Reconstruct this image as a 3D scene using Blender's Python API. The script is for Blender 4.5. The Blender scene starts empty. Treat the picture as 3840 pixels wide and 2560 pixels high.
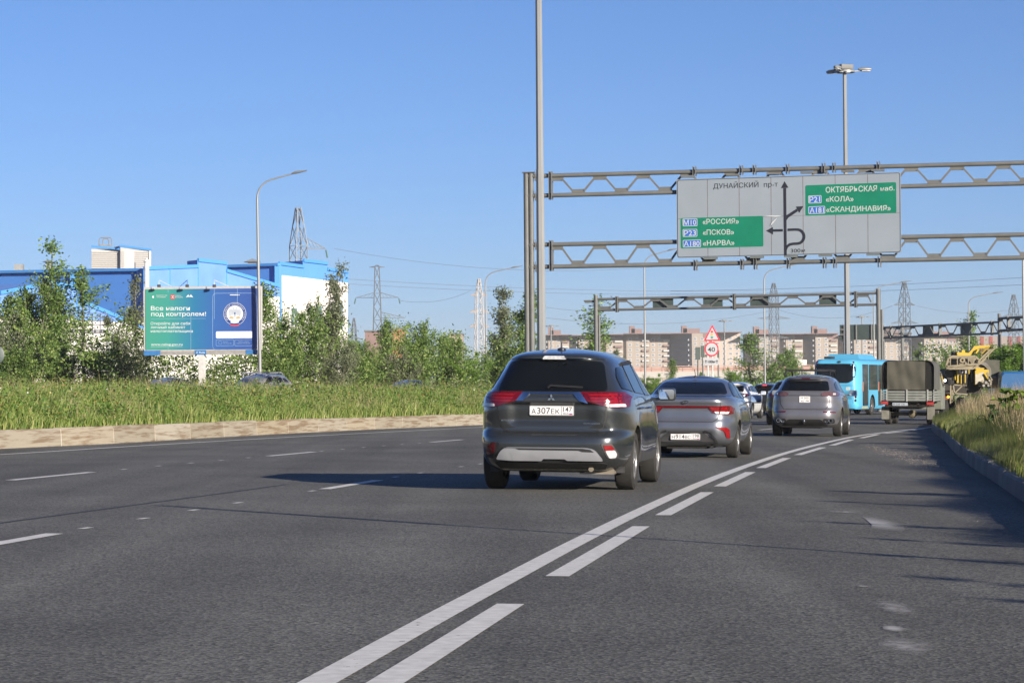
import bpy, bmesh, math, random
import numpy as np
from mathutils import Vector, Matrix
from mathutils.bvhtree import BVHTree
random.seed(7); RNG = np.random.default_rng(7)
SC = bpy.context.scene; COL = SC.collection
R = math.radians

# ------------------------------------------------------------ camera, sky, sun, exposure
FPX, CAMH, XFALL, PITCH, ROLL = 10000.0, 1.15, .010, math.atan(191/10000), R(.45)     # px are those of a 3840 x 2560 picture
_F = Vector((0, math.cos(PITCH), math.sin(PITCH))); _U = Vector((0, -math.sin(PITCH), math.cos(PITCH))); _X = Vector((1, 0, 0))
CX = math.cos(ROLL)*_X - math.sin(ROLL)*_U; CY = math.sin(ROLL)*_X + math.cos(ROLL)*_U
CAM = Vector((0, 0, CAMH))
cd = bpy.data.cameras.new('camera'); cam = bpy.data.objects.new('camera', cd); COL.objects.link(cam)
cd.sensor_width = 36; cd.lens = 36*FPX/3840; cd.clip_start = .5; cd.clip_end = 9000
M = Matrix((CX, CY, -_F)).transposed().to_4x4(); M.translation = CAM; cam.matrix_world = M
SC.camera = cam

SUN_EL, SUN_AZ = R(15.5), R(142)            # azimuth from +y, clockwise: behind the camera and to its right
w = bpy.data.worlds.new('World'); SC.world = w; w.use_nodes = True
nt = w.node_tree; bg = nt.nodes['Background']
sky = nt.nodes.new('ShaderNodeTexSky'); sky.sky_type = 'NISHITA'; sky.sun_disc = False
sky.sun_elevation = SUN_EL; sky.sun_rotation = SUN_AZ; sky.altitude = 0; sky.air_density = .7; sky.dust_density = .4; sky.ozone_density = 5.0
hs = nt.nodes.new('ShaderNodeHueSaturation'); hs.inputs['Saturation'].default_value = 1.03; hs.inputs['Value'].default_value = 1.0
nt.links.new(sky.outputs[0], hs.inputs['Color']); tn = nt.nodes.new('ShaderNodeMix'); tn.data_type = 'RGBA'; tn.blend_type = 'MULTIPLY'; tn.inputs[0].default_value = 1; tn.inputs[7].default_value = (1.04, .94, 1.04, 1)
nt.links.new(hs.outputs[0], tn.inputs[6]); nt.links.new(tn.outputs[2], bg.inputs['Color']); bg.inputs['Strength'].default_value = .060
sl = bpy.data.lights.new('sun', 'SUN'); sun = bpy.data.objects.new('sun', sl); COL.objects.link(sun)
sl.energy = 4.8; sl.angle = R(.5); sl.color = (1, .90, .76)
SUND = Vector((math.sin(SUN_AZ)*math.cos(SUN_EL), math.cos(SUN_AZ)*math.cos(SUN_EL), math.sin(SUN_EL)))
sun.rotation_euler = SUND.to_track_quat('Z', 'Y').to_euler()
SC.view_settings.view_transform = 'Standard'; SC.view_settings.look = 'None'; SC.view_settings.exposure = 1.0; SC.view_settings.gamma = 1
SC.cycles.max_bounces = 6; SC.cycles.transparent_max_bounces = 6; SC.cycles.use_denoising = True
SC.cycles.caustics_reflective = False; SC.cycles.caustics_refractive = False; SC.cycles.volume_bounces = 0

# ------------------------------------------------------------ measuring helpers
def ray(u, v): return (_F*FPX + CX*(u-1920) + CY*(1280-v)).normalized()
def zr(x): return -XFALL*max(-70, min(70, x))      # the road leans a little to the right
def gp(u, v, z=0.):
    d = ray(u, v); return CAM + d*((z-CAMH)/(d.z+XFALL*d.x))
def at(u, v, y):
    d = ray(u, v); return CAM + d*(y/d.y)
def onplane(u, v, p, n):
    d = ray(u, v); return CAM + d*((p-CAM).dot(n)/d.dot(n))
def V3(*a): return Vector(a)

# ------------------------------------------------------------ materials
MATS = {}
def ramp(nt, stops):
    r = nt.nodes.new('ShaderNodeValToRGB'); e = r.color_ramp.elements
    while len(e) < len(stops): e.new(.5)
    for el, (p, c) in zip(e, stops): el.position = p; el.color = (*c, 1)
    return r
def mat(name, col, rough=.6, metal=0., spec=.5, coat=0., var=.12, scale=6., bump=0., bscale=60., emit=None, est=0., trans=0., alpha=1., stretch=None):
    """Principled material whose colour and roughness wander with object-space noise."""
    if name in MATS: return MATS[name]
    m = bpy.data.materials.new(name); m.use_nodes = True; MATS[name] = m
    nt = m.node_tree; b = nt.nodes['Principled BSDF']
    b.inputs['Roughness'].default_value = rough; b.inputs['Metallic'].default_value = metal
    b.inputs['Specular IOR Level'].default_value = spec; b.inputs['Coat Weight'].default_value = coat; b.inputs['Coat Roughness'].default_value = .04
    b.inputs['Transmission Weight'].default_value = trans; b.inputs['Alpha'].default_value = alpha
    b.inputs['Base Color'].default_value = (*col, 1)
    tc = nt.nodes.new('ShaderNodeTexCoord'); src = tc.outputs['Object']
    if stretch:
        mp = nt.nodes.new('ShaderNodeMapping'); mp.inputs['Scale'].default_value = stretch; nt.links.new(src, mp.inputs[0]); src = mp.outputs[0]
    if var:
        n = nt.nodes.new('ShaderNodeTexNoise'); n.inputs['Scale'].default_value = scale; n.inputs['Detail'].default_value = 5; nt.links.new(src, n.inputs['Vector'])
        lo = tuple(max(0, c*(1-var)) for c in col); hi = tuple(min(1, c*(1+var)) for c in col)
        r = ramp(nt, [(.3, lo), (.7, hi)]); nt.links.new(n.outputs['Fac'], r.inputs[0]); nt.links.new(r.outputs[0], b.inputs['Base Color'])
    if bump:
        n2 = nt.nodes.new('ShaderNodeTexNoise'); n2.inputs['Scale'].default_value = bscale; n2.inputs['Detail'].default_value = 4; nt.links.new(src, n2.inputs['Vector'])
        bp = nt.nodes.new('ShaderNodeBump'); bp.inputs['Strength'].default_value = bump; bp.inputs['Distance'].default_value = .01
        nt.links.new(n2.outputs['Fac'], bp.inputs['Height']); nt.links.new(bp.outputs[0], b.inputs['Normal'])
    if emit: b.inputs['Emission Color'].default_value = (*emit, 1); b.inputs['Emission Strength'].default_value = est
    return m
def leafmat(name, stops, transl=.35, rough=.55):
    """Foliage: colour differs from leaf to leaf, light comes through a little."""
    if name in MATS: return MATS[name]
    m = bpy.data.materials.new(name); m.use_nodes = True; MATS[name] = m
    nt = m.node_tree; b = nt.nodes['Principled BSDF']; out = nt.nodes['Material Output']
    g = nt.nodes.new('ShaderNodeNewGeometry'); r = ramp(nt, stops); nt.links.new(g.outputs['Random Per Island'], r.inputs[0])
    nt.links.new(r.outputs[0], b.inputs['Base Color']); b.inputs['Roughness'].default_value = rough; b.inputs['Specular IOR Level'].default_value = .35
    t = nt.nodes.new('ShaderNodeBsdfTranslucent'); nt.links.new(r.outputs[0], t.inputs['Color'])
    mx = nt.nodes.new('ShaderNodeMixShader'); mx.inputs[0].default_value = transl
    nt.links.new(b.outputs[0], mx.inputs[1]); nt.links.new(t.outputs[0], mx.inputs[2]); nt.links.new(mx.outputs[0], out.inputs['Surface'])
    return m

# ------------------------------------------------------------ object helpers
def tag(o, label=None, cat=None, group=None, kind=None):
    if label: o['label'] = label
    if cat: o['category'] = cat
    if group: o['group'] = group
    if kind: o['kind'] = kind
    return o
def thing(name, label, cat, loc=(0, 0, 0), rz=0., group=None):
    o = bpy.data.objects.new(name, None); COL.objects.link(o); o.location = loc; o.rotation_euler = (0, 0, rz); o.empty_display_size = .2
    return tag(o, label, cat, group)
def mesh_obj(name, me, parent=None):
    o = bpy.data.objects.new(name, me); COL.objects.link(o)
    if parent: o.parent = parent
    return o
def kids(o): return [c for c in bpy.data.objects if c.parent == o]
def copy_tree(o, parent=None):
    c = o.copy(); COL.objects.link(c)
    if parent: c.parent = parent
    for ch in list(o.children): copy_tree(ch, c)
    return c
_T = {}
def text2d(s, bold=0.):
    """Flat triangles of a piece of writing, cap height 1, left edge at 0."""
    k = (s, bold)
    if k in _T: return _T[k]
    cu = bpy.data.curves.new('t', 'FONT'); cu.body = s; cu.fill_mode = 'FRONT'; cu.resolution_u = 3; cu.offset = bold
    ob = bpy.data.objects.new('t', cu); COL.objects.link(ob); bpy.context.view_layer.update()
    me = bpy.data.meshes.new_from_object(ob.evaluated_get(bpy.context.evaluated_depsgraph_get()))
    v = np.array([x.co[:2] for x in me.vertices]) if len(me.vertices) else np.zeros((0, 2)); f = [tuple(p.vertices) for p in me.polygons]
    bpy.data.objects.remove(ob); bpy.data.curves.remove(cu); bpy.data.meshes.remove(me)
    cap = .73
    v = v/cap
    if len(v): v[:, 0] -= v[:, 0].min()
    _T[k] = (v, f); return _T[k]
class MB:
    """Collects faces, builds one mesh object. org is taken off every point (the thing's base)."""
    def __init__(s, org=(0, 0, 0)): s.v = []; s.f = []; s.mi = []; s.org = Vector(org); s.cur = 0; s.cuts = []
    def mat(s, i): s.cur = i; return s
    def add(s, vs, fs):
        s.cuts.append((len(s.v), len(s.f))); b = len(s.v); s.v += [tuple(Vector(p)-s.org) for p in vs]; s.f += [tuple(i+b for i in f) for f in fs]; s.mi += [s.cur]*len(fs); return s
    def quad(s, *p): return s.add(p, [tuple(range(len(p)))])
    def box(s, c, d, rz=0., rx=0., ry=0.):
        m = Matrix.Rotation(rz, 3, 'Z') @ Matrix.Rotation(ry, 3, 'Y') @ Matrix.Rotation(rx, 3, 'X'); c = Vector(c)
        P = [c+m @ Vector((a*d[0]/2, b*d[1]/2, e*d[2]/2)) for a in (-1, 1) for b in (-1, 1) for e in (-1, 1)]
        return s.add(P, [(0, 1, 3, 2), (4, 6, 7, 5), (0, 4, 5, 1), (2, 3, 7, 6), (0, 2, 6, 4), (1, 5, 7, 3)])
    def bbox(s, c, d, bev, rz=0.):
        """box with chamfered edges"""
        bm = bmesh.new(); bmesh.ops.create_cube(bm, size=1)
        for v in bm.verts: v.co = Vector((v.co.x*d[0], v.co.y*d[1], v.co.z*d[2]))
        bmesh.ops.bevel(bm, geom=list(bm.edges), offset=bev, segments=2, affect='EDGES', profile=.6)
        m = Matrix.Rotation(rz, 3, 'Z'); c = Vector(c); bm.verts.index_update()
        s.add([c+m @ v.co for v in bm.verts], [tuple(v.index for v in f.verts) for f in bm.faces]); bm.free(); return s
    def path(s, pts, r, n=8, cap=True):
        pts = [Vector(p) for p in pts]; rs = r if isinstance(r, (list, tuple)) else [r]*len(pts); vs = []; fs = []; up = None
        for i, p in enumerate(pts):
            t = (pts[min(i+1, len(pts)-1)]-pts[max(i-1, 0)]).normalized()
            if up is None: up = Vector((0, 0, 1)) if abs(t.z) < .9 else Vector((1, 0, 0))
            a = (up-t*up.dot(t)).normalized(); up = a; b = t.cross(a)
            vs += [p+(a*math.cos(k*2*math.pi/n)+b*math.sin(k*2*math.pi/n))*rs[i] for k in range(n)]
        for i in range(len(pts)-1):
            for k in range(n): fs.append((i*n+k, i*n+(k+1) % n, (i+1)*n+(k+1) % n, (i+1)*n+k))
        if cap: fs += [tuple(range(n))[::-1], tuple((len(pts)-1)*n+k for k in range(n))]
        return s.add(vs, fs)
    def bar(s, a, b, w, h=None):
        """square bar between two points"""
        a = Vector(a); b = Vector(b); t = (b-a).normalized(); up = Vector((0, 0, 1)) if abs(t.z) < .95 else Vector((0, 1, 0))
        x = t.cross(up).normalized()*w/2; y = t.cross(x).normalized()*(h or w)/2
        return s.add([a-x-y, a+x-y, a+x+y, a-x+y, b-x-y, b+x-y, b+x+y, b-x+y], [(0, 3, 2, 1), (4, 5, 6, 7), (0, 1, 5, 4), (1, 2, 6, 5), (2, 3, 7, 6), (3, 0, 4, 7)])
    def prism(s, poly, ext):
        """planar polygon of 3D points pushed along ext"""
        n = len(poly); e = Vector(ext); P = [Vector(p) for p in poly]
        return s.add(P+[p+e for p in P], [tuple(range(n))[::-1], tuple(range(n, 2*n))]+[(i, (i+1) % n, n+(i+1) % n, n+i) for i in range(n)])
    def lathe(s, prof, c, axis='z', n=24):
        c = Vector(c); vs = []; m = len(prof)
        for k in range(n):
            a = k*2*math.pi/n
            for r, h in prof:
                x, y = r*math.cos(a), r*math.sin(a)
                vs.append(c+(Vector((x, y, h)) if axis == 'z' else Vector((h, x, y)) if axis == 'x' else Vector((x, h, y))))
        fs = [(k*m+i, ((k+1) % n)*m+i, ((k+1) % n)*m+i+1, k*m+i+1) for k in range(n) for i in range(m-1)]
        return s.add(vs, fs)
    def text(s, t, o, ux, uy, h, width=None, bold=0., align='l', arc=None):
        v, f = text2d(t, bold)
        if not len(v): return s
        w = v[:, 0].max()*h; sx = h*(width/w if width else 1.); W = v[:, 0].max()*sx
        off = 0 if align == 'l' else -W/2 if align == 'c' else -W
        o = Vector(o); ux = Vector(ux); uy = Vector(uy)
        return s.add([o+ux*(p[0]*sx+off)+uy*(p[1]*h) for p in v], f)
    def builds(s, name, m, parent=None, smooth=40):
        """each shape added to the collector becomes an object of its own"""
        cuts = s.cuts+[(len(s.v), len(s.f))]; out = []
        for (v0, f0), (v1, f1) in zip(cuts, cuts[1:]):
            b = MB(); b.v = s.v[v0:v1]; b.f = [tuple(i-v0 for i in f) for f in s.f[f0:f1]]; b.mi = [0]*len(b.f); out.append(b.build(name, m, parent, smooth))
        return out
    def build(s, name, mats, parent=None, smooth=40):
        me = bpy.data.meshes.new(name); me.from_pydata(s.v, [], s.f)
        ml = mats if isinstance(mats, (list, tuple)) else [mats]
        for m in ml: me.materials.append(m)
        if len(ml) > 1: me.polygons.foreach_set('material_index', s.mi)
        me.update()
        if smooth: me.shade_smooth(); me.set_sharp_from_angle(angle=R(smooth))
        return mesh_obj(name, me, parent)
def np_mesh(name, v, f, m, parent=None, mi=None):
    """mesh object straight from arrays; f is (n,3) or (n,4)"""
    me = bpy.data.meshes.new(name); k = f.shape[1]; n = len(f)
    me.vertices.add(len(v)); me.vertices.foreach_set('co', np.ascontiguousarray(v, dtype=np.float32).ravel())
    me.loops.add(n*k); me.loops.foreach_set('vertex_index', f.astype(np.int32).ravel())
    me.polygons.add(n); me.polygons.foreach_set('loop_start', np.arange(0, n*k, k, dtype=np.int32))
    for q in (m if isinstance(m, (list, tuple)) else [m]): me.materials.append(q)
    if mi is not None: me.polygons.foreach_set('material_index', mi.astype(np.int32))
    me.update(calc_edges=True); return mesh_obj(name, me, parent)
def pchip(xs, ys, x):
    """monotone cubic interpolation"""
    xs = np.asarray(xs, float); ys = np.asarray(ys, float); h = np.diff(xs); d = np.diff(ys)/h; m = np.zeros_like(ys)
    m[0] = d[0]; m[-1] = d[-1]
    for i in range(1, len(xs)-1):
        if d[i-1]*d[i] > 0: w1 = 2*h[i]+h[i-1]; w2 = h[i]+2*h[i-1]; m[i] = (w1+w2)/(w1/d[i-1]+w2/d[i])
    x = np.clip(np.asarray(x, float), xs[0], xs[-1]); i = np.clip(np.searchsorted(xs, x)-1, 0, len(xs)-2); t = (x-xs[i])/h[i]
    return (2*t**3-3*t**2+1)*ys[i]+(t**3-2*t**2+t)*h[i]*m[i]+(3*t**2-2*t**3)*ys[i+1]+(t**3-t**2)*h[i]*m[i+1]
def roundpoly(p, r, n=4):
    """2D polygon with its corners rounded"""
    out = []; k = len(p); rr = r if isinstance(r, (list, tuple)) else [r]*k
    for i in range(k):
        a, b, c = (Vector(p[(i-1) % k]), Vector(p[i]), Vector(p[(i+1) % k])); q = min(rr[i], (a-b).length*.48, (c-b).length*.48)
        if q < 1e-4: out.append(tuple(b)); continue
        s = b+(a-b).normalized()*q; e = b+(c-b).normalized()*q
        for j in range(n+1): t = j/n; out.append(tuple(s*(1-t)**2+b*2*t*(1-t)+e*t*t))
    return out

GLASS = mat('car_glass', (.005, .006, .007), .04, spec=.38, var=.05)
TYRE = mat('tyre_rubber', (.018, .017, .016), .85, var=.3, scale=9)
DARK = mat('dark_plastic', (.012, .012, .013), .6, var=.2)
TRIM = mat('grey_plastic', (.03, .03, .032), .6, var=.2)
UNDER = mat('underbody_dirt_shade', (.009, .008, .007), .9, var=.4, scale=8)  # dirt made near black, standing in for shade beneath the bodies
CHROME = mat('chrome', (.75, .76, .78), .12, metal=1., var=.05)
SILVER = mat('silver_plastic', (.36, .37, .40), .28, metal=.45, var=.06)
ALLOY = mat('alloy_rim', (.35, .35, .35), .35, metal=.8, var=.15, scale=12)
REDL = mat('red_lens', (.085, .002, .005), .12, spec=.6, coat=.6, var=.25, scale=25)
REDB = mat('bright_red_lens', (.19, .005, .008), .12, spec=.6, coat=.6, var=.2, scale=30)
REDG = mat('lit_red_lamp', (.6, .02, .01), .2, var=.1, emit=(1, .05, .03), est=1.2)
CLEAR = mat('clear_lens', (.45, .45, .46), .1, spec=.8, coat=.5, var=.2, scale=40)
PLATE = mat('plate_white', (.62, .62, .62), .4, var=.06)
INK = mat('black_ink', (.01, .01, .012), .5, var=.1)
BLUEI = mat('flag_blue', (.03, .06, .35), .5, var=.1)
REDI = mat('flag_red', (.45, .02, .03), .5, var=.1)
MIRROR = mat('mirror_glass', (.85, .87, .9), .03, metal=1., var=.02)
def paint(name, col, metal=.55, rough=.33): return mat(name, col, rough, metal=metal, coat=1., var=.08, scale=2.5)


# ------------------------------------------------------------ the setting: ground, roads, markings, kerbs
U_ = 3840/2352.
def T(x): return x*U_
def asphalt():
    m = bpy.data.materials.new('asphalt'); m.use_nodes = True; nt = m.node_tree; b = nt.nodes['Principled BSDF']; L = nt.links.new
    tc = nt.nodes.new('ShaderNodeTexCoord')
    def noise(sc, det=3, src=None, rough=.5):
        n = nt.nodes.new('ShaderNodeTexNoise'); n.inputs['Scale'].default_value = sc; n.inputs['Detail'].default_value = det; n.inputs['Roughness'].default_value = rough; L(src or tc.outputs['Object'], n.inputs['Vector']); return n.outputs['Fac']
    def mapr(x, a, b_, c, d):
        n = nt.nodes.new('ShaderNodeMapRange'); n.inputs[1].default_value = a; n.inputs[2].default_value = b_; n.inputs[3].default_value = c; n.inputs[4].default_value = d; L(x, n.inputs[0]); return n.outputs[0]
    def mul(x, y):
        n = nt.nodes.new('ShaderNodeMath'); n.operation = 'MULTIPLY'; L(x, n.inputs[0]); L(y, n.inputs[1]); return n.outputs[0]
    mp = nt.nodes.new('ShaderNodeMapping'); mp.inputs['Rotation'].default_value = (0, 0, R(11)); mp.inputs['Scale'].default_value = (1, .035, 1); L(tc.outputs['Object'], mp.inputs[0])
    vo = nt.nodes.new('ShaderNodeTexVoronoi'); vo.inputs['Scale'].default_value = 55; L(tc.outputs['Object'], vo.inputs['Vector'])
    sep = nt.nodes.new('ShaderNodeSeparateColor'); L(vo.outputs['Color'], sep.inputs[0])
    stone = mapr(sep.outputs[0], 0, 1, .45, 1.6)
    v = mul(stone, mapr(noise(150, 2), .3, .7, .7, 1.3)); v = mul(v, mapr(noise(.35, 4), .3, .7, .82, 1.16)); v = mul(v, mapr(noise(.8, 4, mp.outputs[0]), .3, .7, .72, 1.22))
    mx = nt.nodes.new('ShaderNodeMix'); mx.data_type = 'RGBA'; mx.blend_type = 'MULTIPLY'; mx.inputs[0].default_value = 1
    cr = ramp(nt, [(0, (.100, .101, .096)), (.6, (.107, .106, .095)), (1, (.126, .118, .098))]); L(sep.outputs[1], cr.inputs[0])
    L(cr.outputs[0], mx.inputs[6]); L(v, mx.inputs[7]); L(mx.outputs[2], b.inputs['Base Color'])
    b.inputs['Roughness'].default_value = .82; b.inputs['Specular IOR Level'].default_value = .3
    bp = nt.nodes.new('ShaderNodeBump'); bp.inputs['Strength'].default_value = .55; bp.inputs['Distance'].default_value = .006; L(vo.outputs['Distance'], bp.inputs['Height']); L(bp.outputs[0], b.inputs['Normal'])
    return m
ASPH = asphalt()
SOIL = mat('dry_soil', (.115, .115, .052), .95, var=.4, scale=.6, bump=.4, bscale=4)
def speckle(name, col, thr, sc, rough=.7, soft=.025, fade=False):
    if name in MATS: return MATS[name]
    """sheet with holes worn through it"""
    m = mat(name, col, rough, var=.15, scale=12); nt = m.node_tree; b = nt.nodes['Principled BSDF']; tc = nt.nodes['Texture Coordinate']
    n = nt.nodes.new('ShaderNodeTexNoise'); n.inputs['Scale'].default_value = sc; n.inputs['Detail'].default_value = 6; n.inputs['Roughness'].default_value = .7; nt.links.new(tc.outputs['Object'], n.inputs['Vector'])
    r = ramp(nt, [(thr-soft, (0, 0, 0)), (thr+soft, (1, 1, 1))]); nt.links.new(n.outputs['Fac'], r.inputs[0]); a = r.outputs[0]
    if fade:
        vm = nt.nodes.new('ShaderNodeVectorMath'); vm.operation = 'DISTANCE'; vm.inputs[1].default_value = (.5, .5, .5); mpg = nt.nodes.new('ShaderNodeMapping'); mpg.inputs['Scale'].default_value = (1, 1, 0); mpg.inputs['Location'].default_value = (0, 0, .5); nt.links.new(tc.outputs['Generated'], mpg.inputs[0]); nt.links.new(mpg.outputs[0], vm.inputs[0])
        r2 = ramp(nt, [(.12, (1, 1, 1)), (.46, (0, 0, 0))]); nt.links.new(vm.outputs['Value'], r2.inputs[0]); mm = nt.nodes.new('ShaderNodeMath'); mm.operation = 'MULTIPLY'; nt.links.new(a, mm.inputs[0]); nt.links.new(r2.outputs[0], mm.inputs[1]); a = mm.outputs[0]
    nt.links.new(a, b.inputs['Alpha']); return m
WHITE = speckle('road_paint', (.60, .585, .555), .33, 14)
g = MB(); xs = [-4500, -300, -70, 70, 300, 4500]; ys = [-400, 60, 340, 5000]
g.add([(x, y, zr(x)-.08) for y in ys for x in xs], [(j*6+i, j*6+i+1, j*6+i+7, j*6+i+6) for j in range(3) for i in range(5)])
tag(g.build('ground', SOIL, smooth=0), kind='structure')
def curve(pts, n=160):
    p = np.array([(q[0], q[1]) for q in pts], float); t = np.r_[0, np.cumsum(np.hypot(*np.diff(p, axis=0).T))]
    tt = np.linspace(0, t[-1], n); return np.stack([pchip(t, p[:, 0], tt), pchip(t, p[:, 1], tt)], 1)
def G(u, v): p = gp(u, v); return (p.x, p.y)
_kl = [G(0, 1682), G(374, 1664.8), G(850, 1637), G(1389, 1609.6), G(1800, 1592.6)]
_d = np.array(_kl[0])-np.array(_kl[2]); _d = _d/np.hypot(*_d)
KL = curve([tuple(np.array(_kl[0])+_d*90)]+_kl+[(2.2, 108.5), (4.6, 130), (6.4, 163), (9.5, 190), (16, 215), (27, 245), (45, 290), (70, 350)], 260)
KR = curve([(3.0, -60), (3.3, 0), (4.1, 17), G(3840, 1883), G(3733, 1810), G(3646, 1753), G(3547, 1659), G(3523, 1592), (19.2, 110), (23.5, 122), (29, 136), (38, 157), (50, 185), (75, 230), (110, 300), (140, 350)], 260)
rd = MB(); n = len(KL); rd.add([(x, y, zr(x)) for x, y in KL]+[(x, y, zr(x)) for x, y in KR], [(i, n+i, n+i+1, i+1) for i in range(n-1)])
tag(rd.build('road', ASPH, smooth=0), kind='structure')
def strip(mb, a, w, dz, z=None):
    """ribbon of width w along points a"""
    a = [np.array(p[:2], float) for p in a]; vs = []
    for i, p in enumerate(a):
        t = a[min(i+1, len(a)-1)]-a[max(i-1, 0)]; t = t/np.hypot(*t); nn = np.array((t[1], -t[0]))*w/2
        for q in (p-nn, p+nn): vs.append((q[0], q[1], (zr(q[0]) if z is None else z)+dz))
    mb.add(vs, [(2*i, 2*i+1, 2*i+3, 2*i+2) for i in range(len(a)-1)])
def marking(name, segs, w, m=WHITE, dz=.004):
    mb = MB()
    for s_ in segs: strip(mb, s_, w, dz)
    return tag(mb.build(name, m, smooth=0), kind='structure')
SOLID = curve([G(*p) for p in [(1190.5, 2560), (1647.6, 2308), (1907.5, 2168.7), (2164.6, 2032.6), (2460.7, 1887.9), (2637.5, 1809), (2798, 1747.5), (2959, 1695), (3103.6, 1658), (3232, 1631.8), (3344.6, 1617.9), (3526.8, 1598)]], 120)
s0 = SOLID[0]-(SOLID[6]-SOLID[0])*3; marking('lane_marking', [np.vstack([s0, SOLID])], .155)
DASH = [((1300, 2652), (1915, 2264.6)), ((2089, 2161), (2404, 1973.5)), ((2486, 1931.8), (2652, 1845.5)), ((2699, 1823.6), (2814, 1770)), ((2853, 1754.5), (2951, 1717)), ((2991, 1705.7), (3086, 1677.3)), ((3119.6, 1669.8), (3192.5, 1648.4)), ((3229.5, 1642), (3294, 1628)), ((3318, 1624.8), (3403.6, 1614.6)), ((3420, 1612.5), (3468, 1605.5))]
for a, b in DASH: marking('lane_marking', [[G(*a), G(*b)]], .15)
EL = curve([G(-120, 1710), G(0, 1703.8), G(500, 1672.5), G(1000, 1643.4), G(1400, 1622), G(1800, 1602)], 60); marking('lane_marking', [np.vstack([EL, [(3.4, 112), (6, 132), (8, 163)]])], .14)
for a, b in [((38.3, 1800.3), (344, 1770)), ((1008, 1709.5), (1178.5, 1693.8)), ((1617.7, 1657.6), (1732.5, 1648)), ((-150, 2063), (204, 2000.5)), ((1216.8, 1833.7), (1418.7, 1800)), ((2846, 1611.5), (2905, 1606.5)), ((3422, 1569.6), (3468, 1568))]: marking('lane_marking', [[G(*a), G(*b)]], .15)
for p in [(463.4, 1759.5), (594, 1746.7), (716, 1736), (828, 1726), (931, 1716), (1205, 1691.5), (1284, 1684), (1363, 1677), (1439, 1671), (1508, 1666), (1574, 1660.6), (321, 1980), (536.6, 1944), (726, 1912.5), (892, 1885), (1170, 1840.5), (1482.5, 1788), (1576, 1773), (1729, 1749.5), (1801, 1739)]:
    a = np.array(G(*p)); marking('lane_tick', [[a-np.array((.025, .12)), a+np.array((.025, .12))]], .065)
SEAM = mat('tar_seam', (.030, .030, .033), .7, var=.3, scale=5)
marking('asphalt_seam', [curve([G(-300, 2004), G(0, 1961), G(400, 1907), G(900, 1840), G(1080, 1815)], 24)], .07, SEAM, .003)
marking('asphalt_seam', [curve([G(500, 1691), G(700, 1684), G(1000, 1661)], 12)], .05, SEAM, .003)
SC_ = speckle('pale_scuff', (.30, .29, .27), .45, 14, soft=.14, fade=True); SC2 = speckle('road_dust', (.24, .21, .18), .50, 8, soft=.12, fade=True)
def sheet(name, pts, m, dz): 
    mb = MB(); mb.quad(*[(q.x, q.y, q.z+dz) for q in (gp(2400+X/1.6333, 1600+Y/1.6333) for X, Y in pts)]); return tag(mb.build(name, m, smooth=0), kind='structure')
sheet('road_scuff', [(1340, 540), (1480, 550), (1560, 575), (1615, 610), (1612, 640), (1540, 648), (1410, 645), (1420, 600), (1380, 565)], speckle('worn_patch', (.36, .35, .33), .30, 12, soft=.12, fade=True), .004)
sheet('road_scuff', [(1110, 522), (1190, 512), (1390, 524), (1300, 530)], SC_, .0035)
sheet('road_scuff', [(1485, 1222), (1600, 1212), (1645, 1240), (1590, 1262), (1490, 1258)], speckle('worn_patch', (.36, .35, .33), .30, 12, soft=.12, fade=True), .004)
sheet('road_scuff', [(1480, 1280), (1690, 1290), (1830, 1330), (1780, 1370), (1690, 1410), (1560, 1400), (1440, 1380)], SC_, .0035)
sheet('road_scuff', [(1380, 1050), (1560, 1065), (1700, 1110), (1760, 1170), (1560, 1150), (1410, 1100)], SC_, .0035)
sheet('road_scuff', [(1290, 968), (1400, 975), (1440, 986), (1330, 984)], SC_, .0035)
sheet('road_dust', [(1340, 95), (1500, 130), (1700, 180), (1840, 225), (1800, 262), (1650, 215), (1480, 165), (1380, 130)], SC2, .003)

KSTONE = leafmat('kerb_stone', [(0, (0.245, 0.216, 0.166)), (.45, (0.288, 0.259, 0.209)), (.75, (0.266, 0.223, 0.158)), (1, (0.317, 0.288, 0.238))], 0, .85)
nt = KSTONE.node_tree; b = nt.nodes['Principled BSDF']; src = b.inputs['Base Color'].links[0].from_socket
tc = nt.nodes.new('ShaderNodeTexCoord'); mp = nt.nodes.new('ShaderNodeMapping'); mp.inputs['Scale'].default_value = (.5, .5, 9); nt.links.new(tc.outputs['Object'], mp.inputs[0])
nz = nt.nodes.new('ShaderNodeTexNoise'); nz.inputs['Scale'].default_value = 1.5; nz.inputs['Detail'].default_value = 6; nz.inputs['Roughness'].default_value = .65; nt.links.new(mp.outputs[0], nz.inputs['Vector'])
rr = ramp(nt, [(.40, (.50, .38, .27)), (.52, (1, 1, 1)), (.8, (1.1, 1.08, 1.0))]); nt.links.new(nz.outputs['Fac'], rr.inputs[0])
mx = nt.nodes.new('ShaderNodeMix'); mx.data_type = 'RGBA'; mx.blend_type = 'MULTIPLY'; mx.inputs[0].default_value = .8; nt.links.new(src, mx.inputs[6]); nt.links.new(rr.outputs[0], mx.inputs[7]); nt.links.new(mx.outputs[2], b.inputs['Base Color'])
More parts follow.
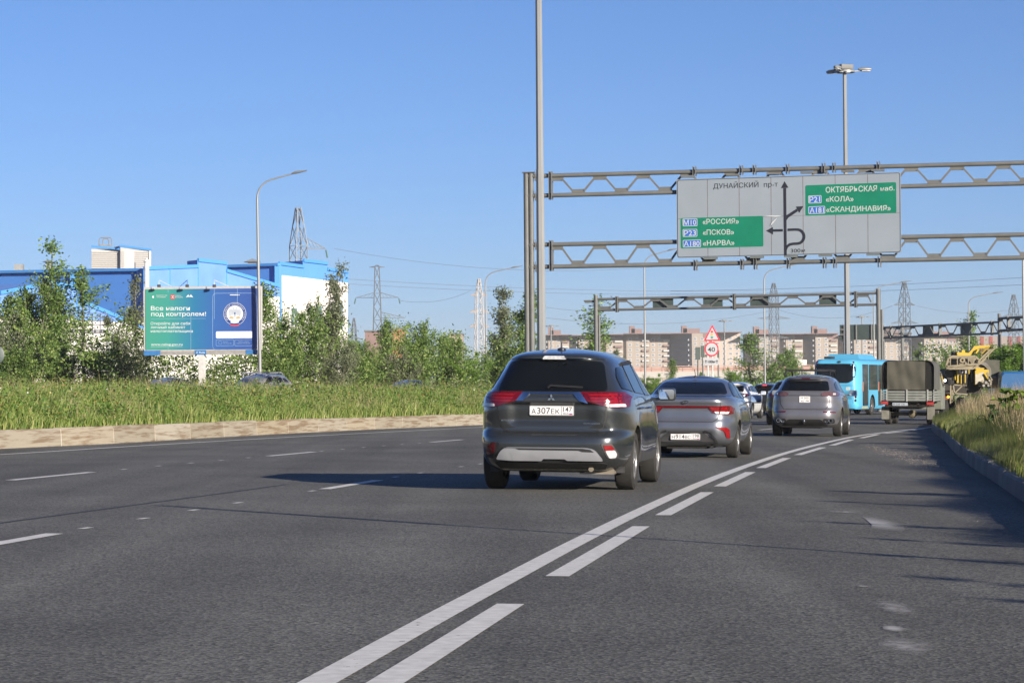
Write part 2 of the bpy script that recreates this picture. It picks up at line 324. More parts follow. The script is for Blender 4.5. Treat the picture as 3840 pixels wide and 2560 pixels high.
def kerb(path, side, h, wid, blk, m, inset=0., gap=.012):
    """row of kerb blocks; side +1 puts the stone to the right of the path"""
    p = path; t = np.r_[0, np.cumsum(np.hypot(*np.diff(p, axis=0).T))]; mb = MB(); k = int(t[-1]/blk)
    for i in range(k):
        a, b_ = i*blk+gap, (i+1)*blk-gap; P = [np.array((np.interp(q, t, p[:, 0]), np.interp(q, t, p[:, 1]))) for q in (a, (a+b_)/2, b_)]
        if P[1][1] > 180 or P[1][1] < 8: continue
        hh = h+(random.uniform(-.015, .012) if not inset else -.02); tt = P[2]-P[0]; tt = tt/np.hypot(*tt); nn = np.array((tt[1], -tt[0]))*side; P = [q+nn*inset for q in P]; sec = []
        for q in P:
            z = zr(q[0]); sec.append([V3(q[0], q[1], z-.1), V3(*(q+nn*.02), z+hh-.03), V3(*(q+nn*.045), z+hh), V3(*(q+nn*wid), z+hh), V3(*(q+nn*wid), z-.1)])
        vs = [v for s_ in sec for v in s_]; fs = [(j*5+e, j*5+e+1, j*5+e+6, j*5+e+5) for j in (0, 1) for e in range(4)]+[(0, 1, 2, 3, 4), (14, 13, 12, 11, 10)]
        mb.add(vs, [f[::-1] for f in fs] if side < 0 else fs)
    return tag(mb.build('kerb', m, smooth=0), kind='structure')
kerb(KL, -1, .385, .32, 3.0, KSTONE, 0., .026); kerb(KL, -1, .385, .28, 3.0, mat('pale_mortar', (.52, .49, .44), .9, var=.2), .012, 0.)
kerb(KR, 1, .21, .2, 1.0, leafmat('grey_kerb', [(0, (.17, .16, .15)), (1, (.24, .23, .21))], 0, .9))
# raised soil of the verge between the carriageways, the other carriageway and the bank behind it
OPP = curve([(-90, -20), (-58, 30), (-42, 60), (-26.5, 92), (-15.5, 118), (-6, 140), (4, 163), (20, 195), (45, 240)], 160)
def offset(c, d):
    t = np.gradient(c, axis=0); t /= np.hypot(t[:, 0], t[:, 1])[:, None]; return c+np.stack([t[:, 1], -t[:, 0]], 1)*d
def sheet2(name, A, B, za, zb, m, rows=6, bump=0.):
    n = len(A); vs = []
    for j in range(rows):
        q = j/(rows-1)
        for a, b_ in zip(A, B): p = a*(1-q)+b_*q; vs.append((p[0], p[1], za*(1-q)+zb*q+bump*math.sin(math.pi*q)+zr(p[0])))
    mb = MB(); mb.add(vs, [(j*n+i, j*n+i+1, (j+1)*n+i+1, (j+1)*n+i) for j in range(rows-1) for i in range(n-1)]); return tag(mb.build(name, m), kind='structure')
YS = np.linspace(5, 180, 120); kl_y = np.interp(YS, KL[:, 1], KL[:, 0])-.3; on = offset(OPP, 3.6); on_y = np.interp(YS, on[:, 1], on[:, 0]); on_y = np.minimum(on_y, kl_y-.4)
sheet2('verge', np.stack([kl_y, YS], 1), np.stack([on_y, YS], 1), .33, .36, SOIL, bump=.18)
sheet2('side_road', on, offset(OPP, -3.8), .36, .36, mat('old_asphalt', (.10, .10, .10), .85, var=.2, scale=1.5), 2)
sheet2('bank', offset(OPP, -3.8), offset(OPP, -40), .36, .7, SOIL, bump=.3)
kr_y = np.interp(YS, KR[:, 1], KR[:, 0])+.18
sheet2('verge', np.stack([kr_y, YS], 1), np.stack([kr_y+14, YS], 1), .24, .45, SOIL, bump=.25)

# loose stones: a spill in the right lane and grit along the left kerb
rg = np.random.default_rng(77); P = []
for i in range(1000):
    t = rg.random()**.7; X = 1360+470*t+rg.normal(0, 40); Y = 105+130*t**.9+rg.normal(0, 16)*(.4+t); q = gp(2400+X/1.6333, 1600+Y/1.6333); P.append((q.x, q.y, q.z))
for i in range(260):
    k = rg.integers(60, 150); q = KL[k]+(KL[k+1]-KL[k])*rg.random(); o = .08+abs(rg.normal(0, .35)); P.append((q[0]+o, q[1]-o*.25, zr(q[0])))
for i in range(45): q = gp(rg.uniform(2900, 3750), rg.uniform(1680, 2050)); P.append((q.x, q.y, q.z))
P = np.array(P); n = len(P); rad = np.where(np.arange(n) < n-45, rg.uniform(.005, .014, n), rg.uniform(.004, .008, n))[:, None]; D = np.array([(1, 0, 0), (0, 1, 0), (-1, 0, 0), (0, -1, 0), (0, 0, .8)]); V = (P[:, None, :]+D[None]*rad[:, None]*rg.uniform(.7, 1.3, (n, 5, 1))+np.array((0, 0, .002))).reshape(-1, 3)
F = (np.arange(n)[:, None, None]*5+np.array([(0, 1, 4), (1, 2, 4), (2, 3, 4), (3, 0, 4)])[None]).reshape(-1, 3); tag(np_mesh('gravel', V, F, leafmat('grit', [(0, (.15, .14, .12)), (1, (.32, .29, .26))], 0, .9)), kind='stuff')

# ------------------------------------------------------------ poles, lamps, gantries, signs
GALV = mat('galvanised_steel', (.235, .24, .24), .5, metal=.3, var=.10, scale=3, stretch=(1, 1, .15))
GREYP = mat('weathered_grey_paint', (.115, .118, .116), .6, var=.12, scale=2.5)
LAMPG = mat('lamp_glass', (.5, .52, .55), .15, spec=.8, var=.05)
def mast(p, H, r0, r1, label, group=None, heads=True):
    o = thing('mast_light', label, 'street light', p, R(20), group); mb = MB()
    mb.path([(0, 0, 0), (0, 0, H*.5), (0, 0, H*.5+.004), (0, 0, H)], [r0, (r0+r1)/2+.006, (r0+r1)/2-.006, r1], 8); mb.build('pole', GALV, o, smooth=20)
    mb = MB(); mb.lathe([(.5, -.05), (.58, -.05), (.58, .05), (.5, .05), (.5, -.05)], (0, 0, H-.15), 'z', 20)
    for k in range(4): a = k*math.pi/2; mb.bar((0, 0, H-.15), (math.cos(a)*.55, math.sin(a)*.55, H-.15), .06)
    ro = mb.build('ring', GALV, o)
    bx = MB(); bx.bbox((.1, 0, H+.12), (.75, .35, .28), .03); bx.bbox((-.42, .1, H+.02), (.3, .3, .28), .03); bx.build('winch_box', GREYP, o)
    for k in range(3):
        a = k*2*math.pi/3+R(-20)+.05; d = V3(math.cos(a), math.sin(a), 0); l = MB(); l.bar(d*.55+V3(0, 0, H-.13), d*.85+V3(0, 0, H-.1), .06); l.build('arm', GALV, o)
        l = MB(); l.lathe([(0, -.4), (.10, -.37), (.17, -.2), (.18, .08), (.12, .34), (0, .4)], (0, 0, 0), 'x', 14); l.v = [tuple(V3(math.cos(a)*q[0]-math.sin(a)*q[1], math.sin(a)*q[0]+math.cos(a)*q[1], q[2]*.62)+d*1.15+V3(0, 0, H-.02)) for q in l.v]; lo = l.build('lamp_head', GALV, o)
        g = MB(); g.bbox(tuple(d*1.2+V3(0, 0, H-.11)), (.48, .24, .05), .02, a); g.build('lamp_glass', LAMPG, lo)
    return o
p = at(T(1243.5), 1300, 106); mast(V3(p.x, p.y, 0), 20, .19, .13, 'tall octagonal pole rising out of the top of the picture beside the gantry post')
p = at(T(1946.5), 1300, 150); ptop = at(T(1939), T(163), 150); MR = mast(V3(p.x, p.y, zr(p.x)), ptop.z-zr(p.x)+.1, .17, .11, 'tall mast with three lamp heads behind the big direction sign')
for u, v, d, lab in [(2716, 1203, 620, 'tiny far mast light above the flats right of the warning triangle'), (3232, 1188, 640, 'tiny far mast light behind the second gantry right end'), (2066, 1222, 600, 'tiny far mast light just right of the tall octagonal pole')]:
    c = copy_tree(MR); q = at(u, v, d); c.location = (q.x, q.y, 0); hh = q.z; c.scale = (1.4, 1.4, hh/(ptop.z-zr(p.x)+.1)); c['label'] = lab
LAMPP = {}
def lamp(u, vbase, vtop, d, label, r=.075, zb=0., lean=0., arm=2.6, group='curved arm street lamps along the road'):
    b = at(u, vbase, d); t = at(u, vtop, d); H = t.z-zb; o = thing('street_lamp', label, 'street lamp', V3(b.x, b.y, zb), 0, group); o.rotation_euler.y = R(lean)
    k = arm/2.6; mb = MB(); mb.path([(0, 0, 0), (0, 0, H*.55), (0, 0, H-1.35), (.02*k, 0, H-1.15), (.1*k, 0, H-.9), (.22*k, 0, H-.71), (.42*k, 0, H-.53), (.7*k, 0, H-.4), (1.3*k, 0, H-.24), (1.9*k, 0, H-.09)], [r*1.15, r*.9, r*.7, r*.6, r*.55, r*.5, r*.5, r*.5, r*.48, r*.45], 10); mb.build('pole', GALV, o)
    l = MB(); A = [(1.8*k, H-.11, .06, .05), (1.98*k, H-.07, .13, .09), (2.2*k, H-.03, .15, .07), (2.6*k, H+.05, .09, .03)]
    vs = []; 
    for x, z, w, h in A: vs += [(x, -w, z-h*.4), (x, w, z-h*.4), (x, w*.8, z+h), (x, -w*.8, z+h)]
    l.add(vs, [(4*i+j, 4*i+(j+1) % 4, 4*i+4+(j+1) % 4, 4*i+4+j) for i in range(3) for j in range(4)]+[(0, 1, 2, 3), (15, 14, 13, 12)]); lo = l.build('lamp_head', GREYP, o); return o
lamp(T(598), T(858), T(396), 138.0, 'street lamp with curved arm standing in front of the billboard right edge', .085, .5, -.55)
lamp(T(1117), T(870), T(613), 231, 'thin street lamp with curved arm left of the gantry post', .085, .5, 0, 3.2)
lamp(T(1482), T(870), T(573), 205, 'street lamp with its curved arm disappearing behind the direction sign', .08, 0, 0)
lamp(T(1757), T(860), T(608), 231, 'street lamp behind the second gantry with its arm just below the direction sign', .085, 0, 0, 3.0)
lamp(T(2008), T(830), T(647), 274, 'street lamp standing against the right post of the second gantry', .085, -.2, 0, 3.9)
lamp(T(2226), T(830), T(672), 305, 'farthest street lamp, rising above the third gantry beam', .085, -.3, 0, 4.0)
o = thing('street_lamp', 'straight grey pole cut by the right picture edge under the big gantry', 'street lamp', V3(*(at(3842, 1500, 120).xy), -.2)); mb = MB(); zt = at(3836, 975, 120).z; mb.path([(0, 0, 0), (0, 0, zt+.2)], [.055, .045], 8); mb.build('pole', GALV, o)

def truss(o, mb_name, A, B, zt, zb, r, bay, org, m=GREYP, thin=.055, phase=0., plates=True, clamps=()):
    """two tube chords with zigzag bracing and gusset plates between points A and B (2D)"""
    A = V3(A[0], A[1], 0); B = V3(B[0], B[1], 0); L = (B-A).length; d = (B-A)/L; q = V3(-d.y, d.x, 0)
    P = lambda s_, z: A+d*s_+V3(0, 0, z)
    mb = MB(org); mb.path([P(0, zt), P(L, zt)], r, 14); mb.path([P(0, zb), P(L, zb)], r, 14); tr = mb.build(mb_name, m, o)
    br = MB(org); gs = MB(org); n = int((L-phase)/(bay/2)); top = True; h = .13 if plates else .0; w = bay*.17
    for i in range(n+1):
        s0 = phase+i*bay/2; s1 = min(L, s0+bay/2); top = i % 2 == 0
        if s1-s0 > .3: br.bar(P(s0+w*.8, (zt-r-h*.6) if top else (zb+r+h*.6)), P(s1-w*.8, (zb+r+h*.6) if top else (zt-r-h*.6)), thin)
        c = P(s0, (zt-r*.6) if top else (zb+r*.6)); e = -1 if top else 1
        if plates: gs.prism([c-d*w-q*.012, c+d*w-q*.012, c+d*w*.75-q*.012+V3(0, 0, e*(h+r*.5)), c-d*w*.75-q*.012+V3(0, 0, e*(h+r*.5))], q*.024)
    br.builds('brace', m, tr, smooth=0)
    if plates: gs.builds('gusset_plate', m, tr, smooth=0)
    for s_, hi, lo in clamps:
        cb = MB(org)
        for e in (-.05, .05): cb.prism([P(s_+e-.012, lo)-q*.16, P(s_+e+.012, lo)-q*.16, P(s_+e+.012, hi)-q*.16, P(s_+e-.012, hi)-q*.16], q*.32)
        cb.build('flange', m, tr, smooth=0)
    return tr
def zat(u, v, y): return at(u, v, y).z
# big gantry over the road
gA = at(1987, 1300, 108); gB = at(3840, 1300, 103.4); org = V3(gA.x, gA.y, zr(gA.x)); dirG = V3(gB.x-gA.x, gB.y-gA.y, 0).normalized(); nG = V3(dirG.y, -dirG.x, 0)
gan = thing('sign_gantry', 'big double beam gantry carrying the white and green direction sign', 'gantry', org)
zz = [zat(2073, v, 107.8) for v in (659, 733, 917, 1000)]
end = V3(gA.x, gA.y, 0)+dirG*23.2
tl = (V3(gB.x-gA.x, gB.y-gA.y, 0)).length
Gs = lambda u, v=900: (onplane(u, v, gA, nG)-V3(gA.x, gA.y, 0)).dot(dirG)
cl = [Gs(u) for u in (2607, 2782, 2832, 2956, 3091, 3130, 3297)]
for k, (a, b) in enumerate(((zz[0], zz[1]), (zz[2], zz[3]))):
    ph = Gs(2248)
    cl_ = [(Gs(2067), a+.17, b-.17)]+[(c, (a+.2) if k == 0 else (b+.16), (a-.18) if k == 0 else (b-.26)) for c in cl]
    truss(gan, 'truss', (gA.x, gA.y), (end.x, end.y), a, b, .088, 1.78, org, phase=ph-1.78*.98 if k == 0 else ph-1.78, clamps=cl_, thin=.075)
for e in (0, 22.6):
    mb = MB(org); b = V3(gA.x, gA.y, org.z)+dirG*e; 
    for s_ in (-.10, .10): mb.path([b+dirG*s_, b+dirG*s_+V3(0, 0, zz[0]+.13-org.z)], .108, 14)
    mb.box(b+dirG*.01+V3(0, 0, zz[0]+.15-org.z), (.5, .32, .04), math.atan2(dirG.y, dirG.x)); mb.box(b+V3(0, 0, .02), (.9, .9, .06)); po = mb.build('post', GREYP, gan)
    if e == 0:
        for z in zz:
            br = MB(org); c = b+dirG*.27; br.prism([c+V3(0, 0, z-org.z+.22), c+V3(0, 0, z-org.z-.2), c+dirG*.06+V3(0, 0, z-org.z-.2)], nG*.1); br.build('bracket', GREYP, po, smooth=0)
# the direction sign
nS = nG; pS = gA+nG*.24
SGN = mat('sign_white', (.215, .25, .285), .35, spec=.4, var=.05, scale=.8); SGREEN = mat('sign_green', (.004, .15, .085), .35, var=.07, scale=2); SBLUE = mat('sign_blue', (.022, .10, .42), .35, var=.06); SINK = mat('sign_ink', (.012, .013, .022), .45, var=.05); SWHITE = mat('sign_lettering', (.40, .43, .43), .35, var=.03); SBACK = mat('sign_back', (.12, .14, .14), .6, var=.1)
def sp(X, Y, off=0.): return onplane(2480+X/2.4758, 600+Y/2.4758, pS+nS*off, nS)
so_ = sp(1180, 890); sg = thing('direction_sign', 'large white road sign with green panels hanging on the big gantry', 'road sign', so_)
S = lambda: MB(so_)
def sbox(mb, pts, off, th=.02): mb.prism([sp(X, Y, off) for X, Y in pts], nS*-th)
def srect(TL, TR, BR, BL, r, n=5):
    q = [V3(*TL, 0), V3(*TR, 0), V3(*BR, 0), V3(*BL, 0)]; return roundpoly([(a.x, a.y) for a in q], r, n)
TL, TR, BR, BL = (140, 182), (2222, 113), (2227, 860), (145, 910)
mb = S(); sbox(mb, srect(TL, TR, BR, BL, 14), 0, .06); bd = mb.build('sign_board', SGN, sg, smooth=0)
def lerp2(a, b, t): return (a[0]+(b[0]-a[0])*t, a[1]+(b[1]-a[1])*t)
def ringpoly(mb, outer, inner, off):
    n = len(outer); vs = [sp(*p, off) for p in outer]+[sp(*p, off) for p in inner]; mb.add(vs, [(i, (i+1) % n, n+(i+1) % n, n+i) for i in range(n)])
mb = S(); ringpoly(mb, srect((145, 187), (2216, 118), (2221, 855), (150, 905), 22), srect((151, 192), (2211, 123), (2216, 850), (155, 900), 18), .003); mb.build('border', SINK, bd, smooth=0)
mb = S()
for X0, X1 in ((427, 433), (721, 727), (1017, 1023), (1313, 1319), (1613, 1620), (1914, 1920)):
    t = (X0-TL[0])/(TR[0]-TL[0]); ya = TL[1]+(TR[1]-TL[1])*t+3; yb = BL[1]+(BR[1]-BL[1])*t-3; mb.quad(*[sp(*q, .0025) for q in ((X0-2.6, ya), (X0+2.6, ya), (X1+2.6, yb), (X1-2.6, yb))])
mb.quad(*[sp(*q, .0026) for q in ((150, 546), (2218, 489), (2218, 492), (150, 549))]); mb.build('panel_joint', mat('joint_rust', (.11, .09, .09), .7, var=.3), bd, smooth=0)
mb = S(); mb.prism([sp(*q, .004) for q in ((950, 524), (1020, 516), (1125, 518), (1060, 528))], nS*.02); mb.prism([sp(*q, .004) for q in ((1075, 535), (1040, 585), (1012, 612), (1025, 580))], nS*.03); mb.build('peeling_film', mat('peeled_film', (.45, .46, .47), .5), bd, smooth=0)
def stext(mb, t, X, Y, X2, Y2, hpx, off=.006, bold=.006):
    """writing whose baseline runs from (X,Y) to (X2,Y2) in the sign's pixels"""
    a = sp(X, Y, off); b = sp(X2, Y2, off); h = (sp(X, Y-hpx, off)-a).length; mb.text(t, a, (b-a).normalized(), V3(0, 0, 1), h, width=(b-a).length, bold=bold)
mb = S(); stext(mb, 'ДУНАЙСКИЙ', 482, 266, 902, 252, 46, bold=.003); stext(mb, 'пр-т', 952, 252, 1082, 247, 46, bold=.003); stext(mb, '300', 1200, 860, 1292, 857, 36); stext(mb, 'м', 1302, 858, 1333, 857, 36); mb.build('lettering', SINK, bd, smooth=0)
mb = S(); O_ = .006
mb.add([sp(*q, O_) for q in ((1132, 262), (1159, 261), (1165, 884), (1139, 885))], [(0, 1, 2, 3)]); mb.add([sp(*q, O_) for q in ((1110, 262), (1144, 198), (1181, 258))], [(0, 1, 2)])
mb.add([sp(*q, O_+.001) for q in ((1159, 515), (1258, 452), (1268, 476), (1180, 535), (1165, 556), (1158, 556))], [(0, 1, 2, 3, 4, 5)]); mb.add([sp(*q, O_) for q in ((1248, 433), (1319, 429), (1280, 492))], [(0, 1, 2)])
mb.add([sp(*q, O_) for q in ((1035, 643), (1128, 641), (1128, 664), (1035, 666))], [(0, 1, 2, 3)]); mb.add([sp(*q, O_) for q in ((972, 657), (1036, 622), (1037, 692))], [(0, 1, 2)])
out = [(1171, 637), (1240, 634)]+[(1262+76*math.sin(a), 711-77*math.cos(a)) for a in np.linspace(.15, math.pi, 14)]+[(1225, 790), (1195, 797), (1175, 812), (1165, 838)]
inn = [(1171, 660), (1240, 657)]+[(1260+50*math.sin(a), 711-53*math.cos(a)) for a in np.linspace(.15, math.pi, 14)]+[(1222, 766), (1190, 772), (1170, 785), (1160, 800)]
ringn = len(out); mb.add([sp(*q, O_) for q in out]+[sp(*q, O_) for q in inn], [(i, i+1, ringn+i+1, ringn+i) for i in range(ringn-1)]); mb.build('arrow_diagram', SINK, bd, smooth=0)
def gpanel(c, rows, lab):
    mb = S(); sbox(mb, srect(*c, 16), .004, .006); go = mb.build('green_panel', SGREEN, sg, smooth=0); go['label'] = lab; lt = S()
    for t, X, Y, X2, Y2, h in rows['text']: stext(lt, t, X, Y, X2, Y2, h, .009, .010)
    lt.build('lettering', SWHITE, go, smooth=0)
    for t, q, tx in rows['shields']:
        b = S(); sbox(b, srect(*q, 8), .006, .004); bo = b.build('route_badge', SBLUE, go, smooth=0); k = S()
        ins = lambda q, e: [(q[0][0]+e, q[0][1]+e), (q[1][0]-e, q[1][1]+e), (q[2][0]-e, q[2][1]-e), (q[3][0]+e, q[3][1]-e)]
        k.cur = 0; ringpoly(k, srect(*q, 10), srect(*ins(q, 5), 7), .008); stext(k, t, *tx, .0085, .012); k.build('badge_lettering', SWHITE, bo, smooth=0)
gpanel(((178, 540), (945, 519), (948, 803), (181, 822)), dict(text=[('«РОССИЯ»', 383, 597, 720, 590, 48), ('«ПСКОВ»', 385, 695, 675, 690, 47), ('«НАРВА»', 386, 795, 679, 788, 47)],
    shields=[('М10', ((197, 546), (334, 543), (335, 613), (199, 616)), (206, 604, 324, 602, 48)), ('Р23', ((198, 643), (333, 640), (334, 711), (200, 714)), (208, 704, 322, 700, 49)), ('А180', ((199, 744), (367, 738), (368, 807), (201, 812)), (209, 801, 356, 797, 47))]), 'left green panel with three route numbers')
gpanel(((1336, 236), (2180, 206), (2183, 492), (1338, 518)), dict(text=[('ОКТЯБРЬСКАЯ', 1526, 304, 2002, 288, 52), ('наб.', 2035, 286, 2165, 282, 40), ('«КОЛА»', 1527, 388, 1785, 382, 48), ('«СКАНДИНАВИЯ»', 1531, 484, 2130, 468, 48)],
    shields=[('Р21', ((1364, 332), (1486, 328), (1487, 400), (1366, 404)), (1374, 392, 1474, 388, 50)), ('А181', ((1365, 433), (1520, 427), (1521, 497), (1367, 502)), (1378, 492, 1510, 487, 48))]), 'right green panel with two route numbers')
for X in (240, 660, 1035, 1350, 1730, 2010): 
    b = S(); sbox(b, ((X-60, 170-X*.033), (X+60, 170-X*.033), (X+60, 150-X*.033), (X-60, 150-X*.033)), -.03, .16); b.build('hanger', GREYP, sg, smooth=0)
for X in (455, 885, 1200, 1520, 1965):
    y0 = BL[1]+(BR[1]-BL[1])*(X-145)/2082; b = S(); sbox(b, ((X-62, y0-4), (X+62, y0-5), (X+62, y0+18), (X-62, y0+19)), -.03, .16); b.build('hanger', SBACK, sg, smooth=0)

# second, third and fourth gantries
def far_gantry(uL, uR, dL, dR, vtL, vbL, r, label, bay, bt, panels=(), left=True, right=True, ph=0.):
    a = at(uL, 1300, dL); b = at(uR, 1300, dR); org = V3(a.x, a.y, zr(a.x)-.1); o = thing('road_gantry', label, 'gantry', org); zt = zat(uL, vtL, dL); zb = zat(uL, vbL, dL); dd = V3(b.x-a.x, b.y-a.y, 0); L = dd.length; dd /= L; q = V3(dd.y, -dd.x, 0)
    tr = truss(o, 'truss', (a.x, a.y), (b.x, b.y), zt, zb, r, bay, org, phase=ph, thin=.08, clamps=[(L*.07, zt+.15, zb-.15), (L*.5, zt+.15, zb-.15), (L*.93, zt+.15, zb-.15)])
    for e, on_ in ((-.15, left), (L+.15, right)):
        if on_: mb = MB(org); c = V3(a.x, a.y, 0)+dd*e; mb.path([V3(c.x, c.y, org.z), V3(c.x, c.y, zt+bt)], .135, 12); mb.path([V3(c.x, c.y, org.z)+dd*.2, V3(c.x, c.y, zb-.3)+dd*.2], .07, 8); mb.build('post', GREYP, o)
    for f0, f1 in panels: mb = MB(org); c0 = V3(a.x, a.y, 0)+dd*L*f0-q*.12; c1 = V3(a.x, a.y, 0)+dd*L*f1-q*.12; mb.prism([c0+V3(0, 0, zb+.02), c1+V3(0, 0, zb+.02), c1+V3(0, 0, zt-.02), c0+V3(0, 0, zt-.02)], q*-.06); mb.build('signal_panel', mat('panel_back', (.055, .075, .07), .5, var=.15), o, smooth=0)
    return o
far_gantry(T(1375), T(2013), 163, 156.5, T(687), T(712), .075, 'second gantry with dark green panels between its chords, spanning in front of the flats', 2.15, .25, ((.2, .275), (.385, .455), (.555, .62), (.80, .86)), ph=-.6)
far_gantry(T(2030), T(2300), 258, 240, T(752), T(776), .09, 'third, smaller gantry beam above the canvas truck and trees', 2.6, .25, ((.34, .43), (.66, .75)), left=True, right=False)
far_gantry(T(2298), T(2600), 222, 205, T(731), T(759), .11, 'fourth gantry at the right edge, its post beside the yellow machine', 2.6, .4, (), right=False)
# back of a far sign on its own frame
a = at(T(1929), T(780), 285); b = at(T(2029), T(775), 283); zt = zat(T(1929), T(746), 285); zb = zat(T(1929), T(781), 285); o = thing('road_sign', 'back of a far grey sign board left of the second gantry right post', 'road sign', V3(a.x, a.y, -.2)); mb = MB((a.x, a.y, -.2)); mb.prism([V3(a.x, a.y, zb), V3(b.x, b.y, zb), V3(b.x, b.y, zt), V3(a.x, a.y, zt)], (0, .08, 0)); mb.build('sign_board', mat('panel_back', (.055, .075, .07), .5), o, smooth=0)
for f in (.1, .38, .73): mb = MB((a.x, a.y, -.2)); c = a.lerp(b, f); mb.bar(V3(c.x, c.y-.06, zb-.4), V3(c.x, c.y-.06, zt), .12); mb.build('stiffener', GREYP, o, smooth=0)
mb = MB((a.x, a.y, -.2))
for z in (zb+.6, zt-.5): mb.bar(V3(a.x, a.y-.1, z), V3(b.x+3, b.y-.1, z), .18)
mb.build('rail', GREYP, o, smooth=0); mb = MB((a.x, a.y, -.2)); mb.path([V3(b.x+2, b.y, -.2), V3(b.x+2, b.y, zt)], .16, 8); mb.path([V3(a.x+.5, a.y+.3, -.2), V3(a.x+.5, a.y+.3, zt)], .12, 8); mb.build('post', GREYP, o)

# warning triangle, speed limit and distance plate on two posts
RS = mat('sign_red', (.5, .02, .045), .4, var=.05); RW = mat('sign_face', (.36, .37, .39), .4, var=.04)
d6 = 150.; q6 = lambda X, Y, off=0.: at(2200+X/2.94, 1040+Y/2.94, d6-off); b6 = q6(1385, 1300); o = thing('road_sign', 'traffic light warning triangle above a round 40 sign and a distance plate', 'road sign', V3(b6.x, d6, zr(b6.x)-.1)); org6 = o.location.copy()
def face6(name, outer, inner, parent):
    mb = MB(org6); mb.prism([q6(*p) for p in outer], (0, .03, 0)); a_ = mb.build(name, RS, parent, smooth=0); mb = MB(org6); mb.quad(*[q6(*p, .01) for p in inner]); mb.build('sign_face', RW, a_, smooth=0); return a_
tri = face6('warning_triangle', roundpoly([(1385, 518), (1474, 697), (1290, 700)], 14), roundpoly([(1384, 550), (1450, 683), (1314, 686)], 6), o)
for (Y, col, nm) in ((598, (.55, .03, .03), 'red_dot'), (629, (.6, .3, .02), 'amber_dot'), (661, (.01, .22, .16), 'green_dot')):
    mb = MB(org6); mb.quad(*[q6(1381+13*math.cos(t), Y+13*math.sin(t), .02) for t in np.linspace(0, 2*math.pi, 16, endpoint=False)]); mb.build(nm, mat(nm, col, .4, var=.03), tri, smooth=0)
circ = lambda R_, n=36: [(1378+R_*math.cos(t), 789+R_*1.04*math.sin(t)) for t in np.linspace(0, 2*math.pi, n, endpoint=False)]
rd_ = face6('speed_limit', circ(78), circ(63), o); mb = MB(org6); mb.text('40', q6(1334, 818, .02), (1, 0, 0), (0, 0, 1), 51/2.94/10000*d6, width=82/2.94/10000*d6, bold=.008); mb.build('lettering', INK, rd_, smooth=0)
mb = MB(org6); mb.prism([q6(*p) for p in roundpoly([(1297, 888), (1456, 884), (1458, 964), (1298, 968)], 8)], (0, .03, 0)); pl = mb.build('distance_plate', RW, o, smooth=0); mb = MB(org6); k6 = d6/2.94/10000; mb.text('100м', q6(1338, 943, .02), (1, 0, 0), (0, 0, 1), 32*k6, width=80*k6, bold=.006)
for X in (1316, 1438): mb.quad(*[q6(*p, .02) for p in ((X-3, 944), (X+3, 944), (X+3, 918), (X-3, 918))]); mb.quad(*[q6(*p, .02) for p in ((X-10, 922), (X+10, 922), (X, 906))])
mb.build('lettering', INK, pl, smooth=0)
for X in (1333, 1385): mb = MB(org6); t = q6(X, 700, -.06); mb.path([V3(t.x, t.y, org6.z), t], .045, 8); mb.build('post', mat('pale_post', (.5, .5, .48), .6), o)
k = 170.; q7 = lambda X, Y: at(2200+X/2.94, 1040+Y/2.94, k); b7 = q7(1255, 1100)
for P, lab in (([(1198, 768), (1252, 768), (1252, 906), (1198, 906)], 'dark back of a tall narrow sign left of the round 40 sign'), ([(1258, 752), (1300, 752), (1300, 880), (1258, 880)], 'dark back of a sign partly hidden by the round 40 sign'), ([(1440, 800), (1462, 800), (1462, 905), (1440, 905)], 'dark sign back peeping out right of the round 40 sign')):
    c = q7(P[0][0], P[2][1]); o = thing('road_sign', lab, 'road sign', V3(c.x, k, -.2)); mb = MB((c.x, k, -.2)); mb.prism([q7(*p) for p in P[::-1]], (0, .05, 0)); mb.build('sign_board', mat('panel_back', (.055, .075, .07), .5), o, smooth=0); mb = MB((c.x, k, -.2)); m_ = q7((P[0][0]+P[1][0])/2, P[0][1]); mb.path([V3(m_.x, k+.08, -.2), V3(m_.x, k+.08, m_.z)], .05, 8); mb.build('post', GREYP, o)
# back of a round sign at the left picture edge
c = at(-22, 1330, 92); o = thing('road_sign', 'back of a round grey sign cut by the left picture edge', 'road sign', V3(c.x, 92, .4)); mb = MB((c.x, 92, .4)); mb.lathe([(0, 0), (.32, 0), (.35, .02), (.35, .05), (0, .05)], c, 'y', 28); mb.build('sign_board', mat('panel_back', (.055, .075, .07), .5), o); mb = MB((c.x, 92, .4)); mb.path([V3(c.x-.05, 92.1, .4), V3(c.x-.05, 92.1, c.z+.3)], .035, 8); mb.build('post', GREYP, o)
# sign post outside the picture whose thin shadow crosses the road
o = thing('sign_post', 'thin sign post beyond the right picture edge casting a long line of shadow', 'road sign', V3(7.3, 13.1, -.05)); mb = MB(); mb.path([(0, 0, 0), (0, 0, 5.0)], .03, 8); mb.build('post', GALV, o); mb = MB(); mb.box((0, 0, 4.3), (.12, .02, 1.35), R(38)); mb.build('sign_board', SGN, o)

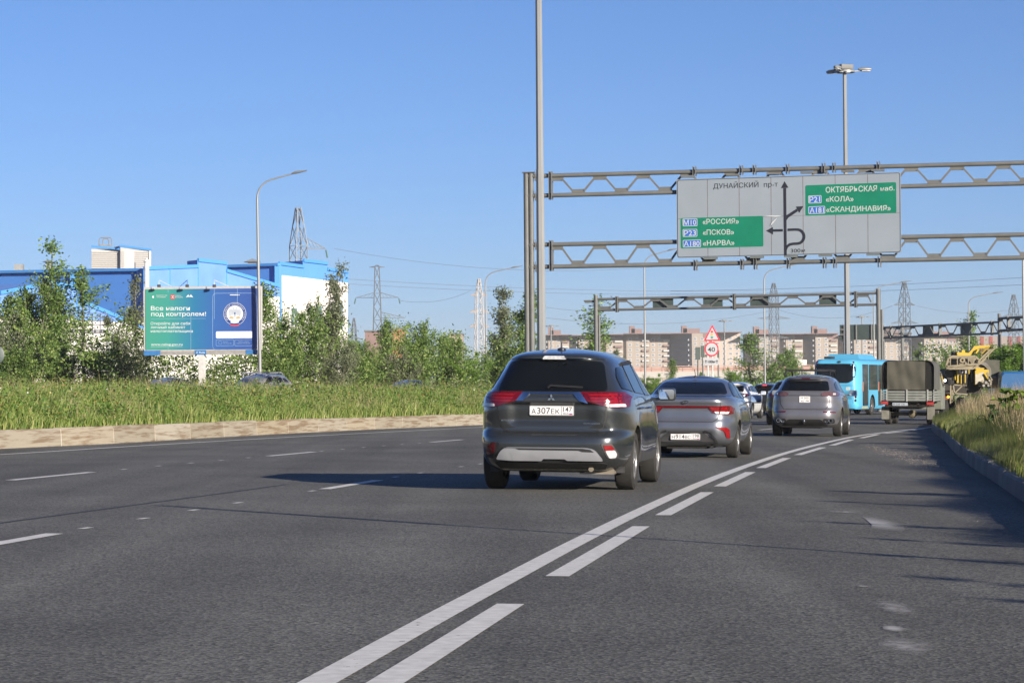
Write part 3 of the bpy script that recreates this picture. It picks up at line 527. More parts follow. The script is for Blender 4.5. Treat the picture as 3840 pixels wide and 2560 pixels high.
# ------------------------------------------------------------ billboard
dB = 139.; qB = at(752, 1300, dB); angB = R(-12); nB = V3(math.sin(angB), -math.cos(angB), 0); pB = V3(qB.x, qB.y, 0)
def bp(X, Y, off=0.): return onplane(500+X/4.481, 1040+Y/4.481, pB+nB*off, nB)
ob = bp(1155, 1560); ob = V3(ob.x, ob.y+.1, .55); bb = thing('billboard', 'green and blue billboard with white Cyrillic slogan on a single post', 'billboard', ob); B_ = lambda: MB(ob)
FRB = mat('billboard_frame', (.42, .41, .40), .55, var=.12)
mb = B_(); mb.prism([bp(*q, -.02) for q in ((178, 160), (2145, 145), (2145, 1215), (178, 1228))], nB*-.25); fr = mb.build('frame', FRB, bb, smooth=0)
GM = bpy.data.materials.new('printed_gradient'); GM.use_nodes = True; nt = GM.node_tree; b = nt.nodes['Principled BSDF']; tc = nt.nodes.new('ShaderNodeTexCoord'); sx = nt.nodes.new('ShaderNodeSeparateXYZ'); nt.links.new(tc.outputs['Generated'], sx.inputs[0]); rp = ramp(nt, [(0, (.05, .27, .20)), (.2, (.045, .26, .22)), (.45, (.025, .15, .30)), (.62, (.035, .11, .33)), (1, (.035, .075, .28))]); nt.links.new(sx.outputs[0], rp.inputs[0]); nt.links.new(rp.outputs[0], b.inputs['Base Color']); b.inputs['Roughness'].default_value = .4
mb = B_(); mb.prism([bp(*q, .005) for q in ((202, 200), (2080, 182), (2080, 1203), (203, 1215))], nB*-.03); po = mb.build('poster', GM, bb, smooth=0)
BW = mat('poster_white', (.62, .64, .66), .45, var=.04); BLINE = mat('poster_line', (.25, .38, .55), .45); BRED = mat('poster_red', (.5, .06, .07), .45); BNAVY = mat('poster_navy', (.02, .05, .22), .45); BGOLD = mat('poster_gold', (.45, .36, .22), .5); BSIL = mat('poster_grey', (.42, .46, .52), .5)
def btext(mb, t, X, Y, X2, h, off=.012, bold=.008, dy=0.): a = bp(X, Y, off); e = bp(X2, Y+dy, off); mb.text(t, a, (e-a).normalized(), (0, 0, 1), (bp(X, Y-h, off)-a).length, width=(e-a).length, bold=bold)
mb = B_(); btext(mb, 'Все налоги', 295, 552, 950, 70); btext(mb, 'под контролем!', 300, 650, 1222, 72, dy=-4); btext(mb, 'Откройте для себя', 290, 795, 955, 46, bold=.003); btext(mb, 'личный кабинет', 292, 858, 872, 46, bold=.003); btext(mb, 'налогоплательщика', 292, 922, 1000, 44, bold=.003); btext(mb, 'www.nalog.gov.ru', 296, 1140, 828, 36, bold=.01)
mb.build('slogan_lettering', BW, po, smooth=0)
mb = B_()
for Y in (312, 340): btext(mb, 'МИНИСТЕРСТВО' if Y < 320 else 'ЭКОНОМИКИ', 385, Y, 568 if Y < 320 else 545, 16, bold=0)
for Y in (315, 342): btext(mb, 'КОМИТЕТ' if Y < 320 else 'ФИНАНСОВ', 700, Y, 805 if Y < 320 else 830, 16, bold=0)
mb.quad(*[bp(*q, .01) for q in ((296, 1158), (825, 1156), (825, 1160), (296, 1162))]); mb.quad(*[bp(*q, .01) for q in ((880, 335), (925, 285), (940, 318), (968, 286), (1005, 335), (960, 326), (925, 326))]); mb.lathe([(0, 0), (.06, 0)], bp(335, 328, .011), 'y', 16); mb.quad(*[bp(*q, .01) for q in roundpoly([(1622, 287), (1768, 287), (1768, 301), (1622, 301)], 6)]); mb.quad(*[bp(*q, .01) for q in ((1776, 287), (1788, 287), (1788, 301), (1776, 301))])
mb.build('small_print', BW, po, smooth=0)
mb = B_(); mb.quad(*[bp(*q, .01) for q in ((625, 290), (692, 288), (694, 367), (627, 368))]); lo = mb.build('red_crest', BRED, po, smooth=0); mb = B_()
for q in (((640, 305), (646, 300), (682, 352), (676, 356)), ((676, 302), (682, 306), (645, 356), (639, 352))): mb.quad(*[bp(*k_, .013) for k_ in q])
mb.build('crest_mark', BW, lo, smooth=0)
mb = B_()
def bring(mb, o_, i_, off): n = len(o_); mb.add([bp(*p, off) for p in o_]+[bp(*p, off) for p in i_], [(i, (i+1) % n, n+(i+1) % n, n+i) for i in range(n)])
def rr_(x0, y0, x1, y1, r): return roundpoly([(x0, y0), (x1, y0-4), (x1, y1-4), (x0, y1)], r)
bring(mb, rr_(1330, 264, 2065, 1215, 70), rr_(1336, 270, 2059, 1212, 66), .01)
for x0, x1 in ((1388, 1690), (1703, 2003)): bring(mb, rr_(x0, 1043, x1, 1153, 22), rr_(x0+5, 1048, x1-5, 1148, 18), .01)
btext(mb, 'Войти', 1512, 1088, 1592, 18, bold=.0); btext(mb, 'по Face ID', 1512, 1116, 1650, 20, bold=0); btext(mb, 'Войти через', 1768, 1086, 1940, 18, bold=0); btext(mb, 'портал Госуслуг', 1738, 1114, 1965, 20, bold=0); bring(mb, [(1460+32*math.cos(t), 1096+30*math.sin(t)) for t in np.linspace(0, 6.28, 20)], [(1460+28*math.cos(t), 1096+26*math.sin(t)) for t in np.linspace(0, 6.28, 20)], .01)
mb.build('phone_outline', BLINE, po, smooth=0)
mb = B_(); mb.quad(*[bp(*q, .01) for q in rr_(1388, 907, 2006, 1022, 22)]); bo = mb.build('login_button', BW, po, smooth=0); mb = B_(); btext(mb, 'Вход в личный кабинет', 1510, 968, 1882, 22, .014, 0); mb.build('button_lettering', BSIL, bo, smooth=0)
E_ = lambda r, a, off: bp(1706+r*math.cos(a), 612-r*math.sin(a), off); mb = B_(); mb.quad(*[E_(188, t, .010) for t in np.linspace(0, 2*math.pi, 48, endpoint=False)]); eo = mb.build('round_emblem', BNAVY, po, smooth=0)
mb = B_(); mb.quad(*[E_(140, t, .013) for t in np.linspace(0, 2*math.pi, 40, endpoint=False)])
n = 40; mb.add([E_(r_, t, .013) for r_ in (191, 185) for t in np.linspace(0, 2*math.pi, n, endpoint=False)], [(i, (i+1) % n, n+(i+1) % n, n+i) for i in range(n)])
word = 'ФЕДЕРАЛЬНАЯ НАЛОГОВАЯ СЛУЖБА'
for i, ch in enumerate(word):
    if ch == ' ': continue
    a = R(218)-R(256)*i/(len(word)-1); c = E_(150, a, .014); t = (E_(150, a-.05, .014)-c).normalized(); up = (E_(170, a, .014)-c).normalized(); mb.text(ch, c, t, up, .075, bold=.006, align='c')
mb.build('emblem_lettering', BW, eo, smooth=0)
mb = B_()
for sgn in (-1, 1):
    W_ = [(8, 60), (20, 95), (38, 108), (50, 92), (40, 84), (30, 60), (52, 62), (78, 72), (98, 50), (104, 10), (96, -30), (76, -55), (60, -30), (40, -40), (24, -20), (12, -60)]; mb.quad(*[bp(1706+sgn*x, 600-y, .016) for x, y in (W_ if sgn < 0 else W_[::-1])])
mb.quad(*[bp(1706+x, 600-y, .016) for x, y in ((-12, 70), (12, 70), (16, -50), (0, -75), (-16, -50))]); mb.build('eagle', BSIL, eo, smooth=0)
mb = B_(); mb.quad(*[bp(1706+x, 600-y, .018) for x, y in ((-11, 12), (11, 12), (10, -16), (0, -26), (-10, -16))]); mb.build('eagle_shield', BNAVY, eo, smooth=0); mb = B_()
for sgn in (-1, 1): mb.quad(*[bp(1706+sgn*x, 600-y, .017) for x, y in ((15, -70), (60, -48), (100, -75), (70, -95), (30, -98))])
mb.build('gold_branch', BGOLD, eo, smooth=0)
for k_, mm in enumerate((BW, BNAVY, BRED)): mb = B_(); mb.quad(*[bp(X, Y, .018) for X, Y in ((1636-k_*3, 738+k_*25), (1700, 746+k_*25), (1772, 736+k_*25), (1772+k_*3, 762+k_*25), (1700, 772+k_*25), (1634-k_*3, 764+k_*25))]); mb.build('flag_stripe', mm, eo, smooth=0)
mb = B_()
for X, y0, y1 in ((584, 205, 250), (584, 1165, 1208), (966, 640, 1208), (1360, 195, 700), (1748, 190, 500)): mb.quad(*[bp(*q, .0085) for q in ((X-3, y0), (X+3, y0), (X+3, y1), (X-3, y1))])
mb.quad(*[bp(*q, .0085) for q in ((300, 695), (1220, 688), (1220, 692), (300, 699))]); mb.builds('paper_seam', BLINE, po, smooth=0)
mb = B_(); mb.prism([bp(*q, .03) for q in ((172, 1232), (2090, 1216), (2090, 1292), (172, 1310))], nB*-.22)
lv = mb.build('lower_panel', FRB, bb, smooth=0); mb = B_()
for f in (.2, .45, .7): mb.quad(*[bp(*q, .036) for q in ((455, 1229+78*f), (1890, 1217+78*f), (1890, 1217+78*f+7), (455, 1229+78*f+7))])
mb.build('louvre_groove', TRIM, lv, smooth=0)
BT = mat('blue_tag', (.04, .16, .38), .45)
for q in (((175, 1228), (455, 1226), (455, 1308), (175, 1310)), ((1035, 1222), (1222, 1220), (1222, 1298), (1035, 1300)), ((1890, 1217), (2088, 1215), (2088, 1292), (1890, 1293))): mb = B_(); mb.prism([bp(*k_, .05) for k_ in q], nB*-.04); tg = mb.build('blue_tag', BT, bb, smooth=0)
mb = B_(); btext(mb, 'Russ', 1108, 1272, 1200, 30, .055, .008); mb.lathe([(.03, 0), (.045, 0)], bp(1075, 1258, .055), 'y', 14); mb.build('tag_lettering', BW, tg, smooth=0)
mb = B_(); a = bp(1155, 1290, -.12); mb.box((a.x, a.y, (a.z+ob.z)/2), (.29, .32, a.z-ob.z), angB); mb.build('post', mat('white_post', (.5, .49, .47), .6, var=.12), bb, smooth=0)
for X0, X1 in ((640, 430), (790, 905), (1600, 1360)):
    mb = B_(); a = bp(X0, 150, -.1); c = bp(X1, 45, .5); mb.path([a, c, c+V3(0, 0, -.22)], .018, 6); lo = mb.build('floodlight_arm', FRB, bb)
    mb = B_(); mb.bbox(c+V3(0, 0, -.3), (.18, .14, .14), .02); mb.build('floodlight', TRIM, lo)

# ------------------------------------------------------------ pylons and wires
STEEL = mat('pylon_steel', (.085, .10, .115), .7, var=.1); RUSTP = mat('pylon_orange', (.38, .27, .18), .7, var=.15); GLASSG = mat('insulator_glass', (.06, .13, .11), .3, var=.1)
def pylon(u, vt, d, label, H, wb, wt, arms, m=STEEL, waist=.0, bar=.13, rz=.35, n=11, arm_m=None, peak=.14):
    """lattice tower: four legs with crossed bracing; arms = [(height fraction, half length, depth, insulators)]"""
    t = at(u, vt, d); zb = t.z-H; o = thing('pylon', label, 'pylon', V3(t.x, t.y, zb), rz); mb = MB()
    wid = lambda f: wb+(wt-wb)*min(1, f/(1-peak)) if f < 1-peak else wt*(1-(f-1+peak)/peak*.7)
    fs = list(np.linspace(0, 1-peak, n))+[1-peak*.5, 1]
    for i, (f0, f1) in enumerate(zip(fs, fs[1:])):
        w0, w1 = wid(f0)/2, wid(f1)/2; cs = [(-1, -1), (1, -1), (1, 1), (-1, 1)]
        for k in range(4):
            a, b = cs[k], cs[(k+1) % 4]; A0, A1 = V3(a[0]*w0, a[1]*w0, f0*H), V3(a[0]*w1, a[1]*w1, f1*H); B0, B1 = V3(b[0]*w0, b[1]*w0, f0*H), V3(b[0]*w1, b[1]*w1, f1*H)
            mb.bar(A0, A1, bar*1.3); mb.bar(A0, B1, bar*.7); mb.bar(B0, A1, bar*.7)
            if i % 2 == 0: mb.bar(A0, B0, bar*.7)
    mb.build('tower', m, o, smooth=0)
    for f, hl, dep, ins in arms:
        for sx in ((-1, 1) if hl > 0 else (1,)):
            L = abs(hl); w0 = wid(f)/2; ab = MB(); tip = V3(sx*L, 0, f*H)
            for y in (-w0, w0): ab.bar((sx*w0, y, f*H), tip, bar); ab.bar((sx*w0, y, f*H+dep), tip, bar*.8)
            for k in range(1, 5): x = w0+(L-w0)*k/5; yy = w0*(1-k/5); ab.bar((sx*x, -yy, f*H), (sx*(x-(L-w0)*.2), -yy-w0*.2, f*H+dep*(1-(k-1)/5)), bar*.55); ab.bar((sx*x, yy, f*H), (sx*x, -yy, f*H), bar*.55)
            ao = ab.build('cross_arm', arm_m or m, o, smooth=0)
            if ins: ib = MB(); ib.path([tip+V3(0, 0, -.2), tip+V3(sx*.3, 0, -ins)], .16, 6); ib.build('insulator', GLASSG, ao)
    return o
def P2(x, y): return (T(x), T(y))
pylon(T(685), T(476), 470, 'large grey lattice pylon with one long arm rising behind the blue roof', 36, 2.4, 2.3, [(.80, -5.6, 1.7, 1.6)], bar=.10, rz=.6, n=13, peak=.19, m=mat('pylon_grey', (.19, .205, .22), .6, metal=.2, var=.1))
pylon(T(866), T(609), 690, 'grey pylon with very wide cross arm right of the white building', 35, 3.3, 1.1, [(.76, 5.6, 1.3, 1.6), (.985, 2.0, .25, 0), (.61, -7.2, 1.5, 0)], bar=.13, rz=.12, peak=.01)
pylon(T(1100), T(640), 800, 'slim pylon with orange and white painted arms left of the gantry post', 36, 3.1, 1.7, [(.86, 2.7, .7, 0), (.72, 3.2, .8, 0), (.60, 3.2, .8, 0)], m=mat('pylon_pale', (.40, .38, .36), .7, var=.1), arm_m=RUSTP, bar=.13, rz=.4)
pylon(T(1777), T(650), 840, 'grey pylon behind the second gantry above the flats', 36, 2.9, 2.2, [(.69, 5.6, .6, 0), (.52, 5, .6, 0)], bar=.13, rz=.3, peak=.12)
pylon(T(2077), T(648), 840, 'grey pylon right of the second gantry, tallest in the right part', 36, 2.9, 2.5, [(.80, 4, .8, 0), (.64, 5, .8, 0)], bar=.13, rz=.45, peak=.16)
pylon(T(2328), T(676), 960, 'distant pylon near the right picture edge above the fourth gantry', 36, 2.9, 2.5, [(.78, 4.5, .8, 0), (.62, 5, .8, 0)], bar=.13, rz=.4, peak=.16)
pylon(T(813), T(730), 900, 'small faint pylon beside the right end of the white building', 24, 2.6, 1.2, [(.7, 3, .8, 0)], bar=.13, rz=.4)
WIRE = mat('cable', (.10, .11, .13), .7)
for i, (u0, v0, d0, u1, v1, d1, sag, r, lab) in enumerate([
    (768, 571, 462, 1560, 607, 520, 12, .035, 'heavy power cable from the large pylon arm passing behind the gantry post'), (800, 641, 600, 1760, 668, 700, 5, .045, 'upper of two power cables crossing left to right above the bushes'), (800, 652, 600, 1760, 675, 700, 5, .045, 'lower of two power cables crossing left to right above the bushes'),
    (1540, 668, 620, 2400, 634, 560, 3, .04, 'upper power cable above the second gantry climbing to the right edge'), (1540, 675, 620, 2400, 651, 560, 3, .04, 'lower power cable above the second gantry climbing to the right edge'), (916, 690, 690, 1080, 668, 800, 8, .05, 'faint cable between the wide armed pylon and the orange one'),
    (1255, 730, 700, 1777, 712, 840, 14, .05, 'cable sagging toward the pylon behind the second gantry'), (1790, 712, 840, 2050, 702, 840, 16, .05, 'sagging cable between the two right pylons'), (2105, 702, 840, 2400, 690, 900, 16, .05, 'cable from the right pylon toward the picture edge'), (1255, 706, 620, 1540, 700, 640, 6, .04, 'cable running behind the left part of the second gantry')]):
    a, b = at(T(u0), T(v0), d0), at(T(u1), T(v1), d1); o = thing('power_cable', lab, 'cable', a); mb = MB(a); mb.path([a.lerp(b, t)+V3(0, 0, -sag*.4*4*t*(1-t)*.5) for t in np.linspace(0, 1, 14)], r, 5); mb.build('wire', WIRE, o)

# ------------------------------------------------------------ the blue and white works building
BLUE = mat('blue_cladding', (.085, .25, .66), .55, var=.05, scale=.3); PALE = mat('pale_blue_panel', (.13, .265, .62), .5, var=.10, scale=.5); WALLW = mat('white_render', (.60, .575, .56), .8, var=.05, scale=.4); BTRIM = mat('blue_trim', (.07, .26, .62), .5, var=.05)
oW = V3(*at(T(330), 1400, 225).xy, .5); wk = thing('works_building', 'low industrial building with stepped blue gables above white walls', 'building', oW)
def wallface(uL, dL, uR, dR, top, bot, m, name, back, proud=0., parent=None, split=None):
    """upright face: outlines in 2352-wide picture coordinates, pushed back into a solid"""
    a, b = at(T(uL), 1400, dL), at(T(uR), 1400, dR); dd = V3(b.x-a.x, b.y-a.y, 0); n = V3(dd.y, -dd.x, 0).normalized(); p0 = V3(a.x, a.y, 0)+n*proud
    pts = [onplane(T(u), T(v), p0, n) for u, v in top]; lo = [onplane(T(u), T(v), p0, n) if v is not None else None for u, v in bot]; lo = [q if q is not None else None for q in lo]
    pts += [q for q in lo]; mb = MB(oW); mb.prism(pts, V3(*back)); return mb.build(name, m, parent or wk, smooth=0), p0, n
G0 = 880
bk2 = (-9, 13.5, 0)
f1, p1, n1 = wallface(-60, 205, 330, 222, [(-60, 690), (0, 672), (112, 650), (112, 655), (178, 660), (178, 688), (330, 752)], [(330, G0), (-60, G0)], PALE, 'gable_wall', (-8, 5, 0))
f2, p2, n2 = wallface(331, 232, 642, 248, [(331, 616), (455, 611), (455, 597), (520, 604), (520, 621), (642, 657)], [(642, G0), (331, G0)], PALE, 'gable_wall', (-1.2, 1.8, 0))
f3, p3, n3 = wallface(641, 249.5, 799, 262, [(641, 604.5), (697, 612), (697, 598), (752, 604.5), (752, 617.5), (799, 624)], [(799, G0), (641, G0)], mat('blue_gable', (.09, .26, .62), .55, var=.05, scale=.3), 'gable_wall', (-7, 10.5, 0))
wallface(-60, 243, 330, 233, [(-60, 623), (330, 616.5)], [(330, G0), (-60, G0)], BLUE, 'blue_wall', (.15, .2, 0)); wallface(470, 254, 641, 249.2, [(470, 612), (641, 605)], [(641, G0), (470, G0)], BLUE, 'blue_wall', (.15, .2, 0))
def onf(p0, n, u, v, off=.0): return onplane(T(u), T(v), p0+n*off, n)
def patchf(name, m, P, p0, n, th, parent, off=0.): mb = MB(oW); mb.prism([onf(p0, n, u, v, th+off) for u, v in P], n*-(th+.05)); return mb.build(name, m, parent, smooth=0)
patchf('white_base', WALLW, [(-60, 722), (178, 734), (330, 742), (330, G0), (-60, G0)], p1, n1, .06, f1); patchf('white_base', WALLW, [(331, 667), (642, 682), (642, G0), (331, G0)], p2, n2, .06, f2); patchf('white_base', WALLW, [(648, 632), (799, 649.5), (799, G0), (648, G0)], p3, n3, .06, f3)
for P, pp, nn, par in (([(0, 672), (112, 650), (178, 660)], p1, n1, f1), ([(178, 688), (330, 752)], p1, n1, f1), ([(331, 616), (455, 611)], p2, n2, f2), ([(455, 597), (520, 604)], p2, n2, f2), ([(520, 621), (642, 657)], p2, n2, f2), ([(641, 604.5), (697, 612)], p3, n3, f3), ([(697, 598), (752, 604.5)], p3, n3, f3), ([(752, 617.5), (799, 624)], p3, n3, f3)):
    mb = MB(oW)
    for a, b in zip(P, P[1:]): mb.bar(onf(pp, nn, *a, .05), onf(pp, nn, *b, .05), .22, .3)
    mb.build('parapet_trim', BTRIM, par, smooth=0)
for u, v0, v1, pp, nn, par in ((331.5, 616, 667, p2, n2, f2), (390, 615, 667, p2, n2, f2), (455, 598, 673, p2, n2, f2), (520, 605, 677, p2, n2, f2), (580, 640, 680, p2, n2, f2), (178, 661, 733, p1, n1, f1), (250, 719, 737, p1, n1, f1), (697, 599, 638, p3, n3, f3), (642, 605, 632, p3, n3, f3), (798.5, 624, 649, p3, n3, f3)):
    mb = MB(oW); mb.bar(onf(pp, nn, u, v0, .02), onf(pp, nn, u, v1, .02), .14, .06); mb.build('panel_joint', BTRIM, par, smooth=0)
# frames of the dark walls, a corner post, windows
a2, b2 = at(T(-60), 1400, 243), at(T(330), 1400, 233); d2 = V3(b2.x-a2.x, b2.y-a2.y, 0); nn2 = V3(d2.y, -d2.x, 0).normalized(); pw2 = V3(a2.x, a2.y, 0)
for A, B in (((-60, 625.5), (330, 619)), ((322, 620), (322, 752)), ((168, 622), (168, 700))): mb = MB(oW); mb.bar(onf(pw2, nn2, *A, .1), onf(pw2, nn2, *B, .1), .5, .25); mb.build('wall_frame', BTRIM, wk, smooth=0)
a3, b3 = at(T(470), 1400, 254), at(T(641), 1400, 249.2); d3 = V3(b3.x-a3.x, b3.y-a3.y, 0); nn3 = V3(d3.y, -d3.x, 0).normalized(); pw3 = V3(a3.x, a3.y, 0)
for A, B in (((520, 611.5), (641, 607)), ((636, 608), (636, 662))): mb = MB(oW); mb.bar(onf(pw3, nn3, *A, .1), onf(pw3, nn3, *B, .1), .4, .25); mb.build('wall_frame', BTRIM, wk, smooth=0)
WG = mat('window_glass', (.10, .16, .17), .1, spec=.6, var=.2, scale=2)
for P in ([(772, 692), (789, 694), (789, 760), (772, 758)], [(724, 700), (741, 702), (741, 745), (724, 743)], [(668, 705), (684, 707), (684, 750), (668, 748)]):
    w_ = patchf('window', mat('window_frame_white', (.7, .7, .7), .5), P, p3, n3, .1, wk); (x0, y0), (x1, y1), (x2, y2), (x3, y3) = P
    for c0, c1 in ((.1, .46), (.54, .9)):
        for r0, r1 in ((.04, .48), (.53, .96)):
            L_ = lambda c, r_: (x0+(x1-x0)*c, (y0+(y1-y0)*c)*(1-r_)+(y3+(y2-y3)*c)*r_); patchf('pane', WG, [L_(c0, r0), L_(c1, r0), L_(c1, r1), L_(c0, r1)], p3, n3, .02, w_, .1)
# roof plant: ribbed penthouse, vents, hoops, pipe
PH = mat('ribbed_grey', (.50, .485, .46), .6, var=.06); dP = 262.; cp = lambda u, v, d=dP: at(T(u), T(v), d)
def wallq(name, P, m, par, back): mb = MB(oW); mb.prism([cp(*p) for p in P], V3(*back)); return mb.build(name, m, par, smooth=0)
ph = wallq('penthouse', [(210, 572, 258.2), (276, 572, 258), (276, 625, 258), (210, 625, 258.2)], PH, wk, (1, 2.5, 0)); ph2 = wallq('penthouse', [(276.5, 564, 257.5), (346, 573, 268), (346, 625, 268), (276.5, 625, 257.5)], PH, wk, (-1.5, 4, 0))
wallq('penthouse_trim', [(209, 563, 257.9), (275, 570, 257.6), (275, 574, 257.6), (209, 567, 257.9)], BTRIM, ph, (0, .3, 0)); wallq('penthouse_trim', [(274, 562, 257), (347, 571.5, 267.6), (347, 576, 267.6), (274, 567, 257)], BTRIM, ph2, (0, .3, 0)); wallq('penthouse_trim', [(342, 576, 267), (346.5, 576, 267.6), (346.5, 625, 267.6), (342, 625, 267)], WALLW, ph2, (0, .2, 0))
mb = MB(oW)
for k in range(9):
    y = 579+k*4.6; mb.bar(cp(210, y, 258.1), cp(276, y, 257.9), .05); mb.bar(cp(277, y, 257.4), cp(342, y+1, 267.2), .04)
mb.build('rib', mat('rib_grey', (.40, .385, .37), .7), ph, smooth=0)
mb = MB(oW)
for x0, x1, y0 in ((228, 257, 546), (236, 250, 548)): mb.path([cp(x0, 565), cp(x0, y0+4), cp(x0+3, y0), cp(x1-3, y0), cp(x1, y0+4), cp(x1, 566)], .05, 6)
mb.bar(cp(228, 563), cp(258, 565), .15); mb.build('ladder_hoop', GALV, wk)
def vent(u, v0, v1, w, lab='roof_vent', hat=True):
    a, b = cp(u, v0), cp(u, v1); mb = MB(oW); s_ = 262/10000*U_; mb.box((a.x, a.y, (a.z+b.z)/2), (w*s_, w*s_, abs(a.z-b.z)))
    if hat: mb.add([(a.x-w*s_*.95, a.y-.8, a.z), (a.x+w*s_*.95, a.y-.8, a.z), (a.x+w*s_*.95, a.y+.8, a.z), (a.x-w*s_*.95, a.y+.8, a.z), (a.x, a.y, a.z+w*s_*.42)], [(0, 1, 4), (1, 2, 4), (2, 3, 4), (3, 0, 4), (3, 2, 1, 0)])
    mb.build(lab, mat('vent_grey', (.30, .31, .31), .5, metal=.3, var=.15), wk, smooth=0)
vent(44, 607, 625, 20, 'rooftop_unit', False); vent(112, 602, 624, 13); vent(296, 602, 625, 28, 'rooftop_unit', False); vent(580, 602, 615, 20)
mb = MB(oW); mb.path([cp(337, 665, 226), cp(337, 600, 226)], .2, 8); mb.lathe([(.3, 0), (.05, .3)], cp(337, 601, 226), 'z', 10); mb.build('flue_pipe', mat('white_pipe', (.6, .6, .58), .5), wk)
# yard railing and canopy before the white wall
o = thing('yard_railing', 'dark steel railing of the platform in front of the white wall', 'railing', V3(*at(T(180), 1400, 204).xy, .6)); mb = MB(o.location)
for v in (720, 728, 737, 747): mb.bar(at(T(95), T(v-2), 202), at(T(248), T(v), 208), .07)
for u in (100, 124, 146, 168, 190, 212, 230, 247): mb.bar(at(T(u), T(719), 204), at(T(u), T(770), 204), .08)
mb.build('rails', mat('dark_rail', (.10, .11, .14), .6), o, smooth=0); mb = MB(o.location); mb.prism([at(T(90), T(757), 203), at(T(247), T(757), 205), at(T(247), T(764), 205), at(T(90), T(764), 203)], (0, 2, 0)); mb.build('platform', mat('platform_grey', (.2, .2, .22), .7), o, smooth=0); mb = MB(o.location); mb.path([at(T(247), T(757), 204.5), at(T(253), T(764), 204.5), at(T(253), 1470, 204.5)], .3, 8); mb.build('downpipe', mat('pipe_grey', (.4, .4, .42), .6), o)

# ------------------------------------------------------------ far buildings
BEIGE = mat('beige_panel', (.30, .255, .215), .85, var=.08, scale=.12); BROWN = mat('brown_band', (.20, .13, .12), .85, var=.1); PINK = mat('pale_end_wall', (.40, .34, .30), .85, var=.05, scale=.2); BALC = mat('balcony_front', (.45, .44, .43), .7, var=.1); WIN = mat('far_window', (.13, .15, .18), .15, spec=.6, var=.25, scale=.5); WFR = mat('far_window_frame', (.6, .6, .6), .5); SHADE_B = mat('shade_tinted_balcony', (.24, .25, .27), .85, var=.08, scale=.15)
DF = 1500.; SF = DF/10000*U_       # metres per 2352-px at the flats
winm = None
def flat_block(uL, uM, uR, vtop, label, tall=False, attic=True, end=False, floors=9, cols=4):
    """one section of the long apartment house: a face turned left (uL..uM) and a face toward the road (uM..uR)"""
    global winm
    zt = zat(T(uM), T(vtop), DF); zb = 0.; a = at(T(uL), 1400, DF); dx = (uM-uL)*SF; b = V3(a.x+dx*.86, DF-dx*1.15, 0); c = at(T(uR), 1400, DF-dx*1.15); o = thing('apartment_block', label, 'building', V3(b.x, b.y, zb)); mb = MB(o.location)
    A = V3(a.x, DF, zb); B = V3(b.x, b.y, zb); C_ = V3(c.x, b.y, zb); mb.prism([A, B, C_, V3(c.x, DF+14, zb), V3(a.x, DF+14, zb)], V3(0, 0, zt-zb)); wl = mb.build('wall', PINK if end else BEIGE, o, smooth=0)
    if attic: mb = MB(o.location); w_ = (C_-B); mb.prism([B+w_*.52+V3(0, -.15, zt-2.6), C_+V3(0, -.15, zt-2.6), C_+V3(0, -.15, zt), B+w_*.52+V3(0, -.15, zt)], V3(0, .3, 0)); mb.build('attic_band', BROWN, wl, smooth=0)
    mb = MB(o.location); mb.box(((A.x+C_.x)/2, DF, zt+.25), (C_.x-A.x, 26, .4)); 
    if tall: mb.box(((A.x+C_.x)/2, DF, zt+1.7), ((C_.x-A.x)*.4, 10, 2.6)); mb.box((A.x+(C_.x-A.x)*.33, DF-2, zt+2.4), (3, 6, 4.4))
    mb.build('roof', BROWN, o, smooth=0); fh = 2.85; nf = min(10, int((zt-3)/fh)); w_ = C_-B; L = w_.length
    if not winm:
        m_ = MB(); m_.box((0, 0, 0), (1.5, .2, 1.5)); ob_ = m_.build('window', [WFR, WIN], smooth=0); winm = ob_.data; 
        m_ = MB(); m_.mat(0).box((0, 0, 0), (1.7, .16, 1.6)); m_.mat(1).box((-.36, -.03, 0), (.58, .16, 1.3)); m_.box((.36, -.03, 0), (.58, .16, 1.3)); k_ = m_.build('window', [WFR, WIN], smooth=0); winm = k_.data; bpy.data.objects.remove(ob_); bpy.data.objects.remove(k_)
    nc = max(2, int(L/3.4))
    for f in range(nf):
        z = zt-3.0-f*fh
        if z < 5: break
        for q in range(nc):
            if q == nc-1 and not end: continue
            w = mesh_obj('window', winm, o); w.location = (w_.x*(q+.5)/nc*(.95 if not end else 1), -.05, z-zb)
        if not end:
            m_ = MB(o.location); e = B+w_*((nc-.55)/nc)+V3(0, -.6, z-.55); m_.box(e, (L/nc*.9, 1.1, 1.0)); m_.build('balcony', BALC if (f+int(uL)) % 3 else BROWN, o, smooth=0)
        # balconies along the shaded face, their shade put into a grey-blue colour
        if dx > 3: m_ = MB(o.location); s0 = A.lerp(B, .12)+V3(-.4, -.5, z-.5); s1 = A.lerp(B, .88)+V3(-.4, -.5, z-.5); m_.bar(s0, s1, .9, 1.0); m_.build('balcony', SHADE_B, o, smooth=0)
    return o
for a in [
    (1245, 1262, 1308, 771, 'leftmost section of the flats, right of the tall octagonal pole', True), (1308, 1332, 1385, 772, 'section of the flats left of the second gantry post', False), (1385, 1394, 1432, 770, 'narrow section of the flats right of the second gantry post', False),
    (1432, 1440, 1493, 768, 'section of the flats behind the street lamp with a brown roof house', True), (1493, 1493.5, 1540, 768, 'beige section with balconies between the third lamp and the fir tree', False), (1540, 1593, 1640, 767, 'section with a wide shaded recess behind the warning triangle', True)]: flat_block(*a)
flat_block(1640, 1641, 1701, 765, 'pale pink end wall of the flats right of the warning triangle', False, False, True)
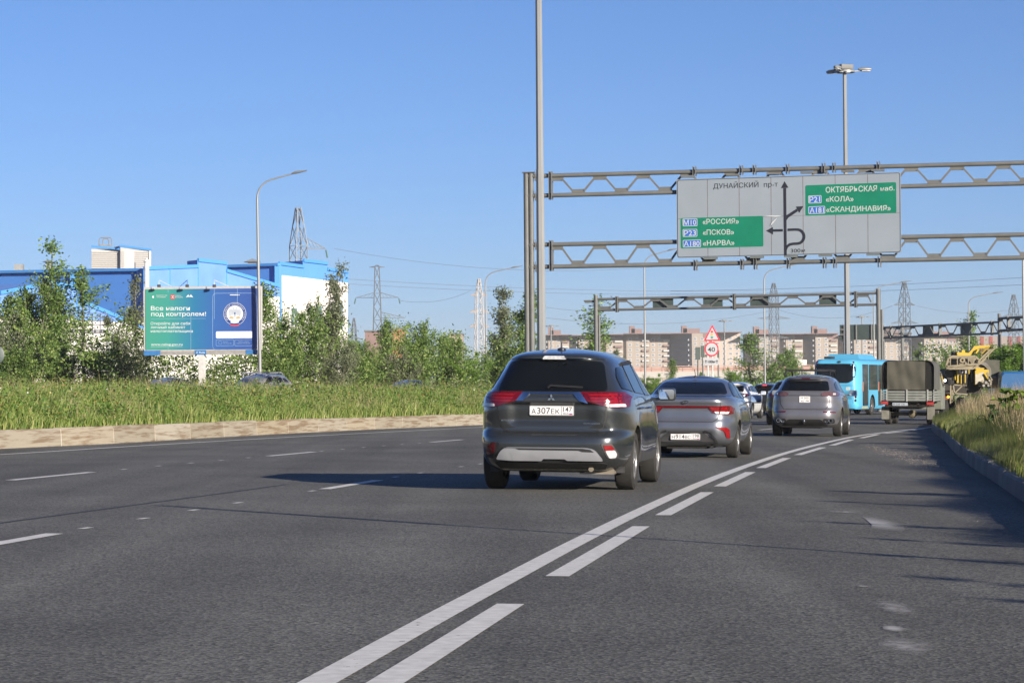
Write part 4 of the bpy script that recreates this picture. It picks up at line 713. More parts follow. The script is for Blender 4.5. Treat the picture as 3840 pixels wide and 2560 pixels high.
for a in [(1712, 1745, 1790, 769, 'second house of flats, its shaded end wall right of the pale end wall', True), (1790, 1806, 1845, 769, 'section of the flats left of the blue bus roof', False), (1845, 1874, 1925, 768, 'section of the flats behind the mast and blue bus', True), (1925, 1962, 2015, 772, 'section of the flats around the back of the far sign board', False),
    (2015, 2026, 2088, 772, 'section of the flats between the second and third gantry posts', True), (2088, 2122, 2225, 774, 'long section of the flats beneath the third gantry beam', True), (2225, 2240, 2290, 777, 'pale section of the flats right of the yellow machine arm', False)]: flat_block(*a)
# red and white striped block at the right
o = thing('apartment_block', 'white block with red vertical stripes at the right behind the fourth gantry', 'building', V3(*at(T(2250), 1400, 1300).xy, 0)); org = o.location.copy(); a, b = at(T(2238), T(772), 1300), at(T(2352), T(772), 1290); mb = MB(org); mb.prism([V3(a.x, a.y, 0), V3(b.x, b.y, 0), b, a], (0, 15, 0)); wl = mb.build('wall', PINK, o, smooth=0)
for f in (.12, .3, .48, .68, .86): mb = MB(org); p = a.lerp(b, f); q = a.lerp(b, f+.07); mb.prism([V3(p.x, p.y-.2, 0), V3(q.x, q.y-.2, 0), V3(q.x, q.y-.2, q.z), V3(p.x, p.y-.2, p.z)], (0, .3, 0)); mb.build('red_stripe', mat('red_stripe', (.40, .10, .08), .8), wl, smooth=0)
mb = MB(org); mb.prism([V3(a.x, a.y-.3, 0), V3(b.x, b.y-.3, 0), V3(b.x, b.y-.3, b.z*.55), V3(a.x, a.y-.3, a.z*.55)], (0, .3, 0)); mb.build('white_band', mat('white_band', (.55, .55, .55), .8), wl, smooth=0)
# brick works seen over the bushes on the left
for uL, uR, vt, d, lab, m in ((838, 902, 762, 640, 'long reddish brick shed above the bushes under the wide armed pylon', BROWN), (902, 925, 756, 640, 'orange brick block right of the reddish shed', mat('orange_brick', (.38, .16, .09), .8, var=.12)), (880, 896, 755, 645, 'small tan house on top of the reddish shed', BEIGE), (1030, 1062, 768, 760, 'pale brown building peeping over the bushes between the pylons', BEIGE)):
    a, b = at(T(uL), T(vt), d), at(T(uR), T(vt), d); o = thing('brick_building', lab, 'building', V3(a.x, d, 0)); mb = MB((a.x, d, 0)); mb.prism([V3(a.x, d, 0), V3(b.x, d, 0), b, a], (0, 20, 0)); mb.build('wall', m, o, smooth=0); mb = MB((a.x, d, 0)); mb.prism([a+V3(-.2, -.3, 0), b+V3(.2, -.3, 0), b+V3(.2, -.3, .4), a+V3(-.2, -.3, .4)], (0, 20, 0)); mb.build('roof', GREYP, o, smooth=0)
# far overpass
o = thing('overpass', 'pale concrete overpass with reddish railing in front of the flats', 'bridge', V3(*at(T(1600), 1400, 520).xy, 0)); org = o.location.copy(); mb = MB(org); a, b = at(T(1400), T(854), 520), at(T(2150), T(846), 560); mb.prism([a, b, b-V3(0, 0, 1.3), a-V3(0, 0, 1.3)], (0, 9, 0)); mb.build('deck', mat('pale_concrete', (.30, .285, .265), .85, var=.1), o, smooth=0); mb = MB(org)
for k in (.5, 1.0): mb.bar(a+V3(0, 0, k), b+V3(0, 0, k), .12)
for t in np.linspace(0, 1, 34): p = a.lerp(b, t); mb.bar(p, p+V3(0, 0, 1.0), .1)
mb.prism([a+V3(0, .1, 0), b+V3(0, .1, 0), b+V3(0, .1, .75), a+V3(0, .1, .75)], (0, .05, 0)); mb.build('railing', mat('rail_redbrown', (.30, .19, .16), .8, var=.15), o, smooth=0)
for t in (.12, .3, .48, .66, .84): mb = MB(org); p = a.lerp(b, t); mb.box((p.x, p.y+4, p.z/2-1), (1.4, 5, p.z)); mb.build('pier', mat('pale_concrete', (.30, .285, .265), .85), o, smooth=0)
# small white hoarding left of the bus
a, b = at(T(1830), T(826), 320), at(T(1853), T(826), 320); zb_ = zat(T(1830), T(838), 320); o = thing('hoarding', 'small blank white hoarding just left of the blue bus', 'hoarding', V3(a.x, 320, -.2)); mb = MB((a.x, 320, -.2)); mb.prism([V3(a.x, 320, zb_), V3(b.x, 320, zb_), b, a], (0, .1, 0)); mb.build('sign_board', WALLW, o, smooth=0); mb = MB((a.x, 320, -.2)); mb.bar(V3((a.x+b.x)/2, 320.2, -.2), V3((a.x+b.x)/2, 320.2, zb_), .2); mb.build('post', GREYP, o)

# ------------------------------------------------------------ vehicles
class Car:
    """Body grown from plan outlines stacked by height: T = dict of (z, value) tables yr, yf, hw, nr, nf."""
    def __init__(s, name, label, cat, T, paintm, axles, wr, track, loc, heading, N=168, levels=84, disp=None, crown=.05, group=None, bulge=.022, wellpad=.045, ztop_cap=True, tyre_w=.22):
        s.root = thing(name, label, cat, V3(loc.x, loc.y, zr(loc.x)+loc.z), -heading, group); s.root.rotation_euler.y = R(.8); s.T = T; s.wr = wr; s.track = track; s.axles = axles; s.hwmax = max(v for _, v in T['hw'])
        g = lambda k, z: pchip([a for a, _ in T[k]], [b for _, b in T[k]], z)
        z0, z1 = T['hw'][0][0], T['hw'][-1][0]
        zz = np.linspace(z0, z1, 3000); st = np.sqrt(np.diff(zz)**2+np.diff(g('yr', zz))**2+.3*np.diff(g('yf', zz))**2+np.diff(g('hw', zz))**2)
        cum = np.r_[0, np.cumsum(st)]; Z = np.interp(np.linspace(0, cum[-1], levels), cum, zz)
        th = np.linspace(0, 2*np.pi, N, endpoint=False)+np.pi/N; c = -np.cos(th); sn = np.sin(th); rows = []
        ym = T.get('ym', (axles[0]+axles[1])/2)
        for z in Z:
            hw, yr, yf, nr, nf = (float(g(k, z)) for k in ('hw', 'yr', 'yf', 'nr', 'nf'))
            n = np.where(c < 0, nr, nf); r = (np.abs(c)**n+np.abs(sn)**n)**(-1/n)
            x = hw*sn*r; y = ym+np.where(c < 0, ym-yr, yf-ym)*c*r
            for ya in axles: x *= 1+bulge*np.exp(-((y-ya)/.42)**2)*np.exp(-((z-.62)/.22)**2)
            if disp is not None:
                rear = (c < 0) & (np.abs(x) < hw*.98) & (y < yr+.45)
                y = y+np.where(rear, disp(x, z), 0)
            rows.append(np.stack([x, y, np.full(N, z)], 1))
        last = rows[-1]; cen = last.mean(0)
        for q in (.93, .82, .66, .45, .22):
            p = cen+(last-cen)*q; p[:, 2] = z1+crown*(1-q*q); rows.append(p)
        V = np.concatenate(rows); nr_ = len(rows); F = []
        for i in range(nr_-1):
            for k in range(N): F.append((i*N+k, i*N+(k+1) % N, (i+1)*N+(k+1) % N, (i+1)*N+k))
        F.append(tuple((nr_-1)*N+k for k in range(N))); F.append(tuple(range(N))[::-1])
        s.bvh = BVHTree.FromPolygons([tuple(v) for v in V], F)
        me = bpy.data.meshes.new('body'); me.from_pydata([tuple(v) for v in V], [], F)
        me.materials.append(paintm); me.materials.append(UNDER); me.update()
        # wheel arches
        cut = MB()
        for ya in axles:
            R_ = wr+wellpad
            for sx in (-1, 1): cut.lathe([(0, sx*(track/2-.16)), (R_, sx*(track/2-.16)), (R_, sx*(s.hwmax+.2)), (0, sx*(s.hwmax+.2))], (0, ya, wr+.02), 'x', 36)
        co = cut.build('cut', UNDER, smooth=0); bm = bmesh.new(); bm.from_mesh(co.data); bmesh.ops.remove_doubles(bm, verts=bm.verts, dist=1e-5); bmesh.ops.recalc_face_normals(bm, faces=bm.faces); bm.to_mesh(co.data); bm.free()
        tmp = mesh_obj('tmp', me); bm = bmesh.new(); bm.from_mesh(me); bmesh.ops.recalc_face_normals(bm, faces=bm.faces); bm.to_mesh(me); bm.free()
        md = tmp.modifiers.new('b', 'BOOLEAN'); md.object = co; md.operation = 'DIFFERENCE'; md.solver = 'EXACT'
        bpy.context.view_layer.update()
        ne = bpy.data.meshes.new_from_object(tmp.evaluated_get(bpy.context.evaluated_depsgraph_get())); ne.name = 'body'
        bpy.data.objects.remove(tmp); bpy.data.objects.remove(co)
        for p in ne.polygons:
            c_ = p.center; inw = any((c_.y-ya)**2+(c_.z-wr-.02)**2 < (wr+wellpad)**2*1.0005 and abs(c_.x) < s.hwmax*.985 for ya in axles)
            on = s.bvh.find_nearest(c_)[3] < 1e-3
            p.material_index = 1 if (inw and not on) or (c_.z < z0+.005) else 0
        ne.shade_smooth(); ne.set_sharp_from_angle(angle=R(38)); ne.update()
        s.body = mesh_obj('body', ne, s.root)
    def hit(s, a, b, axis):
        if axis == 'rear': o, d = Vector((a, -8, b)), Vector((0, 1, 0))
        elif axis == 'right': o, d = Vector((8, a, b)), Vector((-1, 0, 0))
        elif axis == 'left': o, d = Vector((-8, a, b)), Vector((1, 0, 0))
        elif axis == 'front': o, d = Vector((a, 12, b)), Vector((0, -1, 0))
        else: o, d = Vector((a, b, 8)), Vector((0, 0, -1))
        h, n, i, q = s.bvh.ray_cast(o, d)
        if h is None: h, n, i, q = s.bvh.find_nearest(o+d*8)
        return h, (n if n.dot(d) < 0 else -n)
    def patch(s, mb, poly, axis='rear', off=.004, thick=.006, cell=.06):
        """polygon laid onto the body as a thin shell with its own edges"""
        bm = bmesh.new(); bm.faces.new([bm.verts.new((p[0], p[1], 0)) for p in poly]); bmesh.ops.triangulate(bm, faces=bm.faces)
        for ax in (0, 1):
            lo = min(p[ax] for p in poly); hi = max(p[ax] for p in poly); k = max(1, int((hi-lo)/cell))
            for i in range(1, k):
                co = [0, 0, 0]; no = [0, 0, 0]; co[ax] = lo+(hi-lo)*i/k; no[ax] = 1
                bmesh.ops.bisect_plane(bm, geom=bm.verts[:]+bm.edges[:]+bm.faces[:], plane_co=co, plane_no=no)
        bm.verts.index_update(); n = len(bm.verts); top = []; bot = []
        for v in bm.verts:
            h, nn = s.hit(v.co.x, v.co.y, axis); top.append(h+nn*(off+thick)); bot.append(h-nn*.004)
        fs = []; flip = None
        for f in bm.faces:
            ix = [v.index for v in f.verts]
            if flip is None:
                e = (top[ix[1]]-top[ix[0]]).cross(top[ix[2]]-top[ix[0]]); flip = e.dot(top[ix[0]]-bot[ix[0]]) < 0
            fs.append(tuple(ix[::-1] if flip else ix))
        for e in bm.edges:
            if len(e.link_faces) == 1:
                a, b = e.verts[0].index, e.verts[1].index; fs.append((a, b, n+b, n+a))
        mb.add(top+bot, fs); bm.free()
    def line(s, mb, pts, w=.01, axis='rear', off=.0025, step=.04, closed=False):
        """ribbon along a polyline on the body"""
        P = [Vector(p) for p in pts]+([Vector(pts[0])] if closed else []); Q = []
        for a, b in zip(P, P[1:]):
            k = max(1, int((b-a).length/step)); Q += [a.lerp(b, i/k) for i in range(k)]
        Q.append(P[-1]); vs = []
        for i, p in enumerate(Q):
            t = (Q[min(i+1, len(Q)-1)]-Q[max(i-1, 0)]).normalized(); nrm = Vector((-t.y, t.x))*w/2
            for q in (p-nrm, p+nrm): h, nn = s.hit(q.x, q.y, axis); vs.append(h+nn*off)
        mb.add(vs, [(2*i, 2*i+1, 2*i+3, 2*i+2) for i in range(len(Q)-1)])
    def part(s, name, poly, m, axis='rear', parent=None, **k):
        mb = MB(); polys = poly if isinstance(poly[0][0], (list, tuple)) else [poly]
        for p in polys: s.patch(mb, p, axis, **k)
        return mb.build(name, m, parent or s.root)
    def wheels(s, spokes=5, rimm=ALLOY, w=.225, which=None):
        for ya in s.axles:
            for sx in (-1, 1):
                x = sx*(s.track/2); r = s.wr; mb = MB(); h = w/2
                mb.lathe([(r*.66, -h*.8), (r*.7, -h*.95), (r*.9, -h), (r*.985, -h*.8), (r, -h*.5), (r, h*.5), (r*.985, h*.8), (r*.9, h), (r*.7, h*.95), (r*.66, h*.8)], (x, ya, r), 'x', 40)
                wo = mb.build('wheel', TYRE, s.root); rb = MB(); xo = x+sx*h*.72
                rb.lathe([(r*.66, -h*.8), (r*.66, h*.82), (r*.62, h*.86), (r*.6, h*.7), (r*.6, -h*.8)], (x, ya, r), 'x', 40)
                rb.lathe([(0, sx*.02), (r*.12, sx*.02), (r*.16, 0)], (xo, ya, r), 'x', 16)
                for k in range(spokes):
                    a = k*2*math.pi/spokes+.3
                    for da in (-.14, .14):
                        p0 = V3(xo, ya+math.cos(a)*r*.1, r+math.sin(a)*r*.1); p1 = V3(xo-sx*.005, ya+math.cos(a+da)*r*.62, r+math.sin(a+da)*r*.62); rb.bar(p0, p1, .03, .03)
                rim = rb.build('rim', rimm, wo)
                db = MB(); db.lathe([(0, 0), (r*.6, 0)], (x+sx*h*.1, ya, r), 'x', 24); db.build('brake_disc', UNDER, wo)
    def mirror(s, y, z, hw, m, glass=True, size=(.13, .1, .16)):
        for sx in (-1, 1):
            mb = MB(); c = V3(sx*(hw+.16), y, z); mb.bbox(c, (size[0]*1.7, size[1], size[2]), .035); mb.bar((sx*(hw-.06), y+.02, z-.07), (sx*(hw+.1), y+.01, z-.05), .05, .04)
            o = mb.build('wing_mirror', m, s.root); g = MB(); g.v = []
            pl = roundpoly([(-.095, -.06), (.095, -.06), (.095, .062), (-.095, .062)], .03)
            g.prism([(c.x+p[0], c.y-size[1]/2-.004, c.z+p[1]) for p in pl], (0, .006, 0)); g.build('mirror_glass', MIRROR, o, smooth=0)
    def plate(s, x, z, w, h, rows, tilt=0., m=PLATE):
        """number plate standing just off the body; rows: list of (text, x0, z0, height, width)"""
        ys = [s.hit(x+a*w/2, z+b*h/2, 'rear')[0].y for a in (-1, 0, 1) for b in (-1, 1)]; y = min(ys)-.014
        mb = MB(); pl = roundpoly([(-w/2, -h/2), (w/2, -h/2), (w/2, h/2), (-w/2, h/2)], .012); mb.prism([(x+p[0], y, z+p[1]) for p in pl], (0, .01, 0))
        o = mb.build('number_plate', m, s.root, smooth=0); t = MB(); yy = y-.0022
        for a, b in (((-w/2+.004, -h/2+.004), (w/2-.004, -h/2+.007)), ((-w/2+.004, h/2-.007), (w/2-.004, h/2-.004)), ((-w/2+.004, -h/2+.004), (-w/2+.007, h/2-.004)), ((w/2-.007, -h/2+.004), (w/2-.004, h/2-.004))):
            t.quad((x+a[0], yy, z+a[1]), (x+b[0], yy, z+a[1]), (x+b[0], yy, z+b[1]), (x+a[0], yy, z+b[1]))
        for (tx, x0, z0, hh, ww) in rows:
            if tx == '|': t.quad((x+x0, yy, z-h/2+.004), (x+x0+.004, yy, z-h/2+.004), (x+x0+.004, yy, z+h/2-.004), (x+x0, yy, z+h/2-.004))
            elif tx == '#':
                for k, q in enumerate((2, 1, 3)):
                    if q == 2: continue
                    t.mat(q-0 if q != 3 else 2); t.quad((x+x0, yy, z+z0+hh*(2-k)/3), (x+x0+ww, yy, z+z0+hh*(2-k)/3), (x+x0+ww, yy, z+z0+hh*(3-k)/3), (x+x0, yy, z+z0+hh*(3-k)/3)); t.mat(0)
            else: t.text(tx, (x+x0, yy, z+z0), (1, 0, 0), (0, 0, 1), hh, width=ww, bold=.002)
        t.build('plate_lettering', [INK, BLUEI, REDI], o, smooth=0); return o
    def lettering(s, t, x, z, h, w, m=CHROME, name='badge_lettering', off=.016):
        y = min(s.hit(x+a*w, z, 'rear')[0].y for a in (0, .5, 1))-off+.008; mb = MB(); mb.text(t, (x, y, z), (1, 0, 0), (0, 0, 1), h, width=w, bold=.005); return mb.build(name, m, s.root, smooth=0)

def std_under(c, ylo, yhi, hw, z=.2, exhaust=()):
    mb = MB(); mb.box((0, (ylo+yhi)/2, z), (hw*1.5, yhi-ylo, .08)); mb.box((0, c.axles[0], c.wr), (c.track-.2, .12, .1)); mb.box((0, c.axles[0]-.45, z-.01), (hw*.9, .4, .14)); mb.box((.2, c.axles[0]+.6, z-.03), (.3, .9, .12))
    mb.build('underbody', UNDER, c.root)
    for (x, y, zz, r) in exhaust:
        e = MB(); e.lathe([(r*.8, .12), (r*.8, 0), (r, 0), (r, .15)], (x, y, zz), 'y', 20); e.build('exhaust_pipe', CHROME, c.root)

def lin(X, Y, Xc, Yg, sx, sz): return ((X-Xc)/sx, (Yg-Y)/sz)

# ---- the near dark grey SUV, seen from behind
def suv_near():
    T = dict(
        yr=[(.23, .30), (.30, .13), (.36, .05), (.45, .01), (.55, 0), (.63, .01), (.675, .055), (.71, .095), (.80, .10), (.95, .085), (1.08, .085), (1.15, .12), (1.2, .165), (1.35, .28), (1.5, .395), (1.535, .40), (1.55, .335), (1.58, .35), (1.612, .46), (1.63, .62)],
        yf=[(.23, 4.55), (.4, 4.66), (.7, 4.65), (.9, 4.5), (1.0, 4.2), (1.06, 3.7), (1.1, 3.55), (1.3, 3.15), (1.5, 2.65), (1.58, 2.35), (1.63, 2.1)],
        hw=[(.23, .74), (.30, .835), (.42, .885), (.55, .905), (.75, .905), (.9, .9), (1.02, .885), (1.1, .865), (1.17, .825), (1.3, .762), (1.42, .705), (1.5, .665), (1.56, .61), (1.60, .545), (1.63, .47)],
        nr=[(.23, 7), (.5, 6.5), (1.0, 7), (1.2, 6), (1.63, 4.5)], nf=[(.23, 4), (.8, 4), (1.1, 5), (1.63, 4.5)], ym=2.2)
    def disp(x, z):
        sm = lambda a, b, t: np.clip((t-a)/(b-a), 0, 1)**2*(3-2*np.clip((t-a)/(b-a), 0, 1))
        rec = sm(.56, .40, np.abs(x))*sm(.74, .83, z)*sm(1.045, 1.0, z)*.045
        seat = sm(.72, .60, np.abs(x))*sm(.665, .70, z)*sm(.80, .72, z)*.02
        return rec+seat
    c = Car('suv_car', 'dark grey metallic SUV with silver skid bumper, the nearest and largest car', 'car', T,
            paint('graphite_paint', (.048, .054, .058), .62, .27), (.99, 3.66), .352, 1.56, V3(.423, 30.9, 0), R(8.9), N=240, levels=120, disp=disp, crown=.05)
    r = c.root; Z = lambda X, Y, xc=812: lin(X, Y, xc, 1517, 835, 858)
    # rear glass with spoiler lip above, lamps, trim
    g = roundpoly([(-.645, 1.165), (.645, 1.165), (.55, 1.505), (.30, 1.532), (-.30, 1.532), (-.55, 1.505)], [.05, .05, .05, .1, .1, .05])
    c.part('rear_window', g, GLASS, off=.001)
    wp = MB(); c.line(wp, [(-.05, 1.19), (-.02, 1.22), (.36, 1.2)], .022, off=.02); wp.build('rear_wiper', DARK, r)
    c.part('brake_lamp', roundpoly([(-.145, 1.548), (.145, 1.548), (.115, 1.573), (-.115, 1.573)], .01), CLEAR, off=.004)
    for sx in (-1, 1):
        f = lambda P: [(sx*a, b) for a, b in (P if sx > 0 else P[::-1])]
        lb = MB()
        c.patch(lb, f([(.335, 1.152), (.80, 1.148), (.855, 1.10), (.86, .985), (.70, .975), (.60, 1.0), (.415, 1.055)]), 'rear', off=.006, thick=.012)
        sd = 'right' if sx > 0 else 'left'
        c.patch(lb, [(.17, 1.145), (.47, 1.125), (.44, 1.07), (.34, .975), (.16, .975)], sd, off=.006, thick=.012)
        lamp = lb.build('tail_lamp', REDL, r)
        hl = MB()
        for zz in (1.115, 1.085, 1.055): c.patch(hl, f([(.44+(1.115-zz)*.7, zz-.009), (.78, zz-.009), (.78, zz+.009), (.42+(1.115-zz)*.7, zz+.009)]), 'rear', off=.017, thick=.004)
        hl.build('lamp_strip', REDB, lamp)
        if sx > 0: c.part('bulb_and_glint', f([(.655, 1.02), (.80, 1.02), (.80, 1.13), (.655, 1.13)]), REDB, parent=lamp, off=.018, thick=.004)  # sun-side lamp only: brighter red paints the sun's reflection
        c.part('reversing_lens', f(roundpoly([(.665, .985), (.83, .985), (.82, 1.02), (.67, 1.017)], .01)), CLEAR, parent=lamp, off=.018, thick=.006)
        # bumper reflector in its pod; paler sun-side tones paint the sunlight
        pod = c.part('fog_pod', f(roundpoly([(.585, .565), (.70, .575), (.78, .45), (.775, .395), (.70, .385), (.655, .40)], .03)), TRIM if sx > 0 else DARK, off=.004)
        if sx > 0:
            c.part('fog_lens', f(roundpoly([(.615, .545), (.70, .545), (.735, .49), (.635, .482)], .01)), REDB, parent=pod, off=.012)
            c.part('reversing_lens', f(roundpoly([(.635, .482), (.735, .49), (.755, .44), (.74, .405), (.675, .40)], .015)), CLEAR, parent=pod, off=.012)
        else: c.part('fog_lens', f(roundpoly([(.645, .57), (.735, .54), (.765, .45), (.73, .42), (.66, .45)], .02)), REDL, parent=pod, off=.012)
    c.part('chrome_strip', [[(-.335, 1.15), (-.22, 1.15), (-.255, 1.128), (-.33, 1.055), (-.42, 1.05)], [(-.22, 1.15), (.22, 1.15), (.255, 1.128), (-.255, 1.128)], [(.22, 1.15), (.335, 1.15), (.43, 1.035), (.33, 1.05), (.255, 1.128)]], CHROME, off=.004, thick=.012)
    em = MB(); ey = min(c.hit(0, z, 'rear')[0].y for z in (1.05, 1.12))-.014; q = .043; cx, cz = 0, 1.085
    for a in (90, 210, 330):
        d = V3(math.cos(R(a)), 0, math.sin(R(a))); n = V3(-d.z, 0, d.x); o = V3(cx, ey, cz); em.prism([o, o+d*q*.55*1.0+n*q*.32*1.0, o+d*q*1.15, o+d*q*.55-n*q*.32], (0, .008, 0))
    em.build('emblem', CHROME, r, smooth=0)
    c.plate(0, .94, .52, .112, [('А', -.235, -.037, .058, .05), ('307', -.17, -.037, .076, .155), ('ЕК', -.005, -.037, .058, .1), ('|', .115, 0, 0, 0), ('147', .136, -.012, .058, .104), ('RUS', .14, -.044, .022, .06), ('#', .208, -.046, .024, .036)])
    c.lettering('MITSUBISHI', -.59, .815, .02, .145); c.lettering('OUTLANDER', .375, .785, .018, .195)
    gp_ = MB(); c.line(gp_, [(-.64, 1.0), (-.625, .85), (-.58, .73), (-.48, .692), (-.2, .682), (.2, .682), (.5, .692), (.6, .74), (.635, .86), (.64, 1.0)], .014)
    for sd in ('right', 'left'):
        c.line(gp_, [(1.28, .42), (1.3, .7), (1.33, .95), (1.38, 1.12)], .012, sd); c.line(gp_, [(2.26, .36), (2.24, .8), (2.25, 1.1)], .012, sd); c.line(gp_, [(3.2, .36), (3.2, 1.05)], .012, sd)
        c.line(gp_, [(1.35, .33), (3.25, .33)], .014, sd)
    gp_.builds('panel_gap', DARK, r)
    sk = MB(); c.patch(sk, roundpoly([(-.63, .385), (-.575, .475), (-.52, .515), (.42, .515), (.52, .495), (.61, .375), (.2, .378), (.17, .395), (-.08, .395), (-.1, .372), (-.45, .372)], [.02, .05, .06, .08, .06, .02, .01, .01, .01, .01, .02]), 'rear', off=.012, thick=.02)
    so = sk.build('skid_plate', SILVER, r)
    c.part('bumper_slot', [(-.545, .51), (-.40, .508), (-.36, .492), (.34, .488), (.38, .475), (.51, .47), (.47, .498), (.38, .508)], DARK, parent=so, off=.034)
    c.part('bumper_trim', [(-.66, .335), (-.62, .345), (.6, .34), (.65, .33), (.62, .27), (-.62, .27)], DARK, off=.003)
    # side glass
    for sd, sx in (('right', 1), ('left', -1)):
        for nm, P in (('quarter_window', [(.55, 1.2), (1.22, 1.16), (1.28, 1.46), (.85, 1.45), (.62, 1.34)]), ('side_window', [(1.33, 1.155), (2.2, 1.13), (2.2, 1.49), (1.37, 1.475)]), ('side_window', [(2.28, 1.125), (3.2, 1.11), (2.95, 1.3), (2.5, 1.5), (2.28, 1.495)])):
            wob = c.part(nm, roundpoly(P, .04), GLASS, sd, off=.002)
        c.part('visor', [(1.3, 1.475), (2.25, 1.497), (2.5, 1.508), (2.95, 1.31), (3.0, 1.33), (2.55, 1.53), (2.2, 1.525), (1.3, 1.505)], DARK, sd, off=.02)
        for hy in (1.48, 2.42):
            hb = MB(); h, n = c.hit(hy, .965, sd); hb.path([h+V3(0, -.09, 0)+n*.0, h+V3(0, -.06, 0)+n*.035, h+V3(0, .06, 0)+n*.035, h+V3(0, .1, 0)], .013, 8); hb.build('door_handle', CHROME, r)
        sb = MB(); c.patch(sb, [(1.45, .335), (3.2, .335), (3.2, .46), (2.4, .43), (1.45, .46)], sd, off=.01, thick=.02); sb.build('side_skirt', TRIM, r)
    c.mirror(3.02, 1.13, .9, c.body.data.materials[0])
    fin = MB(); fin.lathe([(.055, 0), (.05, .02), (.02, .03)], (0, .95, 1.655), 'z', 16); fin.prism([(-.006, .90, 1.665), (-.006, 1.02, 1.668), (-.006, .93, 1.745), (-.006, .915, 1.745)], (.012, 0, 0)); fin.build('roof_antenna', c.body.data.materials[0], r)
    std_under(c, .75, 4.3, .8, .30); ex = MB(); ex.path([(.46, .25, .27), (.46, .16, .262)], .03, 12); ex.box((.5, .55, .27), (.4, .35, .14)); ex.build('exhaust_pipe', mat('exhaust_steel', (.3, .26, .2), .5, metal=.6), r)
    fl = MB(); fl.box((.72, .62, .27), (.16, .02, .12)); fl.box((-.72, .62, .27), (.16, .02, .12)); fl.builds('mud_flap', TRIM, r)
    c.wheels(5)
    return c

